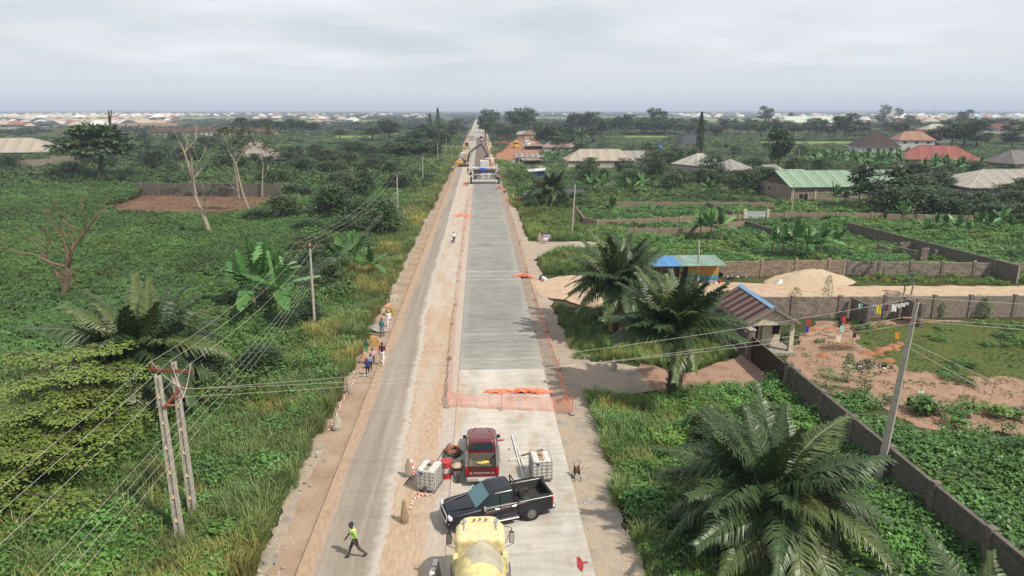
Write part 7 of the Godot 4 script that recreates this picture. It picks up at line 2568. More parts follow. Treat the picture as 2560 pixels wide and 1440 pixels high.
# ---- a body as one surface: tapered capsules joined by a smooth minimum, meshed as surface nets
func body_net(caps: Array, cell: float) -> Dictionary:
	var lo := Vector3(99, 99, 99)
	var hi := -lo
	for c in caps:
		var r: float = maxf(c[2], c[3]) + cell * 2.5
		for p in [c[0], c[1]]:
			lo = lo.min(p - Vector3.ONE * r)
			hi = hi.max(p + Vector3.ONE * r)
	var nx := int((hi.x - lo.x) / cell) + 2
	var ny := int((hi.y - lo.y) / cell) + 2
	var nzz := int((hi.z - lo.z) / cell) + 2
	var f := PackedFloat32Array()
	f.resize(nx * ny * nzz)
	f.fill(9.0)
	var who := PackedByteArray()
	who.resize(nx * ny * nzz)
	var best := PackedFloat32Array()
	best.resize(nx * ny * nzz)
	best.fill(9.0)
	var sm := 0.035
	for c in caps:
		var a: Vector3 = c[0]
		var b: Vector3 = c[1]
		var ra: float = c[2]
		var rb: float = c[3]
		var reg: int = c[4]
		var r: float = maxf(ra, rb) + cell * 2.2
		var m0 := (a.min(b) - Vector3.ONE * r - lo) / cell
		var m1 := (a.max(b) + Vector3.ONE * r - lo) / cell
		var ab := b - a
		var l2 := maxf(ab.length_squared(), 1e-9)
		for k in range(maxi(0, int(m0.z)), mini(nzz, int(m1.z) + 1)):
			for j in range(maxi(0, int(m0.y)), mini(ny, int(m1.y) + 1)):
				for i in range(maxi(0, int(m0.x)), mini(nx, int(m1.x) + 1)):
					var p := lo + Vector3(i, j, k) * cell
					var t := clampf((p - a).dot(ab) / l2, 0.0, 1.0)
					var d := p.distance_to(a + ab * t) - lerpf(ra, rb, t)
					var at := (k * ny + j) * nx + i
					if d < best[at]:
						best[at] = d
						who[at] = reg
					var o := f[at]
					var h := clampf(0.5 + 0.5 * (o - d) / sm, 0.0, 1.0)
					f[at] = lerpf(o, d, h) - sm * h * (1.0 - h)
	var idx := PackedInt32Array()
	idx.resize(nx * ny * nzz)
	idx.fill(-1)
	var vs := PackedVector3Array()
	var ns := PackedVector3Array()
	var rs := PackedByteArray()
	var offs := [0, 1, nx, nx + 1, nx * ny, nx * ny + 1, nx * ny + nx, nx * ny + nx + 1]
	var cor := [Vector3(0, 0, 0), Vector3(1, 0, 0), Vector3(0, 1, 0), Vector3(1, 1, 0), Vector3(0, 0, 1), Vector3(1, 0, 1), Vector3(0, 1, 1), Vector3(1, 1, 1)]
	var edges := [[0, 1], [2, 3], [4, 5], [6, 7], [0, 2], [1, 3], [4, 6], [5, 7], [0, 4], [1, 5], [2, 6], [3, 7]]
	for k in nzz - 1:
		for j in ny - 1:
			for i in nx - 1:
				var at := (k * ny + j) * nx + i
				if absf(f[at]) > cell * 2.2: continue
				var neg := 0
				for q in 8:
					if f[at + offs[q]] < 0.0: neg += 1
				if neg == 0 or neg == 8: continue
				var s := Vector3.ZERO
				var cnt := 0
				for e in edges:
					var d0: float = f[at + offs[e[0]]]
					var d1: float = f[at + offs[e[1]]]
					if (d0 < 0.0) != (d1 < 0.0):
						s += cor[e[0]].lerp(cor[e[1]], d0 / (d0 - d1))
						cnt += 1
				idx[at] = vs.size()
				vs.push_back(lo + (Vector3(i, j, k) + s / cnt) * cell)
				var g := Vector3(f[at + 1] - f[at] + f[at + offs[7]] - f[at + offs[6]], f[at + nx] - f[at] + f[at + offs[7]] - f[at + offs[5]], f[at + nx * ny] - f[at] + f[at + offs[7]] - f[at + offs[3]])
				ns.push_back(g.normalized() if g.length() > 1e-6 else Vector3.UP)
				rs.push_back(who[at])
	var ix := PackedInt32Array()
	var stepv := [1, nx, nx * ny]
	for k in range(1, nzz - 1):
		for j in range(1, ny - 1):
			for i in range(1, nx - 1):
				var at := (k * ny + j) * nx + i
				if absf(f[at]) > cell * 2.2: continue
				for ax in 3:
					var o: float = f[at + stepv[ax]]
					if (f[at] < 0.0) == (o < 0.0): continue
					var u: int = stepv[(ax + 1) % 3]
					var w: int = stepv[(ax + 2) % 3]
					var a := idx[at]
					var b := idx[at - u]
					var c := idx[at - u - w]
					var d := idx[at - w]
					if a < 0 or b < 0 or c < 0 or d < 0: continue
					if f[at] < 0.0: ix.append_array([a, c, b, a, d, c])
					else: ix.append_array([a, b, c, a, c, d])
	return {"v": vs, "n": ns, "r": rs, "i": ix}

var body_cache := {}

# regions: 0 skin, 1 shirt, 2 trousers, 3 shoes, 4 hair or cap, 5 forearm, 6 lower leg
func pose(kind: String) -> Dictionary:
	if body_cache.has(kind): return body_cache[kind]
	var sw := 0.0      # stride
	var arm := [[-0.25, 0.25], [0.25, 0.25]]
	var lean := 0.0
	var spread_a := 0.10
	var skirt := false
	var scarf := false
	var capb := false
	match kind:
		"stride": sw = 0.42; arm = [[0.35, 0.35], [-0.45, 0.3]]; lean = 0.10; capb = true
		"walk": sw = 0.30; arm = [[-0.28, 0.25], [0.28, 0.3]]
		"walk_b": sw = -0.28; arm = [[0.3, 0.3], [-0.2, 0.5]]
		"carry": sw = 0.22; arm = [[-0.1, 0.15], [0.55, 1.5]]
		"stand": arm = [[0.05, 0.15], [-0.05, 0.2]]; spread_a = 0.14
		"work": arm = [[0.7, 0.5], [0.75, 0.45]]; lean = 0.55
		"skirt": sw = 0.2; skirt = true; arm = [[-0.1, 0.2], [0.4, 1.4]]
		"robe": sw = 0.2; scarf = true; arm = [[-0.15, 0.15], [0.15, 0.2]]
		"sit": arm = [[0.6, 0.7], [0.6, 0.7]]
	var c := []
	var hip := Vector3(0, 0.93, 0)
	var ch := hip + Vector3(0, 0.40 * cos(lean), 0.40 * sin(lean))
	var nk := hip + Vector3(0, 0.53 * cos(lean), 0.53 * sin(lean))
	var hd := nk + Vector3(0, 0.17, 0.03 + 0.05 * sin(lean))
	c.append([hip + Vector3(-.075, 0, 0), hip + Vector3(.075, 0, 0), .115, .115, 2])
	c.append([hip + Vector3(0, .07, 0), ch, .118, .13, 1])
	c.append([ch + Vector3(-.095, .0, 0), ch + Vector3(.095, .0, 0), .105, .105, 1])
	c.append([nk + Vector3(-.15, -.05, 0), nk + Vector3(.15, -.05, 0), .058, .058, 1])
	c.append([nk, hd + Vector3(0, -.07, 0), .052, .05, 0])
	c.append([hd + Vector3(0, -.055, .02), hd + Vector3(0, .045, -.005), .072, .088, 0])
	c.append([hd + Vector3(0, .035, -.02), hd + Vector3(0, .07, -.015), .088, .082, 4])
	c.append([hd + Vector3(0, -.02, .085), hd + Vector3(0, -.03, .105), .016, .018, 0])
	if capb:
		c.append([hd + Vector3(-.05, .055, .08), hd + Vector3(.05, .055, .08), .022, .022, 4])
		c.append([hd + Vector3(-.03, .05, .13), hd + Vector3(.03, .05, .13), .014, .014, 4])
	if scarf:
		c.append([hd + Vector3(0, .04, -.03), nk + Vector3(0, -.04, -.06), .10, .10, 4])
	for s in [-1, 1]:
		var ai: Array = arm[0] if s < 0 else arm[1]
		var sh: Vector3 = nk + Vector3(s * .185, -.055, 0)
		var a1: float = ai[0]
		var el := sh + Vector3(s * .28 * sin(spread_a), -.28 * cos(a1), .28 * sin(a1))
		var a2: float = a1 + ai[1]
		var wr := el + Vector3(-s * .02, -.25 * cos(a2), .25 * sin(a2))
		c.append([sh, el, .058, .044, 1])
		c.append([el, wr, .042, .029, 5])
		var hd2 := wr + (wr - el).normalized() * .075
		c.append([wr, hd2, .03, .034, 0])
		var la := (sw if s < 0 else -sw)
		var hp: Vector3 = hip + Vector3(s * .088, -.03, 0)
		var kn := hp + Vector3(s * .012, -.42 * cos(la), .42 * sin(la))
		var kb := la - (0.12 if la > 0 else 0.5 * absf(sw) + 0.1)
		var an := kn + Vector3(0, -.40 * cos(kb), .40 * sin(kb))
		if kind == "sit":
			kn = hp + Vector3(s * .04, -.02, .40); an = kn + Vector3(0, -.4, .02)
		c.append([hp, kn, .09, .062, 2])
		c.append([kn, an, .060, .042, 6])
		c.append([an + Vector3(0, -.02, -.02), an + Vector3(s * .02, -.045, .13), .045, .036, 3])
		c.append([hd + Vector3(s * .085, -.01, -.01), hd + Vector3(s * .088, .02, -.01), .016, .014, 0])
	if skirt:
		for k in 5:
			var x := -.12 + k * .06
			c.append([hip + Vector3(x * .7, -.02, 0), hip + Vector3(x * 1.15, -.42, .02), .10, .12, 2])
	var r := body_net(c, 0.024)
	# lowest point stands on the ground
	var low := 9.0
	for p in r.v: low = minf(low, p.y)
	r.low = low
	# fingers: four of unequal length and a thumb on each hand
	var fb := mb()
	for q in c:
		if q[4] == 0 and absf(q[2] - .03) < .0001:
			var d: Vector3 = (q[1] - q[0]).normalized()
			var s := signf(q[1].x)
			var side := Vector3(0, 0, 1) if absf(d.z) < 0.7 else Vector3(0, 1, 0)
			var inw := d.cross(side) * s
			for k in 4:
				var root: Vector3 = q[1] + side * (.022 - .0145 * k)
				var l: float = [.05, .056, .052, .04][k]
				fb.tube(PackedVector3Array([root, root + d * l * .55 + inw * .006, root + d * l * .85 + inw * .024]), [.0095, .009, .007], 5)
			fb.tube(PackedVector3Array([q[0].lerp(q[1], .4) + side * .025, q[1] + side * .045 + inw * .01, q[1] + side * .048 + d * .025 + inw * .02]), [.011, .010, .008], 5)
	r.fingers = fb
	r.head = hd
	body_cache[kind] = r
	return r

# colours: skin, shirt, trousers, shoes, hair; bare: regions shown as skin (5 forearm, 6 lower leg)
func person(label: String, group: String, at: Vector3, turn: float, kind: String, sc: float, o: Dictionary) -> Node3D:
	var g := pose(kind)
	var b := mb(true)
	var skin := Color(.075, .042, .028)
	var cols := [skin, o.shirt, o.get("trousers", Color(.03, .03, .04)), o.get("shoes", Color(.03, .03, .03)), o.get("hair", Color(.012, .011, .011)), skin, o.get("trousers", Color(.03, .03, .04))]
	if o.get("long", false): cols[5] = o.shirt
	if o.get("bare", false): cols[6] = skin
	var pat: String = o.get("pattern", "")
	b.v = g.v.duplicate()
	b.n = g.n.duplicate()
	b.ix = g.i.duplicate()
	for i in g.v.size():
		var c: Color = cols[g.r[i]]
		var p: Vector3 = g.v[i]
		if g.r[i] == 1:
			if pat == "vest":
				if absf(p.y - 1.12) < .03 or (absf(absf(p.x) - .085) < .022 and p.y > 1.12): c = Color(.62, .62, .55)
				elif absf(p.x) > .17: c = o.get("sleeve", Color(.10, .30, .05))
			elif pat == "stripes":
				c = Color(.14, .012, .02) if absf(p.x) > .06 else Color(.015, .015, .07)
			elif pat == "check":
				c = o.shirt if (int(floor(p.x / .05)) + int(floor(p.y / .05))) % 2 == 0 else Color(.45, .5, .6)
		b.c.push_back(c)
	var f: MB = g.fingers
	var k0 := b.v.size()
	b.v.append_array(f.v)
	b.n.append_array(f.n)
	for i in f.ix: b.ix.push_back(i + k0)
	for i in f.v.size(): b.c.push_back(skin)
	var t := thing("person", label, "person", at - Vector3(0, g.low * sc, 0), turn, group)
	t.scale = Vector3.ONE * sc
	var m := mt("cloth", [1, 1, 1], 0.85)
	m.vertex_color_use_as_albedo = true
	part(b, "body", m, t)
	# eyes and mouth
	var e := mb()
	for s in [-1, 1]:
		e.lathe([Vector2(.001, 0), Vector2(.011, .003), Vector2(.001, .006)], 6, Transform3D(Basis(Vector3.RIGHT, PI / 2), g.head + Vector3(s * .032, .0, .082)))
	part(e, "eyes", mt("eye", [.5, .48, .45], 0.3), t)
	return t

func build_people():
	var y0 := -0.2
	var ground := func(px: float, py: float, h: float) -> Vector3: return P(px, py, h)
	var w := person("worker in a lime safety vest and blue cap striding across the lane", "", ground.call(889, 1394, 0.0), deg_to_rad(-75), "stride", 0.99, {"shirt": Color(.62, .80, .03), "pattern": "vest", "trousers": Color(.055, .055, .06), "hair": Color(.012, .03, .09), "sleeve": Color(.16, .42, .05)})
	var white := Color(.70, .70, .70)
	person("person in white robe and head covering walking on the verge", "", ground.call(972.6, 818, y0), 0.1, "robe", 0.86, {"shirt": white, "trousers": white, "shoes": Color(.6, .6, .6), "hair": white, "long": true})
	person("person in teal top and grey skirt carrying something on the verge", "", ground.call(956, 841.6, y0), -0.05, "skirt", 0.92, {"shirt": Color(.01, .18, .25), "trousers": Color(.20, .19, .20), "shoes": Color(.05, .03, .02), "bare": true})
	person("child in green school clothes with a white cloth at the grass", "", ground.call(916.4, 887.5, y0), 0.3, "carry", 0.72, {"shirt": Color(.01, .10, .035), "trousers": Color(.02, .30, .09), "long": true})
	person("child in a pink shirt and jeans in the walking group", "", ground.call(932.4, 914, y0), 0.0, "walk", 0.78, {"shirt": Color(.55, .32, .38), "trousers": Color(.05, .09, .18), "shoes": Color(.5, .45, .4)})
	person("child in a checked shirt behind the blue-shirted child", "", ground.call(927, 924, y0), 0.05, "walk_b", 0.68, {"shirt": Color(.10, .13, .25), "pattern": "check", "trousers": Color(.02, .02, .03)})
	person("child in a bright blue shirt leading the walking group", "", ground.call(919.5, 938.6, y0), 0.1, "walk", 0.74, {"shirt": Color(.015, .03, .28), "trousers": Color(.015, .03, .055), "shoes": Color(.5, .5, .5)})
	person("tall man in a red and navy shirt and white trousers on the lane edge", "", ground.call(957, 909, 0.0), -0.05, "walk_b", 0.95, {"shirt": Color(.1, .01, .02), "pattern": "stripes", "trousers": white, "shoes": Color(.65, .65, .65)})
	person("lone walker in a white vest and black trousers carrying a black bag", "", ground.call(1135, 608, 0.0), PI, "walk", 0.93, {"shirt": white, "trousers": Color(.012, .012, .015)})
	var bag := thing("black_bag", "black bag in the hand of the lone walker", "bag", ground.call(1131, 603, 0.35))
	var bb := mb()
	bb.loft([ring12(.13, -.07, .07, -.14, .04), ring12(.15, -.08, .08, 0, .05), ring12(.12, -.05, .05, .14, .03)], true, true, true)
	part(bb, "sack", mats["black_rubber"], bag)
	bb = mb()
	bb.tube(PackedVector3Array([Vector3(-.06, .13, 0), Vector3(-.05, .24, 0), Vector3(.05, .24, 0), Vector3(.06, .13, 0)]), [.012], 5)
	part(bb, "handle", mats["black_rubber"], bag)
	var paper := mb()
	paper.box(Vector3.ZERO, Vector3(.02, .3, .2))
	var po := part(paper, "green_folder", mt("green_paper", [.25, .75, .3], 0.6))
	tag(po, "light green folder held by the man in white trousers", "folder")
	po.position = ground.call(964, 895, 0.72)
	# workers round the machines
	var org := Color(.80, .12, .02)
	var lime := Color(.60, .68, .04)
	var dark := Color(.03, .03, .035)
	var list := [
		[1172, 430, 0.0, "stand", lime, dark, "lime-vested worker left of the slipform paver", 0.3],
		[1168.5, 432, 0.0, "work", Color(.05, .06, .1), dark, "worker in navy beside the lime vest left of the paver", 0.9],
		[1183, 428, 0.0, "stand", org, dark, "orange-vested worker at the left end of the black screed", 2.0],
		[1234, 434, 0.0, "work", lime, dark, "lime-vested worker bending right of the slab", 3.9],
		[1238, 432, 0.0, "stand", org, dark, "orange-vested worker in the knot right of the paver", 0.4],
		[1242, 432, 0.0, "stand", Color(.5, .25, .28), dark, "worker in a pale pink shirt in the knot right of the paver", 2.4],
		[1246, 433, 0.0, "work", Color(.7, .4, .02), dark, "yellow-vested worker in the knot right of the paver", 4.4],
		[1241, 424, 0.0, "stand", Color(.4, .04, .03), dark, "red-shirted worker behind the knot right of the paver", 0.0],
		[1221, 409, 1.9, "stand", org, dark, "orange-clad operator standing on the paver deck", 0.2],
		[1217, 409, 1.9, "stand", Color(.45, .05, .03), dark, "red-clad operator beside the paver console", 1.2],
		[1201, 447, 1.05, "sit", org, dark, "operator in orange sitting under the blue umbrella", 0.0],
		[1251, 457, -.1, "work", Color(.6, .25, .18), Color(.10, .08, .07), "worker in faded orange right of the curing bridge", 1.5],
		[1260.5, 487, -.1, "stand", org, dark, "orange-vested worker standing by the right-hand net", 3.3],
		[1170, 463, 0.0, "work", lime, dark, "lime-vested worker bending left of the curing bridge", 1.5],
		[1133, 428, -.1, "stand", lime, dark, "lime-vested worker on the left kerb", 0.5],
		[1139, 413, -.1, "stand", Color(.42, .12, .12), dark, "red-shirted person on the left kerb by the excavator", 0.8],
		[1144, 416, -.1, "walk", Color(.18, .10, .05), dark, "brown-shirted person walking by the excavator", 0.8],
		[1236, 407, -.1, "stand", dark, dark, "onlooker in dark clothes on the right verge, standing apart", 3.0],
		[1240, 407, -.1, "stand", Color(.08, .10, .16), dark, "onlooker in a slate shirt on the right verge", 3.2],
		[1242.5, 407, -.1, "walk", Color(.10, .09, .12), dark, "onlooker in grey stepping along the right verge", 2.8],
		[1285.5, 394, -.1, "walk", Color(.35, .03, .03), Color(.05, .02, .02), "person in red crossing the red soil", 1.4],
		[1217, 364, -.1, "walk", Color(.10, .10, .16), dark, "far walker in blue-grey beside the road base", 3.0],
		[1222, 365, -.1, "walk_b", Color(.16, .16, .20), dark, "far walker in grey beside the road base", 0.1],
		[1212, 345, -.1, "walk", dark, dark, "distant walker in black right of the road base", 0.0],
		[1215, 349, -.1, "walk", Color(.3, .3, .32), dark, "distant walker in pale grey right of the road base", 0.2],
		[1207, 339, -.1, "stand", Color(.2, .06, .05), dark, "distant person in dull red at the end of the road base", 0.0],
		[1155, 372, -.1, "walk", Color(.2, .05, .04), dark, "person in dull red on the left verge near the loader", 0.0],
		[1172, 345, 0.0, "stand", Color(.3, .25, .2), dark, "distant person in tan in the left lane crowd", 0.0],
		[1177, 344, 0.0, "stand", Color(.08, .16, .22), dark, "distant person in teal in the left lane crowd", 0.4],
		[1167, 346, 0.0, "walk", Color(.45, .45, .45), dark, "distant person in white in the left lane crowd", 0.9]]
	for q in list:
		var p := P(q[0], q[1], q[2])
		var o := {"shirt": q[4], "trousers": q[5]}
		if q[4] == org or q[4] == lime: o.pattern = "vest"; o.sleeve = q[4]
		person(q[6], "people round the paving machines", p, q[7], q[3], 0.95 * (1.12 if p.z < -300 else 1.0), o)
func rock(sd: int, s: Vector3, rough := 0.18) -> MB:
	rng.seed = sd
	var b := mb()
	var rings := []
	var lv := [[0.0, 0.95], [0.25, 1.0], [0.6, 0.72], [0.9, 0.38], [1.0, 0.16]]
	for l in lv:
		var r := PackedVector3Array()
		for k in 9:
			var a: float = -TAU * k / 9.0
			var q: float = l[1] * (1.0 + rf(-rough, rough))
			r.push_back(Vector3(cos(a) * q * s.x * .5, l[0] * s.y, sin(a) * q * s.z * .5))
		rings.append(r)
	b.loft(rings, true, true, false)
	return b

func stone(label: String, at: Vector3, s: Vector3, m: Material, turn: float, sd: int, tilt := 0.0, cat := "stone"):
	var o := part(rock(sd, s), "marker_stone", m)
	tag(o, label, cat)
	o.position = at
	o.rotation = Vector3(0, turn, tilt)
	return o

# red and white tape lying in loops along points
func tape(label: String, pts: Array, w := 0.07):
	var b := mb(true)
	var run := 0.0
	for i in pts.size() - 1:
		var a: Vector3 = pts[i]
		var e: Vector3 = pts[i + 1]
		var cnt := maxi(1, int(a.distance_to(e) / 0.12))
		for k in cnt:
			var p := a.lerp(e, float(k) / cnt)
			var q := a.lerp(e, float(k + 1) / cnt)
			p += Vector3(sin(run * 5.0) * .05, .02 + .03 * absf(sin(run * 7.0)), cos(run * 4.0) * .05)
			run += 0.12
			q += Vector3(sin(run * 5.0) * .05, .02 + .03 * absf(sin(run * 7.0)), cos(run * 4.0) * .05)
			var s := (q - p).cross(Vector3.UP).normalized() * w * .5
			b.col = Color(.55, .03, .05) if int(run / 0.12) % 2 == 0 else Color(.72, .70, .68)
			b.quad(p - s, p + s, q + s, q - s)
	var m := mt("tape", [1, 1, 1], 0.5)
	m.vertex_color_use_as_albedo = true
	var o := part(b, "barrier_tape", m)
	tag(o, label, "tape")

# plastic safety netting hung between two uprights
func net_panel(t: Node3D, a: Vector3, e: Vector3, h0: float, h1: float, y0: float, cell: float, strand: float, lean := 0.0):
	var b := mb()
	var l := Vector2(e.x - a.x, e.z - a.z).length()
	var nxx := maxi(2, int(l / cell))
	var nyy := maxi(2, int(h0 / cell))
	var side := (e - a).cross(Vector3.UP).normalized()
	var g := []
	for i in nxx + 1:
		var u := float(i) / nxx
		var col := []
		var sag := 0.10 * sin(u * PI) * h0
		var hh := lerpf(h0, h1, u)
		for j in nyy + 1:
			var w := float(j) / nyy
			var p := a.lerp(e, u)
			p.y = y0 + (hh - sag) * w
			p += side * (0.04 * sin(u * 21.0 + w * 3.0) + 0.03 * sin(u * 47.0) + lean * w)
			col.append(p)
		g.append(col)
	for i in nxx + 1:
		for j in nyy:
			var d: Vector3 = (e - a).normalized() * strand * .5
			b.quad(g[i][j] - d, g[i][j] + d, g[i][j + 1] + d, g[i][j + 1] - d)
	for j in nyy + 1:
		for i in nxx:
			var th := strand * (1.4 if j == 0 or j == nyy else 1.0)
			b.quad(g[i][j] - Vector3(0, th * .5, 0), g[i + 1][j] - Vector3(0, th * .5, 0), g[i + 1][j] + Vector3(0, th * .5, 0), g[i][j] + Vector3(0, th * .5, 0))
	part(b, "net_panel", mats["orange_net"], t)

func net_post(t: Node3D, p: Vector3, h: float):
	var b := mb()
	b.tube(PackedVector3Array([p, p + Vector3(0.02, h, 0)]), [.012], 5)
	var o := part(b, "post", mats["rust"], t)
	b = mb()
	b.lathe([Vector2(.05, 0), Vector2(.17, 0), Vector2(.18, .06), Vector2(.13, .17), Vector2(.02, .18)], 12, Transform3D(Basis(), p))
	part(b, "foot", mats["oldconcrete"], o)

func ibc(label: String, at: Vector3, turn: float, capc: Material, stain: bool):
	var t := thing("liquid_tank", label, "tank", at, turn)
	var w := 1.0
	var d := 1.18
	var tank := mt("tank_plastic", [.68, .67, .62], 0.45, mats["_blot"], 0.6, {"backlight_enabled": true, "backlight": Color(.3, .3, .28)})
	var b := mb()
	b.loft([ring12(w * .5 - .05, -d * .5 + .05, d * .5 - .05, .16, .06), ring12(w * .5 - .025, -d * .5 + .025, d * .5 - .025, .2, .08), ring12(w * .5 - .025, -d * .5 + .025, d * .5 - .025, 1.08, .08), ring12(w * .5 - .07, -d * .5 + .07, d * .5 - .07, 1.13, .06)], true, true, true)
	part(b, "bottle", tank, t)
	for x in [-.3, .0, .3]:
		b = mb()
		b.cbox(Vector3(x, 1.14, 0), Vector3(.24 if x == 0.0 else .26, .04, d - .2), .015)
		part(b, "top_panel", mt("dusty_top", [.42, .33, .23], 0.9, mats["_grit"], 1.0) if (x == 0.0 and stain) else tank, t)
	b = mb()
	b.lathe([Vector2(.10, 1.14), Vector2(.10, 1.21), Vector2(.06, 1.22), Vector2(.005, 1.22)], 14)
	part(b, "cap", capc, t)
	var hw := w * .5
	var hd := d * .5
	for k in 6:
		var y := .17 + k * .186
		b = mb()
		b.tube(PackedVector3Array([Vector3(-hw, y, hd), Vector3(hw, y, hd), Vector3(hw, y, -hd), Vector3(-hw, y, -hd), Vector3(-hw, y, hd)]), [.012], 5, true, false)
		part(b, "cage_bar", mats["steel"], t)
	for sgn in [-1, 1]:
		for k in 5:
			b = mb()
			b.tube(PackedVector3Array([Vector3(-hw + k * w / 4, .1, sgn * hd), Vector3(-hw + k * w / 4, 1.1, sgn * hd)]), [.012], 5)
			part(b, "cage_bar", mats["steel"], t)
			if k > 0 and k < 5:
				b = mb()
				b.tube(PackedVector3Array([Vector3(sgn * hw, .1, -hd + k * d / 5), Vector3(sgn * hw, 1.1, -hd + k * d / 5)]), [.012], 5)
				part(b, "cage_bar", mats["steel"], t)
	for x in [-.4, 0.0, .4]:
		b = mb()
		b.box(Vector3(x, .05, 0), Vector3(.12, .1, d))
		part(b, "pallet_foot", mats["steel"], t)
	b = mb()
	b.box(Vector3(0, .12, 0), Vector3(w, .04, d))
	part(b, "pallet", mats["steel"], t)
	b = mb()
	b.lathe([Vector2(.02, 0), Vector2(.09, 0), Vector2(.09, .1), Vector2(.05, .14), Vector2(.01, .14)], 12, Transform3D(Basis(Vector3.RIGHT, PI / 2), Vector3(0, .26, hd - .04)))
	part(b, "valve", mt("valve_dark", [.07, .035, .03], 0.5), t)
	if stain:
		b = mb()
		b.tri(Vector3(-.34, 1.02, hd - .014), Vector3(-.2, .84, hd - .014), Vector3(-.1, 1.02, hd - .014))
		part(b, "label_plate", mt("label_navy", [.02, .025, .08], 0.5), t)

func heap(r: float, h: float, n: int, sd: int, jag: float) -> MB:
	rng.seed = sd
	var b := mb()
	var rings := []
	for k in 9:
		var f := k / 8.0
		var ring := PackedVector3Array()
		for j in n:
			var a := -TAU * j / n
			var q := r * (1.0 - f) * (1.0 + 0.15 * nz.get_noise_2d(cos(a) * 1.5 + sd, sin(a) * 1.5))
			var y := h * sin(f * PI * .5) + (nz.get_noise_2d(cos(a) * q * 1.3 / r, sin(a) * q * 1.3 / r + sd) + .35 * nz.get_noise_2d(cos(a) * q * 6.0 / r, sin(a) * q * 6.0 / r + sd)) * jag * sin(f * PI)
			ring.push_back(Vector3(cos(a) * maxf(q, .02), y, sin(a) * maxf(q, .02)))
		rings.append(ring)
	b.loft(rings, true, true, true)
	return b

func cloth(parent: Node3D, at: Vector3, w: float, h: float, m: Material, called := "garment", turn := 0.0):
	var b := mb()
	var g := []
	for i in 6:
		var row := []
		for j in 4:
			row.append(Vector3((i / 5.0 - .5) * w * (1.0 - .12 * j / 3.0), -h * j / 3.0 * (1.0 + .1 * sin(i * 2.0)), .05 * sin(i * 1.9 + j)))
		g.append(row)
	for i in 5:
		for j in 3:
			b.quad(g[i][j + 1], g[i + 1][j + 1], g[i + 1][j], g[i][j])
	var o := part(b, called, m, parent)
	o.position = at
	o.rotation.y = turn
	return o

func garment(label: String, at: Vector3, w: float, h: float, colr: Array, turn := 0.0):
	var t := thing("hanging_garment", label, "garment", at, turn, "")
	cloth(t, Vector3.ZERO, w, h, mt("g_%d_%d_%d" % [int(colr[0] * 99), int(colr[1] * 99), int(colr[2] * 99)], colr, 0.9), "cloth")
	var b := mb()
	b.box(Vector3(0, .0, 0), Vector3(w * .2, .05, .03))
	part(b, "peg", mats["wood"], t)

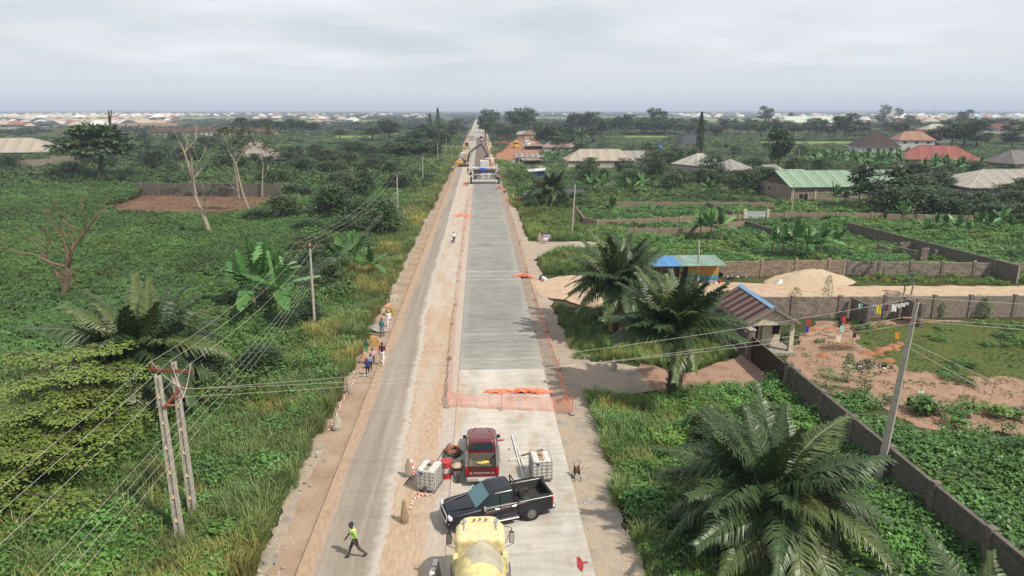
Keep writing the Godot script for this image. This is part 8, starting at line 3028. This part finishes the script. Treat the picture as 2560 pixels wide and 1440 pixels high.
func build_small():
	# ---- safety nets
	var c0 := P(1117, 1018, 0.0)
	var c1 := P(1253, 1026, 0.0)
	var c2 := P(1430, 1036, -0.1)
	var t := thing("safety_net", "orange safety net strung across the slab behind the red pickup", "net")
	net_panel(t, c0, c1, 0.95, 0.95, 0.08, 0.075, 0.0125)
	net_panel(t, c1, c2, 0.95, 1.0, 0.08, 0.075, 0.0125)
	for p in [c0, c1, c2]: net_post(t, p, 1.1)
	t = thing("safety_net", "sagging orange net along the left edge of the fresh slab", "net")
	var lp := [[1117, 1018], [1125.5, 897], [1131.7, 812], [1140, 763], [1145, 704], [1150, 669], [1156, 627], [1158, 597], [1160.5, 573], [1162.5, 546], [1164, 529], [1166, 514], [1174.5, 471]]
	for k in lp.size() - 1:
		var a := P(lp[k][0], lp[k][1])
		var e := P(lp[k + 1][0], lp[k + 1][1])
		var h: float = [.9, .55, .5, .42, .4, .38, .4, .4, .5, .6, .7, .7][k]
		net_panel(t, a, e, h, h * .9, 0.12 + (.9 - h) * .5, 0.12 + k * .01, 0.028, 0.3 if k < 8 else 0.9)
		if k > 0: net_post(t, a, 1.05)
	t = thing("safety_net", "orange net standing along the right verge of the fresh slab", "net")
	var rp := [[1430, 1036], [1397, 925], [1366, 830], [1340, 750], [1318, 680], [1300, 610], [1285, 560], [1270, 520], [1256, 478]]
	for k in rp.size() - 1:
		var a := P(rp[k][0], rp[k][1], -.1)
		var e := P(rp[k + 1][0], rp[k + 1][1], -.1)
		net_panel(t, a, e, .95, .9, .0, 0.12 + k * .01, 0.034, -0.3)
		if k > 0: net_post(t, a, .95)
	# crumpled netting
	for q in [[1300, 978, 2.0, 0.55, "crumpled heap of orange netting lying on the slab"], [1308, 690, .7, .5, "small orange net bundle on the right verge"], [1161, 538, 1.6, 3.2, "orange netting fallen flat on the left lane"]]:
		var b := mb()
		rng.seed = int(q[0])
		var p := P(q[0], q[1], .06)
		var flat: float = 0.3 if q[0] != 1161 else 0.06
		for k in 46:
			var u := rf(-1, 1)
			var ctr := Vector3(u * q[2], 0, (rf(-.5, .5) + .25 * sin(u * 4.0)) * q[3])
			var l := rf(.25, .6)
			var a := rf(-.5, .5) + (PI / 2 if q[3] > 2.0 else 0.0)
			var d := Vector3(cos(a), 0, sin(a)) * l
			var s := Vector3(-sin(a), 0, cos(a)) * rf(.07, .16)
			var hh := rf(.2, 1.0) * flat * (1.0 - u * u * .6)
			b.quad(ctr - d - s, ctr - d * .2 + Vector3(0, hh, 0) - s * .3, ctr - d * .1 + Vector3(0, hh * .8, 0) + s, ctr - d + s + Vector3(0, .02, 0))
			b.quad(ctr + d - s + Vector3(0, .02, 0), ctr + d + s, ctr - d * .1 + Vector3(0, hh * .8, 0) + s, ctr - d * .2 + Vector3(0, hh, 0) - s * .3)
		var o := part(b, "net_heap", mats["orange_net"])
		tag(o, q[4], "net")
		o.position = p
	# ---- tanks, drum, barrow, hoses
	ibc("caged white water tank with a navy label left of the drum", Vector3(-2.62, 0.02, -30.4), -0.32, mt("cap_black", [.03, .03, .03], 0.5), true)
	ibc("caged white water tank with a red cap at the slab edge", Vector3(2.9, 0.07, -31.0), 0.08, mt("cap_red", [.35, .05, .03], 0.5), true)
	t = thing("striped_drum", "red and white striped oil drum beside the caged tank", "drum", Vector3(-1.84, 0.02, -31.3))
	for k in 3:
		var b := mb()
		var y0 := .29 * k
		b.lathe([Vector2(.28, y0), Vector2(.285, y0 + .02), Vector2(.275, y0 + .05), Vector2(.275, y0 + .25), Vector2(.285, y0 + .27), Vector2(.28, y0 + .289)], 22)
		part(b, "band", mt("drum_red", [.42, .03, .04], 0.45) if k != 1 else mats["white_paint"], t)
	var db := mb()
	db.lathe([Vector2(.27, .86), Vector2(.26, .865), Vector2(.02, .865)], 22)
	part(db, "lid", mats["dusty_top"], t)
	t = thing("wheelbarrow", "dusty wheelbarrow full of rubble behind the red pickup", "wheelbarrow", Vector3(-1.28, 0.05, -31.25), 0.05)
	var wb := mb()
	wb.loft([PackedVector3Array([Vector3(-.2, .42, .25), Vector3(.2, .42, .25), Vector3(.2, .42, -.25), Vector3(-.2, .42, -.25)]), PackedVector3Array([Vector3(-.34, .68, .42), Vector3(.34, .68, .42), Vector3(.3, .68, -.42), Vector3(-.3, .68, -.42)])], true, false, false)
	part(wb, "tray", mt("tray_grey", [.17, .15, .12], 0.7, mats["_grit"], 1.0), t)
	wb = heap(.3, .12, 12, 4, .05)
	part(wb, "rubble", mats["sand"], t).position = Vector3(0, .6, 0)
	for sx in [-1, 1]:
		wb = mb()
		wb.tube(PackedVector3Array([Vector3(sx * .05, .22, .62), Vector3(sx * .2, .42, .2), Vector3(sx * .28, .55, -.8)]), [.02], 6)
		part(wb, "handle", mats["wood_grey"], t)
		wb = mb()
		wb.tube(PackedVector3Array([Vector3(sx * .2, .42, -.2), Vector3(sx * .26, .0, -.3)]), [.018], 5)
		part(wb, "leg", mats["steel"], t)
	wb = mb()
	wb.lathe([Vector2(.06, -.04), Vector2(.18, -.04), Vector2(.2, 0), Vector2(.18, .04), Vector2(.06, .04)], 16, Transform3D(Basis(Vector3.BACK, PI / 2), Vector3(0, .2, .62)))
	part(wb, "wheel", mats["black_rubber"], t)
	for q in [[Vector3(-1.62, 0.03, -33.6), .42, "black_hose", "coil of black and orange hose lying beside the red pickup", [.035, .035, .035]], [Vector3(-1.58, 0.10, -33.75), .30, "orange_hose", "faded orange hose coiled on top of the black hose", [.42, .13, .06]]]:
		var b := mb()
		var pts := PackedVector3Array()
		rng.seed = 5
		for k in 90:
			var a := k * .42
			var r: float = q[1] + .07 * sin(k * .31) + .05 * sin(k * .13)
			pts.push_back(Vector3(cos(a) * r, .02 + .0022 * k + .02 * sin(k * .7), sin(a) * r * 1.1))
		if q[2] == "black_hose":
			pts.push_back(Vector3(.6, .15, .2)); pts.push_back(Vector3(.85, .1, .7))
		b.tube(pts, [.022], 6)
		var o := part(b, q[2], mt("hose_" + q[2], q[4], 0.6))
		tag(o, q[3], "hose")
		o.position = q[0]
	var hb := mb()
	hb.tube(PackedVector3Array([P(1103, 1158, .9), P(1110, 1130, .7), P(1120, 1112, .3), P(1127, 1108, .1)]), [.03], 7)
	var ho := part(hb, "suction_hose", mats["hose_black_hose"])
	tag(ho, "stiff dark hose arching from the drum to the coil", "hose")
	# ---- bars on the slab
	var bars := [[1280.5, 1089, 1308, 1195, .07, "white_paint", "long white timber straightedge lying on the slab"], [1292, 1118, 1311, 1170, .06, "white_paint", "shorter white timber lying beside the straightedge"], [1275, 1150, 1320, 1141, .09, "white_paint", "white board pointing at the right-hand tank"], [1300, 1140, 1357, 1124, .05, "rust", "rust-red steel bar lying behind the right-hand tank"], [1012, 1210, 1030, 1186, .02, "dark", "thin dark rod leaning by the marker stone"]]
	for q in bars:
		var b := mb()
		b.beam(P(q[0], q[1], .1), P(q[2], q[3], .1), q[4], .07)
		var o := part(b, "timber_bar" if q[5] == "white_paint" else "steel_bar", mats[q[5]])
		tag(o, q[6], "bar")
	# ---- marker stones and barriers
	var st := mt("stone_pale", [.40, .34, .25], 0.95, mats["_blot"], 0.8)
	var sy := mt("stone_yellow", [.46, .30, .10], 0.9, mats["_blot"], 0.8)
	var sp := mt("stone_pink", [.50, .31, .22], 0.95, mats["_blot"], 0.8)
	stone("tall pointed concrete stone wrapped in tape left of the caged tank", P(1022, 1192), Vector3(.42, 1.05, .4), st, .3, 31)
	stone("tall pointed tan stone standing alone in the sandy strip", P(1012, 1306), Vector3(.38, 1.15, .34), mt("stone_tan", [.36, .25, .15], 0.95, mats["_blot"], 0.8), .8, 32)
	stone("broad pale pointed stone on the left shoulder", P(845, 1076, -.2), Vector3(.62, 1.0, .4), mt("stone_lime", [.45, .43, .33], 0.95, mats["_blot"], 0.8), .4, 33)
	stone("leaning tan stone wound with tape on the left shoulder", P(876, 984, -.2), Vector3(.42, .95, .36), st, .1, 34, .12)
	stone("pale boulder behind the walking children", P(914, 906, -.2), Vector3(.9, .8, .5), sp, .3, 35)
	stone("pale stone beside the right-hand gravel apron", P(1534, 926, -.1), Vector3(.5, 1.0, .45), mats["stone_lime"], .3, 36)
	stone("grey stone by the far signboard", P(1349, 604, -.1), Vector3(.7, 1.3, .5), st, .3, 37)
	stone("grey stone on the red soil path", P(1283, 496, -.1), Vector3(.5, 1.1, .5), st, .3, 38)
	stone("white slab-like stone on the red soil path", P(1307, 500, -.1), Vector3(1.2, 1.6, .5), mats["white_paint"], .6, 39, -.5)
	for q in [[936, 864, sy, "ochre painted concrete block on the left shoulder", .2, Vector3(.85, .75, .5)], [974, 788, sy, "second ochre painted block behind the white-robed walker", -.1, Vector3(.8, .85, .5)], [986, 760, mats["stone_lime"], "cream concrete block with two lifting dimples", .35, Vector3(1.15, .85, .7)]]:
		var o := thing("concrete_block", q[3], "block", P(q[0], q[1], -.2), q[4])
		var b := mb()
		b.loft([ring12(q[5].x * .5, -q[5].z * .5, q[5].z * .5, 0, .05), ring12(q[5].x * .46, -q[5].z * .46, q[5].z * .46, q[5].y * .5, .06), ring12(q[5].x * .34, -q[5].z * .34, q[5].z * .34, q[5].y, .05)], true, true, false)
		part(b, "body", q[2], o)
		for sx in [-.25, .25]:
			b = mb()
			b.lathe([Vector2(.05, 0), Vector2(.05, .02), Vector2(.01, .02)], 8, Transform3D(Basis(Vector3.RIGHT, PI / 2 - .2), Vector3(sx, q[5].y * .55, q[5].z * .44)))
			part(b, "dimple", mats["dark"], o)
	for k in 3:
		stone(["pinkish rubble slab on top of the small pile", "pinkish rubble slab beneath the pile", "pinkish broken slab leaning on the pile"][k], P(968 + k * 5, 768 - k * 5, -.2), Vector3(.9, .28, .55), sp, k * .9, 40 + k)
	var gt := thing("folded_tarpaulin", "grey ribbed tarpaulin bundle beside the teal-shirted walker", "tarpaulin", P(936, 826, -.2), -0.75)
	for k in 9:
		var b := mb()
		b.tube(PackedVector3Array([Vector3(-1.2, .12, k * .11 - .5), Vector3(0, .2 + .05 * sin(k), k * .12 - .5), Vector3(1.3, .1, k * .1 - .5)]), [.07, .09, .06], 6)
		part(b, "fold", mt("tarp_grey", [.36, .35, .34], 0.8, mats["_fine"], 1.0), gt)
	# white-topped concrete barrier at the bottom edge
	t = thing("concrete_barrier", "white-capped concrete barrier beside the mixer truck", "barrier", Vector3(-1.95, 0, -23.0), -.12)
	var cbm := mb()
	cbm.loft([ring12(.26, -.55, .55, 0, .05), ring12(.22, -.52, .52, .2, .05), ring12(.12, -.5, .5, .85, .04)], true, true, false)
	part(cbm, "body", mats["oldconcrete"], t)
	for z in [-.3, .22]:
		cbm = mb()
		cbm.cbox(Vector3(0, .875, z), Vector3(.2, .05, .42), .015)
		part(cbm, "cap", mats["white_paint"], t)
	cbm = mb()
	cbm.box(Vector3(0, .903, -.02), Vector3(.1, .006, .06))
	part(cbm, "paint_mark", mt("paint_mark", [.5, .12, .2], 0.7), t)
	# fallen marker on the right verge
	t = thing("fallen_marker", "white and black marker block lying on the right verge", "marker", P(1357, 700, -.1), .25)
	bxp(t, "white_end", mats["white_paint"], Vector3(0, .2, .4), Vector3(.4, .4, 1.0))
	bxp(t, "black_end", mats["dark"], Vector3(0, .2, -.35), Vector3(.42, .42, .5))
	# winch reel
	t = thing("cable_reel", "rusty cable reel on a steel stand at the slab edge", "reel", Vector3(4.75, -.12, -31.0), .1)
	var rb := mb()
	rb.lathe([Vector2(.05, -.1), Vector2(.24, -.1), Vector2(.24, -.08), Vector2(.16, -.06), Vector2(.16, .06), Vector2(.24, .08), Vector2(.24, .1), Vector2(.05, .1)], 18, Transform3D(Basis(Vector3.BACK, PI / 2), Vector3(0, .5, 0)))
	part(rb, "spool", mats["rust"], t)
	for sx in [-1, 1]:
		rb = mb()
		rb.tube(PackedVector3Array([Vector3(sx * .16, 0, .32), Vector3(sx * .14, .55, 0), Vector3(sx * .16, 0, -.32)]), [.018], 5)
		rb.tube(PackedVector3Array([Vector3(sx * .14, .5, 0), Vector3(sx * .14, .95, -.05)]), [.014], 5)
		part(rb, "stand", mats["dark"], t)
	rb = mb()
	rb.tube(PackedVector3Array([Vector3(.14, .55, 0), Vector3(.3, .55, 0), Vector3(.32, .68, 0)]), [.012], 5)
	part(rb, "crank", mats["dark"], t)
	# tapes and scraps
	tape("red and white tape trailing round the caged tank and stone", [P(1035, 1232), P(1060, 1243), P(1084, 1238), P(1050, 1236), P(1038, 1250), P(1022, 1275)])
	tape("red and white tape tangled on the pointed stone by the tank", [P(1016, 1196), P(1028, 1196), P(1038, 1180), P(1030, 1160, .3), P(1026, 1150, .6), P(1030, 1165, .4)])
	tape("red and white tape caught in the grass by the broad pale stone", [P(822, 1075, -.1), P(832, 1058, -.1), P(842, 1040, -.1), P(852, 1010, -.1), P(866, 985, -.1), P(880, 960, -.1), P(890, 950, -.1)])
	for q in [[1450, 1410, .28, .95, [.45, .05, .05], "red_paint_mark", "red paint daub on the slab edge"], [1463, 1406, .28, .14, [.45, .05, .05], "red_paint_mark", "small red paint tick beside the daub"], [1251, 1101, .5, .22, [.45, .06, .05], "red_rag", "red rag lying beside the red pickup"], [1272, 1123, .14, .2, [.35, .2, .08], "brown_scrap", "brown scrap on the slab near the timbers"], [738, 1196, .45, .3, [.5, .2, .2], "pink_litter", "pink litter on the gravel of the left verge"], [1257, 808, .5, .35, [.42, .3, .28], "pale_rag", "pale rag lying on the fresh slab"]]:
		var b := mb()
		var cnt := 9
		rng.seed = int(q[1])
		var ring := PackedVector3Array()
		for k in cnt:
			var a := -TAU * k / cnt
			ring.push_back(Vector3(cos(a) * q[2] * .5 * rf(.7, 1.2), .012 if not "paint" in q[5] else .004, sin(a) * q[3] * .5 * rf(.8, 1.1)))
		var low := PackedVector3Array()
		for p in ring: low.push_back(Vector3(p.x, 0.001, p.z))
		b.loft([low, ring], true, true, false)
		var o := part(b, q[5], mt("scrap_" + q[5], q[4], 0.85, mats["_grit"], 2.0))
		tag(o, q[6], "mark" if "paint" in q[5] else "litter")
		o.position = P(q[0], q[1], .055 if q[0] > 1100 else -.19)
	# rubble heaps on the left verge
	mt("chip_grey", [.42, .41, .39], 0.95)
	mt("chip_pale", [.52, .49, .44], 0.95)
	for q in [[770, 1150, 1.1, "grey rubble heap on the gravel left of the shoulder"], [745, 1215, .8, "smaller grey rubble heap nearer the grass"], [985, 710, 1.3, "pale rubble heap beside the cream block"], [905, 945, .9, "pale gravel heap behind the leaning stone"], [665, 1420, .9, "pale gravel patch where the verge meets the grass"], [880, 940, .8, "pale gravel spill beside the children"], [1085, 540, 1.2, "rubble heap near the round sign"]]:
		rng.seed = int(q[0])
		var o := thing("rubble_heap", q[3], "rubble", P(q[0], q[1], -.2))
		for k in 60:
			var a := rf(0, TAU)
			var r: float = sqrt(rng.randf()) * q[2]
			var s := part(rock(k % 5 + 60, Vector3(1, .7, 1), .25), "chunk", mats[["chip_grey", "chip_pale"][k % 2]], o)
			s.transform = Transform3D(Basis.from_euler(Vector3(rf(-.6, .6), rf(0, 6), rf(-.6, .6))).scaled(Vector3.ONE * rf(.08, .24)), Vector3(cos(a) * r, .02, sin(a) * r * .8))
	rng.seed = 123
	var xf := []
	var cl := PackedColorArray()
	for k in 3600:
		var lft := k % 3 == 0
		var z := -16.0 - 60.0 * pow(rng.randf(), 1.4)
		var x := rf(-9.9, -8.3) if lft else 4.5 + 2.6 * pow(rng.randf(), 0.7)
		if not lft and z < -45.0 and z > -52.0 and rng.randf() < 0.6: x = rf(6.0, 9.0)
		xf.append(Transform3D(Basis.from_euler(Vector3(rf(-1, 1), rf(0, 6), rf(-1, 1))).scaled(Vector3.ONE * rf(.025, .085)), Vector3(x, -.195 if lft else -.125, z)))
		var g := rf(.7, 1.25)
		cl.push_back(Color(g, g * rf(.9, 1.0), g * rf(.8, .98)))
	var gm := mt("loose_stone", [.44, .41, .37], 0.95)
	gm.vertex_color_use_as_albedo = true
	stuff(rock(61, Vector3(1, .7, 1), .25).mesh(), gm, xf, cl, "loose_stones", "loose gravel stones strewn along both road verges", "gravel")
	# road sign seen from behind
	t = thing("round_road_sign", "round white road sign on a thin post at the left verge", "sign", P(1066, 577, -.2))
	var sg := mb()
	sg.lathe([Vector2(.02, 0), Vector2(.40, 0), Vector2(.40, .03), Vector2(.02, .03)], 24, Transform3D(Basis(Vector3.RIGHT, PI / 2), Vector3(0, 1.55, 0)))
	part(sg, "disc", mt("sign_back", [.58, .57, .55], 0.6, mats["_blot"], 0.6), t)
	sg = mb()
	sg.tube(PackedVector3Array([Vector3(0, 0, -.03), Vector3(0, 1.9, -.03)]), [.03], 6)
	part(sg, "post", mats["rust"], t)
	# roadside signboard with a printed picture
	t = thing("signboard", "framed signboard with a car picture beside the side track", "sign", P(1366, 609, -.1), .05)
	bxp(t, "board", mt("board_dark", [.03, .03, .035], 0.6), Vector3(0, .9, 0), Vector3(1.25, 1.15, .06), Basis(), 0.0)
	var im := Image.create(64, 56, false, Image.FORMAT_RGB8)
	for y in 56:
		for x in 64:
			var c := Color(.62, .66, .74) if y < 20 else Color(.55, .38, .36) if y < 26 else Color(.68, .64, .62)
			if y < 7: c = Color(.25, .24, .42)
			if y > 6 and y < 9: c = Color(.75, .45, .55)
			if y > 30 and y < 44 and x > 8 and x < 48 and absf(x - 28) < 20 - absf(y - 38) * .8: c = Color(.85, .84, .84)
			if y > 36 and x > 44: c = Color(.30, .30, .32)
			im.set_pixel(x, y, c)
	var pm := mt("poster", [1, 1, 1], 0.5)
	pm.albedo_texture = ImageTexture.create_from_image(im)
	var pq := mb()
	pq.quad_uv(Vector3(-.57, .37, .034), Vector3(.57, .37, .034), Vector3(.57, 1.43, .034), Vector3(-.57, 1.43, .034), Vector2(0, 1), Vector2(1, 1), Vector2(1, 0), Vector2(0, 0))
	part(pq, "poster", pm, t)
	for sx in [-.5, .5]: bxp(t, "leg", mats["dark"], Vector3(sx, .2, -.02), Vector3(.06, .5, .06), Basis(), 0.0)
	# white notice on the tan wall corner
	t = thing("notice", "blank white notice fixed to the tan wall corner", "notice", P(1522, 566))
	bxp(t, "sheet", mats["white_paint"], Vector3(0, .75, .12), Vector3(.65, .5, .03), Basis(), 0.0)
	bxp(t, "backing", mats["wood"], Vector3(0, .75, .1), Vector3(.7, .55, .02), Basis(), 0.0)
	# boards by the market
	for q in [[1283, 413, 1.3, "pale blue board leaning at the market edge", [.5, .6, .66]], [1293, 412, 1.6, "dark board with white marks at the market edge", [.05, .05, .06]]]:
		t = thing("market_board", q[3], "board", P(q[0], q[1]))
		bxp(t, "panel", mt("mb_%d" % q[0], q[4], 0.6, mats["_blot"], 0.6), Vector3(0, .8, 0), Vector3(q[2], 1.4, .06), Basis(), 0.0)
		for sx in [-.4, .4]: bxp(t, "leg", mats["wood"], Vector3(sx * q[2], .3, -.05), Vector3(.06, .8, .06), Basis(), 0.0)
	# ---- sand heap, bag, tyres and bucket by the dirt track
	var hp := heap(1.0, 1.35, 64, 8, .5)
	var so := part(hp, "sand_heap", mats["sand"])
	tag(so, "long heap of building sand before the tan wall", "sand")
	var hs := P(2035, 712, -.1)
	so.position = Vector3(hs.x, -.12, hs.z - 1.2)
	so.scale = Vector3(5.0, 1, 2.2)
	var bgm := heap(.45, .5, 10, 12, .2)
	var bo := part(bgm, "white_sack", mats["cloth_white"])
	tag(bo, "white sack dropped in front of the sand heap", "sack")
	bo.position = P(1950, 712, -.1)
	bo.scale = Vector3(1, 1.1, .7)
	for q in [[1828, 697, "black tyre lying beside the kiosk wall"], [1800, 694, "black tyre standing at the kiosk corner"]]:
		var b := mb()
		b.lathe([Vector2(.18, -.1), Vector2(.3, -.09), Vector2(.32, 0), Vector2(.3, .09), Vector2(.18, .1), Vector2(.18, -.1)], 18, Transform3D(Basis(), Vector3(0, .1, 0)) if q[0] == 1828 else Transform3D(Basis(Vector3.RIGHT, PI / 2), Vector3(0, .32, 0)))
		var o := part(b, "old_tyre", mats["black_rubber"])
		tag(o, q[2], "tyre")
		o.position = P(q[0], q[1], -.15)
	t = thing("red_bucket", "red bucket standing at the kiosk corner", "bucket", P(1798, 708, -.12))
	var rbk := mb()
	rbk.lathe([Vector2(.02, 0), Vector2(.14, 0), Vector2(.2, .42), Vector2(.18, .42), Vector2(.12, .04), Vector2(.02, .04)], 14)
	part(rbk, "pail", mt("bucket_red", [.5, .05, .03], 0.4), t)
	rbk = mb()
	rbk.tube(PackedVector3Array([Vector3(-.19, .42, 0), Vector3(0, .56, .05), Vector3(.19, .42, 0)]), [.01], 4)
	part(rbk, "handle", mats["steel"], t)
	bxp(self, "white_crate", mats["white_paint"], P(1790, 708, -.05), Vector3(.35, .25, .3)).set_meta("label", "small white crate beside the red bucket")
	get_node("white_crate").set_meta("category", "crate")
	for q in [[1838, 692, 16], [2175, 915, 10]]:
		rng.seed = q[2]
		var o := thing("litter_scatter", ["scatter of dark litter before the ragged tan wall", "scatter of pale litter on the compound grass"][0 if q[0] == 1838 else 1], "litter", P(q[0], q[1], -.17))
		for k in 40:
			var b := mb()
			var a := rf(0, TAU)
			b.box(Vector3.ZERO, Vector3(rf(.08, .3), rf(.02, .08), rf(.06, .2)), Basis(Vector3.UP, a))
			part(b, "scrap", mats[["dark", "cloth_white", "wood", "steel"][rng.randi() % 4]], o).position = Vector3(rf(-1.6, 1.6), .03 + k * .0005, rf(-.6, .6))
	var bw := thing("brushwood_pile", "pile of thin brown sticks in the swept yard", "brushwood", P(2095, 872, -.2))
	rng.seed = 66
	for k in 36:
		var b := mb()
		var a := rf(-.7, .5)
		var l := rf(.7, 1.6)
		var c := Vector3(rf(-.6, .6), .04 + .006 * k, rf(-.4, .4))
		b.tube(PackedVector3Array([c - Vector3(cos(a), 0, sin(a)) * l, c + Vector3(0, .05, 0), c + Vector3(cos(a), rf(-.02, .05), sin(a)) * l]), [.012, .016, .01], 4)
		part(b, "stick", mats["bark_brown"], bw)
	# ---- washing line
	var la := P(2141, 812, -.2)
	var lb := P(2264, 812, -.2)
	la.y = 1.75
	lb.y = 1.9
	wire("thin washing line tied between the two cross walls", "", la, lb, .22, .008)
	var items := [[.04, .45, .4, [.35, .62, .60], "pale mint cloth on the washing line"], [.11, .35, .4, [.65, .65, .65], "small white shirt beside the mint cloth"], [.26, .75, .85, [.12, .12, .16], "dark and white striped wrapper on the washing line"], [.42, .55, .8, [.55, .45, .03], "yellow patterned cloth on the washing line"], [.5, .4, .5, [.06, .10, .28], "blue and maroon cloth on the washing line"], [.57, .35, .5, [.14, .03, .05], "maroon cloth on the washing line"], [.72, .5, .65, [.7, .7, .7], "large white cloth on the washing line"], [.82, .35, .4, [.68, .68, .68], "white vest next to the large white cloth"], [.9, .4, .35, [.66, .66, .66], "short white cloth on the washing line"], [.97, .3, .25, [.64, .64, .66], "white sock-like cloth at the end of the washing line"]]
	for q in items:
		var p := la.lerp(lb, q[0])
		p.y -= .22 * 4 * q[0] * (1 - q[0]) + .01
		garment(q[4], p, q[1], q[2], q[3], .0)
		if q[0] == .26:
			var w := get_child(get_child_count() - 1)
			for k in 4:
				cloth(w, Vector3(-.28 + k * .18, .01, .035), .07, q[2], mats["cloth_white"], "stripe")
	for q in [[2018, 812, 1.3, [.45, .03, .03], "red shirt hanging on a garden stake"], [2016, 818, .9, [.03, .05, .3], "blue cloth hanging under the red shirt"], [2096, 822, 1.5, [.02, .02, .02], "black cloth hanging on a tall garden stake"], [2105, 815, 1.6, [.5, .04, .03], "red cloth hanging beside the black cloth"], [2102, 826, 1.2, [.3, .55, .5], "mint cloth hanging beside the black cloth"], [2094, 845, 1.0, [.65, .62, .5], "long cream cloth hanging from the garden stake"], [2238, 850, 1.4, [.6, .25, .02], "orange cloth hanging on a thin stake"], [2133, 840, 1.2, [.06, .015, .03], "dark purple cloth on a thin stake"], [2298, 990, 1.0, [.7, .7, .72], "white sheet hanging behind the tall pale pole"], [2270, 1000, .8, [.12, .03, .02], "dark red cloth hanging behind the tall pale pole"], [2431, 660, 1.75, [.35, .62, .12], "lime cloth laid over the grey-brown wall"], [2450, 664, 1.75, [.16, .18, .24], "dark trousers laid over the grey-brown wall"]]:
		var p := P(q[0], q[1] + 22, -.2)
		var hgt: float = q[2]
		if q[1] < 700:
			p = P(q[0], 683, -.2); p.z += .16; hgt = 1.55
		garment(q[4], Vector3(p.x, -.2 + hgt, p.z), .45, .6 if q[2] < 1.55 else .5, q[3], .2)
		if q[1] > 700:
			var b := mb()
			b.tube(PackedVector3Array([Vector3(p.x - .1, -.2, p.z - .05), Vector3(p.x + .06, hgt + .35, p.z - .06)]), [.018, .012], 4)
			var o := part(b, "garden_stake", mats["wood"])
			tag(o, "thin wooden stake holding the " + q[4].get_slice(" hanging", 0).get_slice(" on a", 0), "stake")
	for q in [[2142, 830, 3.2], [2264, 822, 2.6], [2400, 1010, 1.9], [2475, 1000, 2.0], [2180, 850, 2.4]]:
		var p := P(q[0], q[1], -.2)
		var b := mb()
		b.tube(PackedVector3Array([p, p + Vector3(.1, q[2] * .5, 0), p + Vector3(.05, q[2], .05)]), [.02, .016, .01], 4)
		var o := part(b, "garden_stake", mats["wood"])
		tag(o, "bare crooked stake standing in the compound garden", "stake", "bare garden stakes")
	# ridged garden beds
	rng.seed = 88
	for k in 16:
		var p := P(rf(2010, 2260), rf(815, 905), -.2)
		var o := part(heap(.5, .26, 12, k + 20, .08), "soil_mound", mats["redsoil"])
		tag(o, "small red-brown planting mound in the compound garden", "mound", "planting mounds")
		o.position = p
		o.scale = Vector3(rf(.8, 1.5), 1, rf(.6, 1.0))
	t = thing("stone_bench", "dark stove bench with a pot under the gatehouse porch", "bench", P(1950, 862, -.2))
	bxp(t, "slab", mats["dark"], Vector3(0, .45, 0), Vector3(.8, .08, .5))
	for sx in [-.3, .3]: bxp(t, "leg", mats["wood"], Vector3(sx, .22, 0), Vector3(.08, .42, .4), Basis(), 0.0)
	var ptb := mb()
	ptb.lathe([Vector2(.02, .49), Vector2(.14, .5), Vector2(.19, .6), Vector2(.15, .7), Vector2(.13, .7), Vector2(.02, .56)], 12)
	part(ptb, "pot", mats["dark"], t)
	# water tanks on stands
	for q in [[1648, 396, 5.2, [.03, .13, .45], "blue water tank on a stand beside the cream roof"], [1484, 371, 5.0, [.02, .02, .022], "black water tank behind the cream roofed bungalow"], [1814, 390, 5.5, [.02, .02, .022], "black water tank on a frame near the cypress"], [2300, 412, 4.2, [.02, .02, .022], "black water tank before the red roofed bungalow"]]:
		t = thing("water_tank", q[4], "tank", P(q[0], q[1]))
		var y: float = q[2]
		for sx in [-.7, .7]:
			for sz in [-.7, .7]: bxp(t, "stand_leg", mats["steel"], Vector3(sx, (y - 2.0) * .5, sz), Vector3(.12, y - 2.0, .12), Basis(), 0.0)
		bxp(t, "platform", mats["wood"], Vector3(0, y - 1.95, 0), Vector3(1.9, .1, 1.9), Basis(), 0.0)
		var b := mb()
		b.lathe([Vector2(.1, y - 1.9), Vector2(.9, y - 1.9), Vector2(.95, y - 1.3), Vector2(.9, y - .6), Vector2(.5, y - .15), Vector2(.25, y - .1), Vector2(.25, y), Vector2(.02, y)], 16)
		part(b, "vessel", mt("vessel_%d" % q[0], q[3], 0.45), t)
	# red road cones and pumps at the fresh end
	for q in [[1163.5, 464, "red hand pump trolley left of the curing bridge"], [1247.5, 474, "red hand pump trolley right of the fresh slab"]]:
		t = thing("pump_trolley", q[2], "trolley", P(q[0], q[1]))
		bxp(t, "body", mt("pump_red", [.5, .10, .06], 0.5), Vector3(0, .55, 0), Vector3(.9, .5, .6))
		bxp(t, "handle", mats["steel"], Vector3(0, .95, -.3), Vector3(.6, .05, .05), Basis(), 0.0)
		for sx in [-1, 1]: wheel(t, Vector3(sx * .4, .18, 0), .18, .1, mats["steel"])
